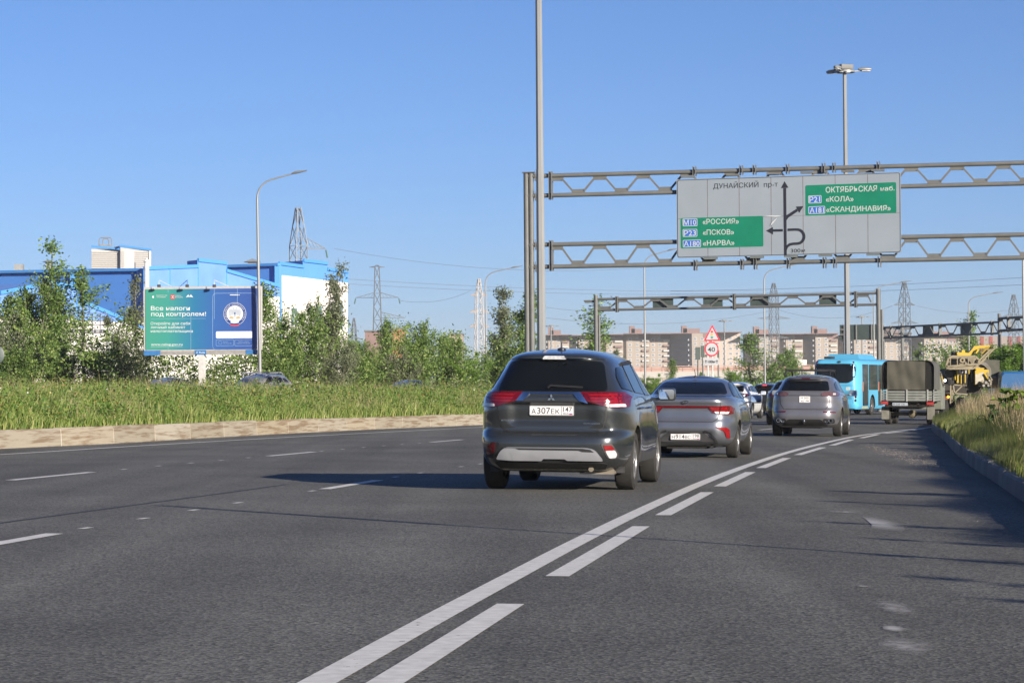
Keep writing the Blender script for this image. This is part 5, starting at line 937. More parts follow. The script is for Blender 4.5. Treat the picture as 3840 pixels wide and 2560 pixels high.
# ---- grey-blue sedan
def sedan(loc, heading, label, pm, detail=True, name='sedan_car', group=None):
    T = dict(
        yr=[(.2, .3), (.28, .1), (.36, .03), (.5, 0), (.62, .01), (.72, .05), (.85, .06), (.95, .05), (1.03, .05), (1.06, .09), (1.085, .3), (1.1, .52), (1.12, .66), (1.2, .88), (1.3, 1.17), (1.38, 1.5), (1.41, 1.75)],
        yf=[(.2, 4.2), (.4, 4.36), (.7, 4.33), (.85, 4.1), (.95, 3.6), (1.0, 3.3), (1.2, 2.95), (1.35, 2.55), (1.41, 2.2)],
        hw=[(.2, .70), (.28, .80), (.42, .85), (.6, .865), (.8, .862), (.92, .85), (1.0, .83), (1.06, .79), (1.1, .755), (1.2, .70), (1.3, .64), (1.36, .575), (1.4, .47), (1.41, .42)],
        nr=[(.2, 6), (.6, 5.5), (1.0, 6), (1.1, 6), (1.41, 4)], nf=[(.2, 3.5), (.9, 4), (1.41, 4)], ym=2.1)
    def disp(x, z):
        sm = lambda a, b, t: np.clip((t-a)/(b-a), 0, 1)**2*(3-2*np.clip((t-a)/(b-a), 0, 1))
        return sm(.52, .40, np.abs(x))*sm(.29, .34, z)*sm(.50, .45, z)*.05-sm(.75, .5, np.abs(x))*sm(.93, .99, z)*sm(1.06, 1.03, z)*.025
    c = Car(name, label, 'car', T, pm, (.93, 3.53), .31, 1.5, loc, heading, N=192, levels=110, disp=disp, crown=.05, group=group)
    r = c.root
    c.part('rear_window', roundpoly([(-.66, 1.128), (.66, 1.128), (.56, 1.30), (.5, 1.335), (-.5, 1.335), (-.56, 1.30)], .05), GLASS, off=.001, cell=.05)
    for sx in (-1, 1):
        f = lambda P: [(sx*a, b) for a, b in (P if sx > 0 else P[::-1])]; sd = 'right' if sx > 0 else 'left'
        lb = MB(); c.patch(lb, f([(.37, .925), (.76, .925), (.815, .875), (.80, .79), (.73, .77), (.58, .775), (.47, .80)]), 'rear', off=.005, thick=.012)
        c.patch(lb, [(.15, .92), (.47, .885), (.38, .80), (.15, .79)], sd, off=.005, thick=.012)
        lamp = lb.build('tail_lamp', REDL, r)
        c.part('bulb_and_glint', [f([(.42, .905), (.585, .905), (.575, .835), (.47, .845)]), f([(.62, .91), (.76, .905), (.76, .835), (.61, .84)])], REDB, parent=lamp, off=.016, thick=.004)
        c.part('reversing_lens', [f([(.50, .825), (.575, .825), (.58, .785), (.53, .785)]), f([(.6, .825), (.74, .825), (.72, .785), (.59, .782)])], CLEAR, parent=lamp, off=.017, thick=.004)
        c.part('bumper_reflector', f(roundpoly([(.52, .555), (.70, .548), (.745, .51), (.75, .355), (.70, .37), (.67, .48)], .012)), REDB if sx > 0 else REDL, off=.008, thick=.01)  # brighter red on the sun side stands in for sunlight
    c.part('light_strip', [(-.38, .925), (.38, .925), (.40, .89), (.36, .885), (-.36, .885), (-.40, .89)], REDL, off=.004, thick=.008)
    c.part('bumper_insert', roundpoly([(-.52, .30), (-.30, .47), (.30, .47), (.54, .30)], .04), TRIM, off=.003)
    mb = MB(); c.line(mb, [(.33, .485), (.42, .46), (.52, .36), (.55, .28)], .03, off=.015); c.line(mb, [(-.33, .485), (-.42, .46), (-.52, .36), (-.55, .28)], .03, off=.015); mb.builds('bumper_trim', TRIM, r)
    c.plate(0, .385, .52, .112, [('Н', -.235, -.037, .058, .05), ('914', -.17, -.037, .076, .155), ('ВС', -.005, -.037, .058, .1), ('|', .115, 0, 0, 0), ('198', .136, -.012, .058, .104), ('RUS', .14, -.044, .022, .06), ('#', .208, -.046, .024, .036)])
    ey = c.hit(0, .99, 'rear')[0].y-.016; eb = MB(); eb.lathe([(0, 0), (1, 0), (1, .012)], (0, 0, 0), 'y', 28); eb.v = [(a*.062, ey+b, .99+q*.03) for a, b, q in eb.v]; eo = eb.build('emblem', INK, r)
    et = MB(); et.text('KIA', (0, ey-.003, .978), (1, 0, 0), (0, 0, 1), .024, width=.075, bold=.005, align='c'); et.lathe([(.94, 0), (1.03, 0)], (0, 0, 0), 'y', 28)
    n = len(text2d('KIA', .02)[0]); et.v = et.v[:n]+[(a*.062, ey-.003, .99+q*.03) for a, b, q in et.v[n:]]; et.build('emblem_lettering', CHROME, eo, smooth=0)
    gp_ = MB(); c.line(gp_, [(-.6, .79), (-.55, .69), (-.48, .645), (.48, .645), (.55, .69), (.6, .79)], .012); c.line(gp_, [(.62, 1.03), (.605, .92)], .01)
    for sd in ('right', 'left'):
        c.line(gp_, [(1.28, .35), (1.25, .7), (1.32, 1.0)], .011, sd); c.line(gp_, [(2.15, .3), (2.12, 1.05)], .011, sd); c.line(gp_, [(3.05, .3), (3.05, 1.0)], .011, sd)
        for P in ([(1.05, 1.09), (1.95, 1.06), (1.98, 1.33), (1.55, 1.33), (1.25, 1.24)], [(2.04, 1.055), (2.95, 1.03), (2.65, 1.22), (2.4, 1.33), (2.05, 1.33)]): c.part('side_window', roundpoly(P, .04), GLASS, sd, off=.002)
        for hy in (1.42, 2.28):
            hb = MB(); h, n_ = c.hit(hy, .86, sd); hb.path([h+V3(0, -.08, 0), h+V3(0, -.05, 0)+n_*.03, h+V3(0, .05, 0)+n_*.03, h+V3(0, .09, 0)], .012, 8); hb.build('door_handle', pm, r)
        c.part('visor', [(1.95, 1.335), (2.42, 1.345), (2.68, 1.235), (2.72, 1.25), (2.45, 1.37), (1.95, 1.36)], DARK, sd, off=.015)
    gp_.builds('panel_gap', DARK, r)
    c.mirror(2.9, 1.04, .84, pm)
    an = MB(); an.lathe([(.035, 0), (.03, .02), (.012, .03)], (0, 1.65, 1.43), 'z', 12); an.path([(0, 1.65, 1.45), (0, 1.5, 1.57)], .006, 6); an.build('roof_antenna', DARK, r)
    std_under(c, .7, 4.0, .78, .25); ex = MB(); ex.path([(.45, .3, .2), (.45, .14, .2)], .025, 10); ex.build('exhaust_pipe', DARK, r)
    c.wheels(5, w=.205)
    return c

# ---- grey crossover with quad exhausts, and the plainer cars that share its build
def crossover(loc, heading, label, pm, kind='quad', name='crossover_car', group=None, lit=False):
    T = dict(
        yr=[(.24, .3), (.32, .12), (.42, .03), (.55, 0), (.68, .02), (.78, .08), (.9, .10), (1.05, .10), (1.15, .13), (1.24, .22), (1.4, .42), (1.5, .55), (1.52, .46), (1.56, .5), (1.6, .75)],
        yf=[(.24, 4.4), (.5, 4.6), (.8, 4.55), (1.0, 4.1), (1.08, 3.55), (1.3, 3.15), (1.5, 2.65), (1.6, 2.1)],
        hw=[(.24, .76), (.34, .87), (.5, .92), (.75, .925), (.95, .915), (1.08, .885), (1.18, .835), (1.3, .775), (1.42, .72), (1.5, .67), (1.56, .59), (1.6, .48)],
        nr=[(.24, 6), (.6, 5.5), (1.1, 6), (1.3, 5), (1.6, 4)], nf=[(.24, 4), (.8, 4), (1.6, 4.5)], ym=2.2)
    c = Car(name, label, 'car', T, pm, (.98, 3.7), .36, 1.6, loc, heading, N=144, levels=84, crown=.05, group=group)
    r = c.root
    c.part('rear_window', roundpoly([(-.64, 1.21), (.64, 1.21), (.56, 1.47), (-.56, 1.47)], .06), GLASS, off=.001)
    for sx in (-1, 1):
        f = lambda P: [(sx*a, b) for a, b in (P if sx > 0 else P[::-1])]; sd = 'right' if sx > 0 else 'left'; lb = MB()
        if kind == 'quad':
            c.patch(lb, f(roundpoly([(.42, 1.13), (.50, 1.175), (.84, 1.175), (.86, 1.07), (.46, 1.065)], .03)), 'rear', off=.005, thick=.012)
            c.patch(lb, [(.17, 1.16), (.5, 1.13), (.42, 1.07), (.17, 1.07)], sd, off=.005, thick=.012)
            lamp = lb.build('tail_lamp', mat('smoked_lens', (.09, .05, .055), .15, spec=.6, coat=.5, var=.2), r)
            c.part('bulb_and_glint', f([(.72, 1.10), (.78, 1.10), (.78, 1.14), (.72, 1.14)]), CLEAR, parent=lamp, off=.018, thick=.004)
            c.part('bumper_reflector', f([(.49, .675), (.8, .66), (.8, .63), (.5, .642)]), REDL, off=.006)
            for k in (.58, .69):
                e = MB(); y = c.hit(sx*.63, .42, 'rear')[0].y-.03; e.lathe([(.042, .1), (.042, 0), (.055, 0), (.055, .15)], (sx*k, y, .425), 'y', 20); e.build('exhaust_pipe', CHROME, r)
            c.part('exhaust_surround', f(roundpoly([(.49, .48), (.78, .48), (.78, .36), (.49, .36)], .05)), DARK, off=.004)
        elif kind == 'oval':
            c.patch(lb, f(roundpoly([(.40, 1.06), (.55, 1.12), (.80, 1.12), (.86, 1.05), (.78, .97), (.5, .98)], .06)), 'rear', off=.005, thick=.012)
            lamp = lb.build('tail_lamp', REDL, r); c.part('bulb_and_glint', f([(.55, 1.03), (.72, 1.03), (.72, 1.08), (.55, 1.08)]), CLEAR, parent=lamp, off=.018, thick=.004)
        else:
            c.patch(lb, f(roundpoly([(.45, 1.12), (.8, 1.14), (.86, 1.1), (.85, 1.0), (.6, 1.02)], .02)), 'rear', off=.005, thick=.012); lamp = lb.build('tail_lamp', REDL, r)
    gp_ = MB(); c.line(gp_, [(-.45, 1.085), (.45, 1.085)], .02); c.line(gp_, [(-.66, 1.05), (-.64, .85), (-.55, .72), (.55, .72), (.64, .85), (.66, 1.05)], .014)
    for sd in ('right', 'left'):
        for P in ([(.75, 1.24), (1.25, 1.21), (1.3, 1.43), (1.0, 1.42)], [(1.34, 1.205), (2.2, 1.18), (2.2, 1.48), (1.38, 1.46)], [(2.28, 1.175), (3.15, 1.15), (2.85, 1.33), (2.5, 1.49), (2.28, 1.485)]): c.part('side_window', roundpoly(P, .04), GLASS, sd, off=.002)
        c.line(gp_, [(1.3, .42), (1.3, .8), (1.36, 1.15)], .014, sd); c.line(gp_, [(2.24, .38), (2.24, 1.15)], .014, sd)
        for hy in (1.5, 2.42):
            hb = MB(); h, n = c.hit(hy, 1.0, sd); hb.path([h+V3(0, -.09, 0), h+V3(0, -.06, 0)+n*.035, h+V3(0, .06, 0)+n*.035, h+V3(0, .1, 0)], .013, 8); hb.build('door_handle', pm, r)
    gp_.builds('panel_gap', DARK, r)
    c.part('bumper_trim', roundpoly([(-.5, .40), (-.42, .46), (.42, .46), (.5, .40), (.62, .29), (-.62, .29)], .03), DARK, off=.004)
    c.part('brake_lamp', [(-.11, 1.525), (.11, 1.525), (.11, 1.545), (-.11, 1.545)], REDG if lit else REDL, off=.006)
    c.mirror(3.05, 1.15, .9, pm); std_under(c, .75, 4.3, .85, .30); c.wheels(5)
    return c
PAINT_BLUEGREY = paint('bluegrey_paint', (.155, .165, .19), .62, .3)
suv_near()
sedan(V3(3.01, 46.7, 0), R(10.1), 'blue grey sedan with a full width red light strip across its boot', PAINT_BLUEGREY)
hv = crossover(V3(7.69, 70.4, 0), R(11.4), 'grey crossover with four round exhaust tips and roof rails, behind the blue bus', paint('dusty_grey_paint', (.15, .15, .165), .5, .36))
hv.plate(0, .985, .29, .17, [('Н 203', -.1, .01, .055, .2), ('ХО', -.1, -.068, .05, .08), ('198', .01, -.06, .042, .1)])
hv.lettering('H A V A L', -.28, 1.125, .022, .5)
for sx in (-1, 1):
    rr = MB(); rr.path([(sx*.6, .95, 1.60), (sx*.59, 1.05, 1.72), (sx*.58, 1.4, 1.75), (sx*.58, 2.6, 1.74), (sx*.58, 2.8, 1.63)], .024, 8); rr.build('roof_rail', DARK, hv.root)
rr = MB(); rr.box((0, 1.35, 1.765), (1.24, .08, .045)); rr.box((0, 2.4, 1.76), (1.24, .08, .045)); rr.builds('roof_bar', DARK, hv.root)
tb = MB(); tb.path([(0, .25, .36), (0, .0, .36), (0, -.04, .40)], .02, 8); tb.lathe([(0, -.03), (.025, -.015), (.03, 0), (.025, .015), (0, .03)], (0, -.04, .42), 'z', 12); tb.build('tow_ball', CHROME, hv.root)
crossover(V3(9.85, 95, 0), R(13), 'black SUV half hidden behind the grey crossover with quad exhausts', paint('black_paint', (.02, .02, .022), .3, .3), kind='plain')
crossover(V3(9.55, 118, 0), R(14.5), 'white hatchback with rounded red lamps showing between the sedan and the black SUV', paint('white_paint', (.75, .75, .74), 0., .35), kind='oval', name='hatchback_car')
crossover(V3(12.75, 136, 0), R(17), 'dark car with its high brake lamp lit, just beyond the white hatchback', paint('black_paint', (.02, .02, .022), .3, .3), kind='plain', lit=True, name='estate_car')

# ------------------------------------------------------------ bus, canvas truck, yellow machine, blue van
BUSB = mat('bus_blue', (.085, .37, .58), .35, spec=.5, coat=.6, var=.04, scale=1.5)
def bus():
    T_ = dict(yr=[(.32, .12), (.5, .03), (.8, 0), (1.6, .02), (2.5, .05), (2.8, .12), (2.92, .3)], yf=[(.32, 11.8), (2.9, 11.8)], hw=[(.32, 1.2), (.5, 1.26), (2.6, 1.25), (2.8, 1.2), (2.9, 1.08), (2.92, 1.02)], nr=[(.32, 14), (2.92, 9)], nf=[(.32, 12), (2.92, 10)], ym=5.5)
    c = Car('city_bus', 'bright blue city bus with black rear window, seen behind the grey crossover', 'bus', T_, BUSB, (3.1, 8.9), .48, 2.2, V3(16.75, 139, .0), R(22), N=160, levels=50, crown=.06, bulge=0., wellpad=.1); r = c.root
    c.part('rear_window', roundpoly([(-1.08, 2.68), (1.1, 2.68), (1.1, 2.1), (1.02, 1.85), (.75, 1.68), (-.75, 1.68), (-1.0, 1.85), (-1.08, 2.1)], .12), GLASS, off=.002, cell=.15)
    for x in (-.95, .98): mb = MB(); y = c.hit(x, 2.76, 'rear')[0].y; mb.lathe([(0, -.03), (.055, -.03), (.055, .03)], (x, y, 2.76), 'y', 16); mb.build('marker_lamp', REDL, r)
    mb = MB(); y = c.hit(.25, 2.77, 'rear')[0].y; mb.bbox((.25, y, 2.78), (.14, .12, .1), .03); mb.build('rear_camera', TRIM, r)
    for sx in (-1, 1):
        for z, m in ((1.1, REDL), (.96, REDL), (.78, TRIM)): mb = MB(); y = c.hit(sx*1.1, z, 'rear')[0].y; mb.lathe([(0, -.02), (.065, -.02), (.075, .03)], (sx*1.1, y, z), 'y', 16); mb.build('tail_lamp', m, r)
    gp_ = MB(); c.line(gp_, [(-1.05, 1.55), (1.05, 1.55), (1.0, .6), (-1.0, .6)], .02, closed=True); c.line(gp_, [(.2, 1.2), (.95, 1.2), (.95, .85), (.2, .85)], .02, closed=True); gp_.builds('panel_gap', mat('bus_gap', (.03, .12, .2), .6), r)
    gl = MB(); 
    for k in range(5): c.patch(gl, [(.25, .9+k*.06), (.9, .9+k*.06), (.9, .92+k*.06), (.25, .92+k*.06)], 'rear', off=.004)
    gl.build('vent_grille', TRIM, r); c.part('notice_sticker', [(.62, 1.3), (.85, 1.3), (.85, 1.48), (.62, 1.48)], mat('sticker', (.4, .5, .5), .6), off=.006)
    c.part('bumper', roundpoly([(-1.2, .62), (1.2, .62), (1.15, .4), (-1.15, .4)], .1), BUSB, off=.03, thick=.06)
    SG = mat('bus_side_glass', (.03, .035, .04), .06, spec=.6, var=.4, scale=1.2)
    for sd in ('right', 'left'):
        for y0, y1 in ((1.05, 2.15), (2.3, 4.2), (4.3, 5.3), (5.4, 7.2), (7.3, 9.2), (9.3, 10.3), (10.4, 11.3)):
            dr = (sd == 'right') and (y0 in (1.05, 4.3, 10.4)); w = c.part('door' if dr else 'side_window', roundpoly([(y0, .5 if dr else 1.32), (y1, .5 if dr else 1.32), (y1, 2.66), (y0, 2.66)], .06), SG, sd, off=.004, cell=.4)
            if dr: c.part('door_stripe', [(y0+.04, 1.25), (y0+.12, 1.25), (y0+.12, 1.75), (y0+.04, 1.75)], mat('orange_rail', (.6, .15, .04), .5), sd, parent=w, off=.014)
    c.part('side_panel_gap', [(2.28, .4), (2.3, .4), (2.3, 1.3), (2.28, 1.3)], TRIM, 'right', off=.002); c.part('door_step', [(1.05, .36), (2.15, .36), (2.15, .43), (1.05, .43)], mat('yellow_step', (.5, .33, .05), .6), 'right', off=.008)
    mb = MB(); P = [(-.95, 1.5, 2.93), (.95, 1.5, 2.93), (.95, 5.2, 2.93), (-.95, 5.2, 2.93)]; Q = [(-.75, 1.9, 3.2), (.75, 1.9, 3.2), (.75, 4.9, 3.2), (-.75, 4.9, 3.2)]; mb.add(P+Q, [(0, 1, 5, 4), (1, 2, 6, 5), (2, 3, 7, 6), (3, 0, 4, 7), (4, 5, 6, 7)]); mb.build('roof_unit', BUSB, r, smooth=0)
    mb = MB(); mb.bbox((-.45, .7, 3.0), (.5, .4, .12), .04); mb.build('roof_hatch', TRIM, r)
    mb = MB(); mb.path([(1.25, 11.5, 2.5), (1.5, 11.9, 2.5), (1.5, 11.9, 2.2)], .03, 6); mb.bbox((1.5, 11.9, 2.1), (.2, .1, .4), .04); mb.build('wing_mirror', DARK, r)
    mb = MB(); mb.box((0, 5.5, .38), (2.1, 10, .2)); mb.build('underbody', UNDER, r); c.wheels(6, w=.28)
bus()
def truck():
    KH = mat('canvas', (.060, .057, .043), .9, var=.22, scale=2.2, bump=.5, bscale=3); KL2 = mat('canvas_side', (.075, .075, .068), .85, var=.15, scale=2, bump=.4, bscale=4); BED = mat('bed_boards', (.165, .175, .16), .7, var=.15, scale=4); GRN = mat('olive_grey_paint', (.15, .16, .13), .6, var=.15)
    L_ = V3(14.5, 98, zr(14.5)); r = thing('canvas_truck', 'small flatbed truck with dark canvas cover and slatted grey tailgate', 'truck', L_, -R(14)); r.rotation_euler.y = R(.8); r.scale = (1.07, 1, 1.01)
    def arch(y, w=.9, z0=1.27, z1=2.33, n=9): return [V3(-w, y, z0)]+[V3(-w+.25-.25*math.cos(t)*1.0, y, z1-.28+.28*math.sin(t)) for t in np.linspace(0, math.pi/2, n)]+[V3(w-.25+.25*math.cos(t), y, z1-.28+.28*math.sin(t)) for t in np.linspace(math.pi/2, 0, n)]+[V3(w, y, z0)]
    ys = np.linspace(.02, 2.5, 7); rows = []
    for i, y in enumerate(ys): rows.append([p+V3(0, 0, (-.035 if i % 2 else .0)*(1 if p.z > 1.9 else 0)) for p in arch(y)])
    mb = MB(); n = len(rows[0]); mb.add([p for q in rows for p in q], [(i*n+k, i*n+k+1, (i+1)*n+k+1, (i+1)*n+k) for i in range(len(rows)-1) for k in range(n-1)]); cv = mb.build('canvas_cover', KL2, r)
    # rear flap with folds, and a black sheet painting the shade in the gaps beside it
    mb = MB(); mb.add(arch(.10), [tuple(range(2*9+2))]); mb.build('inside_shade_sheet', mat('inside_shade', (.006, .006, .006), .95), cv, smooth=0)
    mb = MB(); N = 26; M_ = 12; vs = [(-.70+1.30*i/N, -.005+.008*math.sin(i*.9+j*.3)+.016*math.sin(i*.31+j*.55+1)+.012*math.sin(j*.9-i*.2)*(1-j/M_)-.03*(1-j/M_), 1.26+(2.325-.03*abs(i/N-.5)*2-1.26)*j/M_) for j in range(M_+1) for i in range(N+1)]; mb.add(vs, [(j*(N+1)+i, j*(N+1)+i+1, (j+1)*(N+1)+i+1, (j+1)*(N+1)+i) for j in range(M_) for i in range(N)]); mb.build('rear_flap', KH, r)
    mb = MB(); mb.box((0, 1.25, .86), (1.84, 2.5, .06)); mb.build('bed_floor', UNDER, r)
    mb = MB()
    for k in range(4): mb.bbox((0, -.01, .90+k*.095), (1.84, .035, .078), .012)
    tg = mb.build('tailgate', BED, r); mb = MB()
    for x in (-.90, -.71, -.02, .69, .90): mb.box((x, -.04, 1.06), (.05 if abs(x) < .85 else .03, .05, .44))
    mb.builds('tailgate_strap', mat('strap_grey', (.26, .27, .25), .6), tg)
    for sx in (-1, 1):
        mb = MB()
        for k in range(4): mb.bbox((sx*.92, 1.25, .90+k*.095), (.035, 2.5, .078), .012)
        mb.build('side_board', BED, r)
        mb = MB(); mb.box((sx*.78, -.02, .775), (.24, .05, .1)); lo = mb.build('tail_lamp', mat('dull_red_lamp', (.30, .03, .025), .4), r); mb = MB(); mb.box((sx*.78, -.055, .86), (.18, .03, .05)); mb.build('red_reflector', REDL, lo)
        mb = MB(); mb.box((sx*.78, .28, .42), (.26, .015, .46)); mb.build('mud_flap', mat('muddy_flap', (.16, .155, .13), .9, var=.2), r)
        for y in (.75, 3.05):
            mb = MB(); R_ = .385; mb.lathe([(R_*.55, -.1), (R_*.9, -.11), (R_, -.07), (R_, .07), (R_*.9, .11), (R_*.55, .1)], (sx*.72, y, R_), 'x', 28); wo = mb.build('wheel', TYRE, r); mb = MB(); mb.lathe([(0, sx*.02), (R_*.2, sx*.05), (R_*.35, sx*.02), (R_*.58, sx*.08)], (sx*.72, y, R_), 'x', 20); mb.build('rim', mat('dusty_rim', (.2, .2, .18), .7), wo)
    mb = MB(); mb.box((-.25, -.02, .74), (.52, .02, .11)); pl = mb.build('number_plate', mat('dusty_plate', (.30, .34, .38), .6), r); mb = MB(); mb.text('В 538 ОК', (-.48, -.033, .71), (1, 0, 0), (0, 0, 1), .06, width=.4, bold=.01); mb.build('plate_lettering', mat('dusty_ink', (.10, .10, .10), .6), pl, smooth=0)
    mb = MB(); 
    for x in (-.35, .35): mb.box((x, 2., .70), (.08, 4, .14))
    mb.box((0, .05, .68), (1.5, .1, .08)); mb.build('chassis', UNDER, r); mb = MB(); mb.path([(-.7, .75, .385), (.7, .75, .385)], .06, 10); mb.lathe([(0, -.16), (.12, -.1), (.15, 0), (.12, .1), (0, .16)], (.1, .75, .385), 'y', 16); mb.build('rear_axle', mat('axle_dirt', (.12, .10, .06), .9), r)
    mb = MB(); ysq = [2.6, 2.75, 4.0, 4.35]; pr = lambda y, w, z1: [V3(-w, y, .55), V3(-w, y, 1.35), V3(-w*.86, y, z1-.1), V3(-w*.7, y, z1), V3(w*.7, y, z1), V3(w*.86, y, z1-.1), V3(w, y, 1.35), V3(w, y, .55)]; rs = [pr(2.6, .94, 2.0), pr(2.9, .97, 2.06), pr(3.9, .97, 2.04), pr(4.3, .9, 1.3)]; mb.add([p for q in rs for p in q], [(i*8+k, i*8+(k+1) % 8, (i+1)*8+(k+1) % 8, (i+1)*8+k) for i in range(3) for k in range(8)]+[tuple(range(8))[::-1], tuple(range(24, 32))]); cb = mb.build('cab', GRN, r)
    for sx in (-1, 1): mb = MB(); mb.prism([V3(sx*.975, 2.95, 1.38), V3(sx*.975, 3.75, 1.38), V3(sx*.86, 3.7, 1.9), V3(sx*.86, 3.0, 1.92)], (sx*.01, 0, 0)); mb.build('side_window', GLASS, cb, smooth=0); mb = MB(); mb.path([(sx*.95, 3.8, 1.45), (sx*1.12, 3.8, 1.5)], .012, 6); mb.bbox((sx*1.14, 3.8, 1.55), (.14, .03, .22), .01); mb.build('wing_mirror', DARK, cb)
truck()
def rig():
    """the yellow machine on its carrier"""
    D = 111.; s = lambda X, Y, d=D: at(3200+X/3.409, 1180+Y/3.409, d); b = s(1480, 1359); r = thing('drilling_machine', 'yellow drilling machine with ladder boom and round hub on a dark carrier', 'machine', V3(b.x, D, zr(b.x))); org = r.location.copy(); Bd = lambda: MB(org)
    YEL = mat('machine_yellow', (.40, .27, .010), .45, var=.12, scale=2); DUST = mat('dusty_beige', (.21, .18, .12), .8, var=.2, scale=2); OL = mat('dark_olive', (.05, .05, .035), .7, var=.2); BLK = mat('grimy_black', (.02, .018, .014), .8, var=.3); TAN = mat('tan_panel', (.30, .21, .15), .8, var=.15); STL = mat('greasy_steel', (.20, .19, .17), .5, metal=.5, var=.2)
    def pan(name, P, m, th, d=D, parent=None): mb = Bd(); mb.prism([s(*p, d) for p in P], (0, th, 0)); return mb.build(name, m, parent or r, smooth=0)
    def bars(name, S_, m, w, d=D, parent=None):
        mb = Bd()
        for A, B in S_: mb.bar(s(*A, d), s(*B, d), w)
        if name == 'stanchion': return mb.builds(name, m, parent or r, smooth=0)
        return mb.build(name, m, parent or r, smooth=0)
    # platform: beige octagonal frame with mesh infill and hub
    oc = [(1185, 660), (1215, 560), (1262, 530), (1560, 530), (1605, 575), (1600, 640), (1530, 688), (1225, 688)]; pf = bars('platform', [(oc[i], oc[(i+1) % 8]) for i in range(8)]+[((1185, 660), (1600, 630))], DUST, .07, D-.9); pan('platform_panel', [(1190, 662), (1598, 632), (1530, 688), (1225, 688)], DUST, .3, D-.85, pf); pan('platform_back', [(1222, 566), (1265, 538), (1556, 538), (1596, 578), (1594, 628), (1195, 655)], mat('dusty_mesh', (.16, .14, .10), .9, var=.35, scale=6), .06, D-.5, pf); bars('stanchion', [((1240, 545), (1240, 665)), ((1330, 532), (1330, 655)), ((1470, 532), (1470, 645)), ((1540, 532), (1540, 640))], DUST, .035, D-.92, pf)
    mb = Bd(); c = s(1390, 582, D-.95); mb.lathe([(.03, 0), (.06, -.04), (.10, -.04), (.13, 0), (.13, .12), (0, .12)], c, 'y', 24); mb.build('hub', DUST, pf); bars('drain_hose', [((1190, 690), (1460, 640)), ((1300, 690), (1520, 625))], DUST, .03, D-.93, pf)
    # yellow arm, its raised hood and the ladder boom
    pan('slew_base', [(1325, 480), (1385, 480), (1390, 450), (1425, 450), (1430, 485), (1500, 488), (1500, 528), (1330, 526)], YEL, .7, D-.2); pan('boom_arm', [(1470, 490), (1510, 450), (1545, 398), (1745, 388), (1735, 425), (1610, 428), (1570, 455), (1535, 500), (1490, 512)], YEL, .45, D-.1)
    pan('boom_strut', [(1590, 440), (1612, 440), (1580, 500), (1562, 492)], YEL, .2, D-.3); lad = pan('ladder_guard', [(1702, 408), (1748, 400), (1690, 500), (1625, 502)], YEL, .1, D-.5); mb = Bd()
    for t in np.linspace(.1, .9, 8): mb.bar(s(1702-77*t, 408+94*t, D-.55), s(1748-58*t, 402+96*t, D-.55), .035)
    mb.build('guard_rib', mat('dark_yellow', (.22, .15, .01), .6), lad, smooth=0)
    lb = bars('ladder_boom', [((1808, 428), (1612, 628)), ((1750, 440), (1600, 590))], DUST, .045, D-.7); bars('ladder_rung', [((1808-196*t, 428+200*t), (1752-150*t, 440+150*t)) for t in np.linspace(.05, .95, 11)], DUST, .03, D-.7, lb); bars('boom_stay', [((1808, 428), (1722, 520)), ((1722, 440), (1726, 570)), ((1610, 640), (1700, 560))], DUST, .03, D-.4, lb)
    pan('counter_block', [(1280, 470), (1325, 462), (1325, 525), (1280, 520)], BLK, .6, D)
    # body
    pan('body_frame', [(1175, 690), (1560, 690), (1560, 890), (1250, 890), (1170, 760)], BLK, 2.2, D); 
    for X0, X1, Y0, Y1, m in ((1320, 1345, 700, 870, YEL), (1295, 1308, 760, 830, YEL), (1372, 1385, 770, 880, YEL), (1420, 1436, 760, 870, YEL), (1350, 1372, 700, 745, WALLW), (1388, 1402, 695, 740, WALLW), (1430, 1445, 710, 750, WALLW), (1470, 1484, 700, 755, YEL), (1500, 1530, 750, 860, OL)): 
        mb = Bd(); a_, b_ = s((X0+X1)/2, Y1, D-.1), s((X0+X1)/2, Y0, D-.1); mb.path([a_, b_], (X1-X0)/3.409/10000*D/2, 10); mb.build('hydraulic_cylinder', m, r)
    cab = pan('engine_house', [(1558, 715), (1580, 698), (1732, 700), (1735, 820), (1690, 880), (1556, 892)], YEL, 1.5, D-.3); pan('house_panel', [(1560, 760), (1665, 730), (1680, 850), (1560, 885)], mat('worn_beige', (.36, .33, .26), .7, var=.15), .04, D-.36, cab); pan('house_ledge', [(1560, 672), (1680, 680), (1660, 700), (1560, 698)], YEL, 1.2, D-.2, cab)
    mb = Bd(); c = s(1602, 742, D+1.3); mb.lathe([(.36, -.2), (.50, -.22), (.53, 0), (.50, .22), (.36, .2), (.36, -.2)], c, 'y', 40); mb.lathe([(0, 0), (.3, -.02), (.36, .05)], c, 'y', 24); mb.build('hose_reel', STL, r)
    pan('rear_shield', [(1665, 590), (1700, 572), (1870, 580), (1872, 785), (1690, 790)], OL, .4, D+1.8); pan('side_box', [(1762, 790), (1895, 788), (1893, 930), (1762, 935)], TAN, 1.2, D+1.5)
    mb = Bd()
    for X, Y, R_ in ((1690, 868, .09), (1735, 840, .07), (1720, 905, .07), (1660, 905, .08), (1750, 885, .06)): mb.lathe([(0, -.1), (R_*.6, -.1), (R_, -.05), (R_, .2)], s(X, Y, D-.5), 'y', 16)
    mb.build('drill_chuck', STL, r); bars('feed_beam', [((1705, 740), (1770, 840)), ((1640, 850), (1760, 900)), ((1730, 790), (1760, 870))], DUST, .09, D-.5)
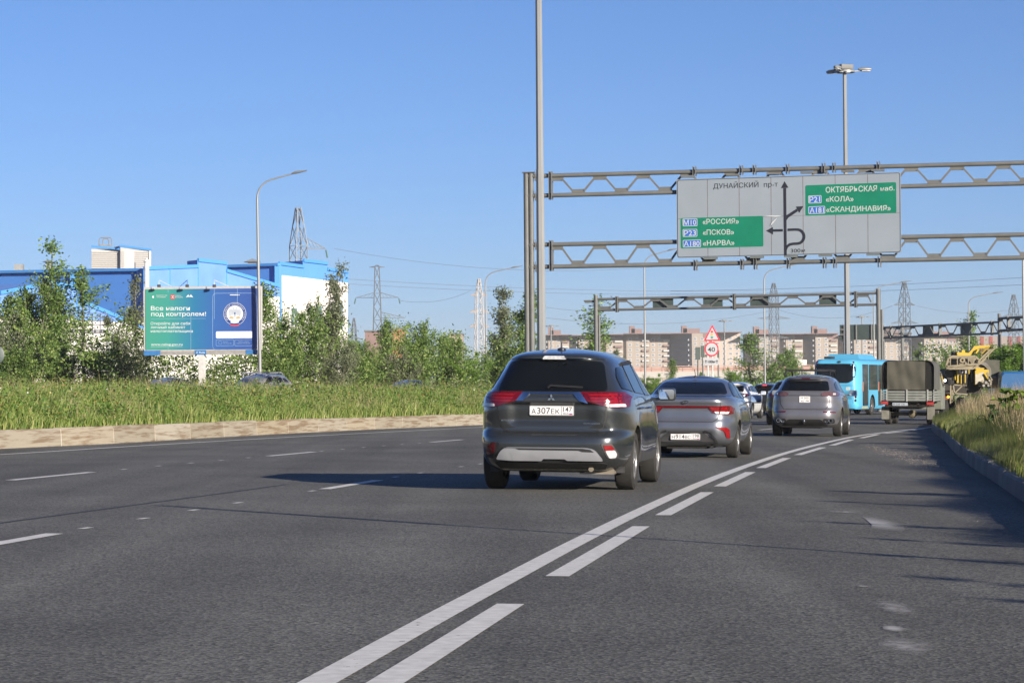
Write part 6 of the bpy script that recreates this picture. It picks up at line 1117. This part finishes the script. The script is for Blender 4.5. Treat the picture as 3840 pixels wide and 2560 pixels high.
    # carrier: dark chassis, wheels, support lattice, lamps
    pan('carrier_bed', [(1140, 880), (1640, 885), (1640, 1010), (1140, 1010)], BLK, 5., D+.1); bars('support_frame', [((1245, 880), (1240, 1135)), ((1265, 1000), (1460, 1018)), ((1280, 900), (1290, 990)), ((1290, 895), (1450, 905)), ((1265, 1030), (1400, 900)), ((1400, 895), (1440, 900)), ((1255, 1100), (1350, 1030)), ((1300, 1060), (1250, 1120)), ((1262, 960), (1262, 1120))], DUST, .045, D-.6)
    pan('front_cabin', [(1085, 690), (1180, 700), (1270, 760), (1240, 1090), (1110, 1090)], mat('dark_red_cabin', (.06, .035, .035), .6, var=.3), 2.0, D+2.5)
    for X, Y in ((1190, 1180), (1420, 1190)):
        for dy in (.8, 3.6): mb = Bd(); c = s(X, Y, D); mb.lathe([(.2, -.14), (.45, -.15), (.5, -.1), (.5, .1), (.45, .15), (.2, .14), (0, .1)], V3(c.x, D+dy, org.z+.5), 'x', 28); mb.build('wheel', TYRE, r)
    mb = Bd(); mb.lathe([(0, -.05), (.035, -.04), (.05, .05)], s(1174, 838, D-.2), 'y', 16); mb.build('headlight', mat('lit_headlamp', (.9, .92, 1), .2, var=0, emit=(.9, .93, 1), est=6), r); mb = Bd(); mb.lathe([(0, -.05), (.045, -.03), (.05, .05)], s(1214, 1048, D-.2), 'y', 16); mb.build('indicator_lamp', mat('lit_amber', (.8, .3, .02), .2, var=0, emit=(1, .32, .02), est=3), r)
    mb = Bd(); mb.box(s(1210, 1062, D), (.3, .12, .12)); mb.build('bumper', STL, r, smooth=0)
rig()
def van():
    a = at(T(2309), T(851), 112); b = V3(a.x+.95, 116.5, zr(a.x)); r = thing('blue_van', 'blue van with pale mirror half hidden by plants at the right edge', 'van', b, R(176)); VB = mat('van_blue', (.018, .09, .23), .4, coat=.5, var=.06); H = a.z-b.z-.03; mb = MB()
    pr = lambda y, w, z1: [V3(-w, y, .35), V3(-w, y, 1.1), V3(-w*.9, y, z1-.12), V3(-w*.8, y, z1), V3(w*.8, y, z1), V3(w*.9, y, z1-.12), V3(w, y, 1.1), V3(w, y, .35)]; rs = [pr(-.4, .9, H*.55), pr(.3, .98, H*.62), pr(1.0, .98, H*.97), pr(1.5, 1.0, H), pr(5.2, 1.0, H), pr(5.3, .95, H-.1)]; mb.add([p for q in rs for p in q], [(i*8+k, i*8+(k+1) % 8, (i+1)*8+(k+1) % 8, (i+1)*8+k) for i in range(5) for k in range(8)]+[tuple(range(8))[::-1], tuple(range(40, 48))]); bo = mb.build('body', VB, r, smooth=30)
    mb = MB(); mb.quad((-.85, .30, H*.64), (.85, .30, H*.64), (.76, .96, H*.93), (-.76, .96, H*.93)); mb.v = [(x, y-.03, z+.02) for x, y, z in mb.v]; mb.build('windscreen', GLASS, r, smooth=0)
    for sx in (-1, 1):
        mb = MB(); mb.path([(sx*.95, .8, H*.68), (sx*1.18, .75, H*.72)], .025, 6); mb.bbox((sx*1.22, .74, H*.78), (.2, .12, .36), .04); mo = mb.build('wing_mirror', mat('pale_mirror', (.5, .52, .55), .4), r)
        mb = MB(); mb.bbox((sx*.7, -.42, .85), (.35, .08, .2), .03); mb.build('headlight', CLEAR, r)
        for y in (.6, 4.2): mb = MB(); mb.lathe([(.18, -.1), (.32, -.11), (.34, -.07), (.34, .07), (.32, .11), (.18, .1), (0, .06)], (sx*.88, y, .34), 'x', 24); mb.build('wheel', TYRE, r)
        mb = MB(); mb.quad((sx*1.012, 1.1, 1.15), (sx*1.012, 2.1, 1.15), (sx*.925, 2.1, H-.2), (sx*.925, 1.3, H-.2)); mb.build('side_window', GLASS, r, smooth=0)
van()
# cars on the other carriageway, mostly hidden by the grass, and the car leaving at the left edge
for u, d, hd, lab, pm, fn in ((384, 121, 205, 'grey car half sunk behind the tall grass, left of the billboard post', paint('silver_blue_paint', (.28, .30, .34), .6, .35), 's'), (597, 124, 203, 'silver estate with roof bars behind the grass under the billboard right end', paint('silver_paint', (.36, .37, .39), .6, .35), 'c'), (936, 141, 203, 'grey car roof just showing through grass before the rounded tree', paint('silver_blue_paint', (.28, .30, .34), .6, .35), 's')):
    p = at(T(u), 1400, d); L_ = V3(p.x, p.y, .36); h = R(hd); L_ = L_+V3(math.sin(h), math.cos(h), 0)*-2.2
    if fn == 's': sedan(L_, h, lab, pm)
    else:
        c = crossover(L_, h, lab, pm, kind='plain', name='estate_car')
        for sx in (-1, 1): rr = MB(); rr.path([(sx*.6, 1.0, 1.58), (sx*.6, 1.1, 1.67), (sx*.6, 2.7, 1.67), (sx*.6, 2.8, 1.58)], .02, 8); rr.build('roof_rail', SILVER, c.root)
        rr = MB(); rr.box((0, 1.5, 1.70), (1.5, .08, .035)); rr.build('roof_bar', SILVER, c.root); rr = MB(); rr.box((0, 2.5, 1.70), (1.5, .08, .035)); rr.build('roof_bar', SILVER, c.root)
e = gp(0, 1690); sedan(V3(-11.36, 46.2, 0), R(14), 'dark car almost wholly outside the left picture edge by the kerb', paint('black_paint', (.02, .02, .022), .3, .3))

# ------------------------------------------------------------ vegetation
def blades(name, P, Z, H, Wd, lean, m, seed=0):
    """one blade of grass at each point: five corners, bent over"""
    r = np.random.default_rng(seed); n = len(P); a = r.uniform(0, 2*np.pi, n); dx, dy = np.cos(a), np.sin(a); f = r.uniform(0, 2*np.pi, n); lx, ly = np.cos(f)*lean*H, np.sin(f)*lean*H
    def row(t, w, k): return np.stack([P[:, 0]+dx*Wd*w+lx*k, P[:, 1]+dy*Wd*w+ly*k, Z+H*t], 1)
    V = np.stack([row(0, -.5, 0), row(0, .5, 0), row(.6, -.42, .35), row(.6, .42, .35), row(1, 0, 1)], 1).reshape(-1, 3)
    b = np.arange(n)[:, None]*5; F = np.concatenate([b+np.array([[0, 1, 2]]), b+np.array([[1, 3, 2]]), b+np.array([[2, 3, 4]])], 1).reshape(-1, 3)
    return np_mesh(name, V, F, m)
def leaves(C, size, seed=0, flat=0., asp=.55):
    """arrays of leaf-shaped quads around points C"""
    r = np.random.default_rng(seed); n = len(C); u = r.normal(size=(n, 3)); u[:, 2] *= (1-flat); u /= np.linalg.norm(u, axis=1)[:, None]; w = r.normal(size=(n, 3)); w = np.cross(u, w); w /= np.linalg.norm(w, axis=1)[:, None]
    s = (size*r.uniform(.6, 1.3, n))[:, None]
    V = np.stack([C-u*s*.5, C+w*s*asp*.5-u*s*.05, C+u*s*.5, C-w*s*asp*.5-u*s*.05], 1).reshape(-1, 3); return V, np.arange(4*n).reshape(-1, 4)
GRASS = leafmat('meadow_grass', [(0, (0.084, 0.149, 0.026)), (.3, (0.137, 0.211, 0.038)), (.55, (0.189, 0.254, 0.055)), (.75, (0.251, 0.291, 0.083)), (.92, (0.336, 0.335, 0.120)), (1, (0.399, 0.385, 0.156))], .3)
WEED = leafmat('weed_leaf', [(0, (0.052, 0.121, 0.020)), (.6, (0.099, 0.184, 0.029)), (.93, (0.172, 0.242, 0.041)), (1, (0.258, 0.168, 0.041))], .3)
SEED = leafmat('seed_stem', [(0, (.20, .17, .08)), (.6, (.28, .22, .11)), (1, (.34, .25, .15))], .25)
def soilz(off, wd): return .33+.03*off/wd+.18*np.sin(np.pi*np.clip(off/wd, 0, 1))
def verge_pts(n, seed, lo, hi, pw=1.):
    r = np.random.default_rng(seed); y = 48+(135-48)*r.random(n)**1.0; k = np.interp(y, KL[:, 1], KL[:, 0])-.34; o = np.interp(y, YS, on_y); wd = np.maximum(k-o-.2, .3); q = lo+(hi-lo)*r.random(n)**pw
    off = np.minimum(q, wd*r.random(n)**.3); x = k-off; keep = (x > -.215*y-1.2); return x[keep], y[keep], off[keep], wd[keep], r
def meadow(name, n, seed, lo, hi, h0, h1, wid, lean, m, pw=1., dry=False):
    x, y, off, wd, r = verge_pts(n, seed, lo, hi, pw); patch = .5+.5*np.sin(x*1.7+y*.35+2*np.sin(y*.23))*np.sin(y*.9+x*.6); H = (h0+(h1-h0)*r.random(len(x))**1.3)*(.62+.55*patch)*np.clip(.55+off*.35, 0, 1)
    z = soilz(off, wd)-.01*x-.03
    if dry: kp = (np.sin(y*.31+1)+np.sin(x*.9-y*.17)+.6*np.sin(y*1.3+x*2.1)) > .35; x, y, z, H = x[kp], y[kp], z[kp], H[kp]
    return tag(blades(name, np.stack([x, y], 1), z, H, np.full(len(x), wid)*r.uniform(.6, 1.4, len(x)), .7*r.random(len(x)), m, seed), kind='stuff')
meadow('meadow_grass', 80000, 1, -.16, 4.5, .35, .95, .020, .4, GRASS, 1.4)
meadow('meadow_grass', 38000, 2, 3, 16, .6, 1.1, .030, .4, GRASS)
meadow('seed_stems', 9000, 3, 4, 16, .8, 1.25, .016, .3, SEED)
meadow('dry_stalks', 60000, 22, .2, 14, .55, 1.12, .015, .4, leafmat('pale_stalk', [(0, (.20, .20, .085)), (.5, (.30, .27, .13)), (1, (.42, .36, .21))], .35), 1.2, True)
x, y, off, wd, r = verge_pts(9500, 4, .1, 9, 1.3); C = []
for i in range(len(x)):
    h = r.uniform(.25, 1.0)*min(1, .5+off[i]*.4); k = r.integers(10, 24); C.append(np.stack([x[i]+r.normal(0, .13, k), y[i]+r.normal(0, .13, k), soilz(off[i], wd[i])-.01*x[i]+h*r.random(k)], 1))
V, F = leaves(np.concatenate(C), .085, 5); tag(np_mesh('weed_leaves', V, F, WEED), kind='stuff')
x, y, off, wd, r = verge_pts(420, 6, .3, 9, 1.2); C = np.stack([x, y, soilz(off, wd)-.01*x+r.uniform(.35, .95, len(x))], 1)
V, F = leaves(C, .04, 6, asp=.9); tag(np_mesh('wildflowers', V, F, leafmat('flower_petal', [(0, (.6, .6, .55)), (.5, (.55, .55, .5)), (.7, (.55, .42, .05)), (1, (.5, .18, .05))], .2)), kind='stuff')
# taller docks and thistles standing in clumps
x, y, off, wd, r = verge_pts(520, 8, .3, 8, 1.2); C = []
for i in range(len(x)):
    h = r.uniform(.7, 1.25); k = int(r.integers(26, 60)); t = r.random(k); C.append(np.stack([x[i]+r.normal(0, .05+.13*(1-t), k), y[i]+r.normal(0, .05+.13*(1-t), k), soilz(off[i], wd[i])-.01*x[i]+h*t], 1))
V, F = leaves(np.concatenate(C), .10, 9, asp=.4); tag(np_mesh('tall_weeds', V, F, leafmat('dock_leaf', [(0, (.07, .13, .025)), (.7, (.13, .19, .04)), (.9, (.22, .22, .07)), (1, (.26, .13, .06))], .3)), kind='stuff')
# right verge: green by the kerb, dry and tall behind
DRY = leafmat('dry_grass', [(0, (.22, .20, .085)), (.35, (.34, .275, .14)), (.7, (.46, .36, .21)), (1, (.52, .40, .27))], .5)
FRESH = leafmat('verge_grass', [(0, (.11, .155, .035)), (.5, (.20, .24, .06)), (.85, (.29, .30, .10)), (1, (.40, .34, .18))], .55)
def rverge(name, n, seed, lo, hi, h0, h1, wid, m, ymin=19, ymax=104, wide=False):
    r = np.random.default_rng(seed); y = ymin+(ymax-ymin)*r.random(n); off = lo+(hi-lo)*r.random(n); x = np.interp(y, KR[:, 1], KR[:, 0])+.22+off; keep = (x < .2*y+2.5) | wide; x, y, off = x[keep], y[keep], off[keep]
    H = (h0+(h1-h0)*r.random(len(x)))*np.clip(.42+off*.33, 0, 1)*(.8+.25*np.sin(y*.8+x)); z = .22+.24*np.sin(np.pi*np.clip(off/14, 0, 1))*1.0-.01*x
    return tag(blades(name, np.stack([x, y], 1), z, H, np.full(len(x), wid)*r.uniform(.6, 1.4, len(x)), .4*r.random(len(x)), m, seed), kind='stuff')
rverge('verge_grass', 30000, 11, -.18, 1.5, .4, .8, .012, FRESH)
rverge('verge_grass', 16000, 16, .4, 12, .10, .30, .016, FRESH, 4, 26, True)
rverge('dry_grass', 30000, 12, .6, 7, .7, 1.2, .012, DRY)
rverge('dry_grass', 9000, 13, 1.5, 8, .8, 1.25, .010, DRY)
r = np.random.default_rng(14); y = r.uniform(30, 46, 60); x = np.interp(y, KR[:, 1], KR[:, 0])+r.uniform(1.2, 4, 60); C = np.stack([x, y, .22+r.uniform(.35, .85, 60)], 1)
V, F = leaves(np.repeat(C, 3, 0), .045, 15, asp=1.); tag(np_mesh('chicory_flowers', V, F, leafmat('chicory_petal', [(0, (.2, .2, .6)), (1, (.3, .3, .7))], .2)), kind='stuff')
BROAD = leafmat('broad_leaf', [(0, (.07, .14, .012)), (.5, (.14, .23, .02)), (1, (.26, .36, .05))], .35, .4)
def broadplant(u, v, d, n, L, label, seed, mt=BROAD, rise=.8):
    p = at(u, v, d); b = V3(p.x, p.y, .35+zr(p.x)); o = thing('broad_leaved_plant', label, 'plant', b); r = random.Random(seed); st = MB(); lf = MB(); H = p.z-b.z
    for i in range(n):
        a = r.uniform(0, 6.28); hh = H*r.uniform(.45, 1.0); q = V3(math.cos(a), math.sin(a), 0); base = q*.05; mid = q*(L*.35)+V3(0, 0, hh*.75); st.path([base, mid*.6+V3(0, 0, .05), mid], [.012, .01, .006], 5)
        l = L*r.uniform(.7, 1.15); side = V3(-q.y, q.x, 0); pts = []; 
        for t, w_ in ((0, .02), (.25, .26), (.55, .3), (.8, .18), (1, .01)):
            c = mid+q*(l*t*.8)+V3(0, 0, l*(rise*t-1.0*t*t*r.uniform(.3, 1))); pts.append((c-side*l*w_+V3(0, 0, .05*l), c, c+side*l*w_+V3(0, 0, .05*l)))
        vs = [x for s_ in pts for x in s_]; lf.add(vs, [(3*j+e, 3*j+e+1, 3*j+e+4, 3*j+e+3) for j in range(4) for e in (0, 1)])
    st.build('stem', mt, o); lf.build('leaf_cluster', mt, o); return o
broadplant(3775, 1420, 58, 16, .36, 'bright green plant with long upright leaves at the right edge above dry grass', 1)
broadplant(3828, 1428, 58, 18, .36, 'big leaved plant cut by the right picture edge, beside the bright upright one', 2)
broadplant(3735, 1478, 56, 14, .22, 'dark bushy weed in the dry grass just left below the broad green leaves', 3, leafmat('dark_weed', [(0, (.02, .05, .01)), (1, (.05, .10, .02))], .3), .4)
broadplant(3705, 1500, 54, 10, .22, 'lower dark weed among the tan grass stalks, left of the bushy weed', 4, leafmat('dark_weed', [(0, (.02, .05, .01)), (1, (.05, .10, .02))], .3), .4)

BARK = mat('young_bark', (.16, .14, .11), .9, var=.3, scale=10)
LA = leafmat('poplar_leaf', [(0, (0.072, 0.134, 0.030)), (.45, (0.119, 0.209, 0.043)), (.8, (0.175, 0.269, 0.064)), (1, (0.278, 0.376, 0.121))], .32, .45)
LB = leafmat('willow_leaf', [(0, (0.062, 0.114, 0.022)), (.5, (0.103, 0.182, 0.035)), (.85, (0.160, 0.242, 0.051)), (1, (0.247, 0.310, 0.086))], .32, .5)
LC = leafmat('bright_leaf', [(0, (0.066, 0.141, 0.015)), (.5, (0.108, 0.218, 0.021)), (1, (0.204, 0.320, 0.047))], .38, .45)
LD = leafmat('grey_willow_leaf', [(0, (.085, .105, .055)), (.5, (.14, .165, .085)), (1, (.24, .26, .16))], .3, .5)
TREEP = {}
def treeproto(kind, seed):
    """trunk and crown meshes about 1 unit tall (scaled when placed)"""
    k = (kind, seed)
    if k in TREEP: return TREEP[k]
    r = np.random.default_rng(seed); tr = MB(); C = []; S = 8.0       # built 8 m tall
    spec = dict(slender=(2, .98, 60, .19, .9, 42), bushy=(5, .9, 84, .42, .6, 60), shrub=(8, .82, 76, .56, .5, 66), wispy=(1, 1.0, 30, .13, .95, 28), conic=(1, 1., 70, .24, .35, 44))[kind]
    stems, hh, limbs, spread, up, per = spec
    for s_ in range(stems):
        a = r.uniform(0, 6.28); ln = 0 if stems == 1 else r.uniform(.05, spread*.8); top = np.array((math.cos(a)*ln*S, math.sin(a)*ln*S, S*hh*(1 if s_ == 0 else r.uniform(.6, .95)))); base = np.array((math.cos(a)*.02*S*(stems > 1), math.sin(a)*.02*S*(stems > 1), 0))
        n = 7; P = [base+(top-base)*t+np.array((r.normal(0, .07), r.normal(0, .07), 0))*(0 < t < 1)*S*.12 for t in np.linspace(0, 1, n)]; rad = .09*S/8*(1 if stems == 1 else .55); tr.path([tuple(p) for p in P], [rad*(1-.88*t)+.008 for t in np.linspace(0, 1, n)], 6)
        for j in range(max(6, limbs//stems)):
            t = r.uniform(.12 if kind != 'wispy' else .25, .98); p = np.array([np.interp(t, np.linspace(0, 1, n), [q[i] for q in P]) for i in range(3)])
            prof = (math.sin(math.pi*min(1, .15+.85*t))**.7 if kind in ('bushy', 'shrub') else (1.05-t)**.75+.12 if kind == 'conic' else math.sin(math.pi*min(1, .12+.80*t))**.8+.1); L = S*spread*prof*r.uniform(.3, 1.3)*(.6 if stems > 1 else 1); b = r.uniform(0, 6.28); d = np.array((math.cos(b), math.sin(b), up*r.uniform(.6, 1.4))); d /= np.linalg.norm(d); e = p+d*L+np.array((0, 0, L*.15))
            tr.path([tuple(p), tuple(p+d*L*.5), tuple(e)], [rad*.3*(1-t)+.012, .011, .005], 4, cap=False)
            for q in np.linspace(.25, 1.05, max(2, int(3+L*1.2))):
                c = p+(e-p)*q; m_ = int(per*r.uniform(.4, 1.2)); sg = .17+.10*L/S*3; C.append(c+r.normal(0, sg, (m_, 3))*np.array((1, 1, .9)))
        m_ = int(per*1.2); C.append(top+r.normal(0, .16, (m_, 3))*np.array((.7, .7, 1.6)))
    C = np.concatenate(C); C = C[C[:, 2] > .15]; V, F = leaves(C, .162, seed, asp=.62)
    TREEP[k] = (tr, V, F); return TREEP[k]
TM = {}
def tree(kind, seed, u, vtop, d, label, m=LA, wide=1., name=None, z0=None, group=None, rz=None, cat=None):
    """tree whose tip shows at pixel (u, vtop) when it stands d metres away"""
    p = at(u, vtop, d); zb = (.6 if p.x < 3 else .2)+zr(p.x) if z0 is None else z0; H = p.z-zb
    nm = name or ('shrub' if kind == 'shrub' else 'tree')
    o = thing(nm, label, 'shrub' if nm == 'shrub' else 'tree', V3(p.x, p.y, zb), rz if rz is not None else (seed*1.7+u) % 6.28, group); s_ = H/8.0; o.scale = (s_*wide, s_*wide, s_)
    k = (kind, seed, m.name)
    if k not in TM:
        tr, V, F = treeproto(kind, seed); t = tr.build('trunk', BARK, o); c = np_mesh('crown', V, F, m, o); TM[k] = (t.data, c.data)
    else:
        for n_, me in zip(('trunk', 'crown'), TM[k]): mesh_obj(n_, me, o)
    return o
for a in [
    ('bushy', 1, 62, 606, 150, 'tall dark bushy tree at the far left in front of the blue wall', LB, .8),
    ('bushy', 2, 2, 672, 146, 'broad tree cut by the left picture edge beside the tallest bushy one', LD, .9),
    ('wispy', 3, 120, 566, 152, 'tall wispy sapling with bare tip reaching above the blue roofline', LA, 1.2),
    ('slender', 4, 118, 640, 153, 'leafy young poplar around the foot of the tall wispy sapling', LD, 1.),
    ('wispy', 5, 190, 622, 150, 'thin open sapling before the pale blue gable, left of the billboard', LA, 1.3),
    ('wispy', 6, 312, 640, 152, 'thin sapling with a pointed tip against the dark blue wall, near the billboard edge', LD, 1.0),
    ('bushy', 7, 300, 712, 150, 'bushy tree touching the left edge of the billboard', LD, .85),
    ('shrub', 8, 235, 775, 149, 'spreading shrub before the white wall between the saplings and the billboard', LB, .9),
    ('shrub', 9, 150, 770, 148, 'wide shrub below the pale blue gable with white wall showing through', LB, .9),
    ('shrub', 10, 40, 765, 144, 'dense low shrub at the far left under the dark bushy tree', LB, 1.),
    ('slender', 11, 632, 655, 152, 'slim tree just right of the street lamp beside the billboard', LA, 1.2),
    ('bushy', 12, 690, 662, 152, 'bushy tree in front of the white wall, second right of the billboard', LB, .7),
    ('slender', 13, 745, 608, 154, 'pointed tree standing highest before the white and blue corner building', LD, .85),
    ('shrub', 14, 640, 760, 147, 'dense shrub at the foot of the street lamp right of the billboard', LB, .9),
    ('shrub', 15, 770, 765, 150, 'leafy shrub below the tall window of the white building', LD, .8),
    ('shrub', 8, 835, 748, 158, 'shrub at the right end of the white building', LB, .9),
    ('conic', 16, 885, 730, 165, 'small pointed tree under the wide armed pylon', LB, .8),
    ('bushy', 17, 960, 722, 168, 'rounded dark green tree alone between the two left pylons', LB, 1.1),
    ('bushy', 1, 1018, 738, 170, 'second rounded tree adjoining the lone dark green one', LB, .8),
    ('shrub', 9, 925, 775, 160, 'low shrub filling the gap left of the rounded tree', LD, .9),
    ('shrub', 14, 1075, 790, 168, 'low yellowish shrub below the orange and white pylon', LC, .9),
    ('slender', 18, 1146, 665, 176, 'slender pale poplar right of the thin street lamp', LD, 1.1),
    ('slender', 4, 1192, 676, 180, 'poplar half hidden behind the thick gantry post', LA, 1.3),
    ('shrub', 15, 1150, 770, 172, 'shrub in the gap between the slender poplar and the dark SUV', LB, .8),
    ('wispy', 19, 1369, 695, 190, 'spindly sapling rising behind the left post of the second gantry', LA, 1.8),
    ('shrub', 8, 1392, 770, 195, 'small pale shrub at the foot of the spindly sapling', LD, .7),
    ('shrub', 14, 1502, 846, 205, 'small green shrub above the sedan roof, left end', LC, .9),
    ('conic', 16, 1543, 822, 300, 'small dark fir shaped tree before the apartment block', LB, .9),
    ('shrub', 9, 1620, 842, 215, 'low shrub left of the speed limit sign posts', LC, .8),
    ('shrub', 10, 1684, 828, 210, 'bright green round shrub right of the speed limit sign', LC, .9),
    ('wispy', 5, 1722, 770, 260, 'thin grey green tree right of the traffic light warning sign', LA, 2.),
    ('bushy', 12, 1790, 782, 255, 'loose tree behind the third street lamp before the flats', LA, 1.),
    ('shrub', 15, 1836, 826, 240, 'grey green shrub left of the blue bus', LB, .9),
    ('bushy', 7, 2120, 797, 230, 'dark tree behind the canvas truck', LB, .9),
    ('bushy', 17, 2172, 793, 232, 'dark tree between the canvas truck and the yellow machine', LB, .9),
    ('shrub', 9, 2150, 815, 200, 'olive shrub right behind the canvas truck roof', LB, .9),
    ('slender', 13, 2206, 718, 330, 'tall pointed sapling above the third gantry beam', LA, 1.1),
    ('bushy', 2, 2235, 792, 240, 'dark tree behind the yellow arm of the machine', LB, .9),
    ('bushy', 12, 2322, 768, 165, 'bright green leafy tree at the right picture edge', LC, 1.8),
    ('bushy', 1, 2362, 756, 160, 'large leafy tree cut by the right picture edge', LC, 1.8),
    ('shrub', 10, 2305, 800, 158, 'bright round shrub behind the blue van', LC, .9)]:
    kind, seed, u, v, d, label, m, wd = a; tree(kind, seed, T(u), T(v), d, label, m, wd)
# undergrowth that closes the belt behind the side road
r = np.random.default_rng(31); C = []
for i in range(2300):
    u = r.uniform(-40, 1215); d = 141+r.uniform(0, 18)+max(0, u-600)*.045; p = at(T(u), 1450, d); zt = .2+r.uniform(0, 1)**1.25*(float(np.interp(u, [0, 300, 345, 580, 620, 780, 830, 1000, 1110, 1215], [4.5, 4.2, 2.9, 2.9, 4.5, 4.4, 3.8, 3.9, 3.7, 4.4]))+.7*math.sin(u*.05)+.5*math.sin(u*.021+1)); k = int(r.integers(12, 30)); C.append(np.stack([p.x+r.normal(0, .3, k), p.y+r.normal(0, .3, k), .55+zr(p.x)+zt+r.normal(0, .22, k)], 1))
V, F = leaves(np.concatenate(C), .17, 32); tag(np_mesh('undergrowth', V, F, leafmat('undergrowth_leaf', [(0, (0.072, 0.128, 0.026)), (.5, (0.124, 0.202, 0.041)), (.85, (0.186, 0.256, 0.064)), (1, (0.310, 0.349, 0.121))], .3)), kind='stuff')
C = []
for i in range(2000):
    u = r.uniform(1215, 2420); d = 235+r.uniform(0, 60); p = at(T(u), 1450, d); zt = -.2+r.uniform(0, 1)**1.2*float(np.interp(u, [1215, 1450, 1690, 1720, 1830, 1900, 2080, 2120, 2290, 2310, 2420], [2.4, 1.9, 2.2, 3.4, 3.0, 1.5, 3.0, 6.2, 6.0, 4.0, 4.0])); k = int(r.integers(12, 26)); C.append(np.stack([p.x+r.normal(0, .5, k), p.y+r.normal(0, .5, k), zr(p.x)+zt+r.normal(0, .25, k)], 1))
V, F = leaves(np.concatenate(C), .24, 33); tag(np_mesh('undergrowth', V, F, LB), kind='stuff')
# tall weeds and a sign post out of the picture on the right: only their shadows are seen
for i, (x, y, h, kd) in enumerate([(7.0, 18.5, 1.7, 'wispy'), (6.4, 14.2, 1.55, 'wispy'), (8.0, 22.5, 1.9, 'wispy'), (6.8, 11.3, 1.75, 'wispy'), (8.6, 25.5, 2.0, 'slender'), (6.6, 16.4, 1.5, 'wispy'), (6.9, 9.6, 1.7, 'wispy')]):
    o = thing('sapling', ['tall weedy sapling beyond the right picture edge casting thin shadow streaks'][0], 'tree', V3(x, y, .1), i*1.3, 'saplings outside the picture'); s_ = h/8.; o.scale = (s_*1.2, s_*1.2, s_)
    k = (kd, 3 if kd == 'wispy' else 4, LA.name); 
    for n_, me in zip(('trunk', 'crown'), TM[k]): mesh_obj(n_, me, o)

# ------------------------------------------------------------ summer haze over the whole place
hz = bpy.data.materials.new('haze_air'); hz.use_nodes = True; nt = hz.node_tree; nt.nodes.remove(nt.nodes['Principled BSDF'])
pv = nt.nodes.new('ShaderNodeVolumePrincipled'); pv.inputs['Color'].default_value = (.90, .93, .96, 1); pv.inputs['Density'].default_value = .00012; nt.links.new(pv.outputs[0], nt.nodes['Material Output'].inputs['Volume'])
mb = MB(); mb.box((0, 2300, 27), (9100, 5500, 60)); tag(mb.build('haze', hz, smooth=0), kind='stuff')
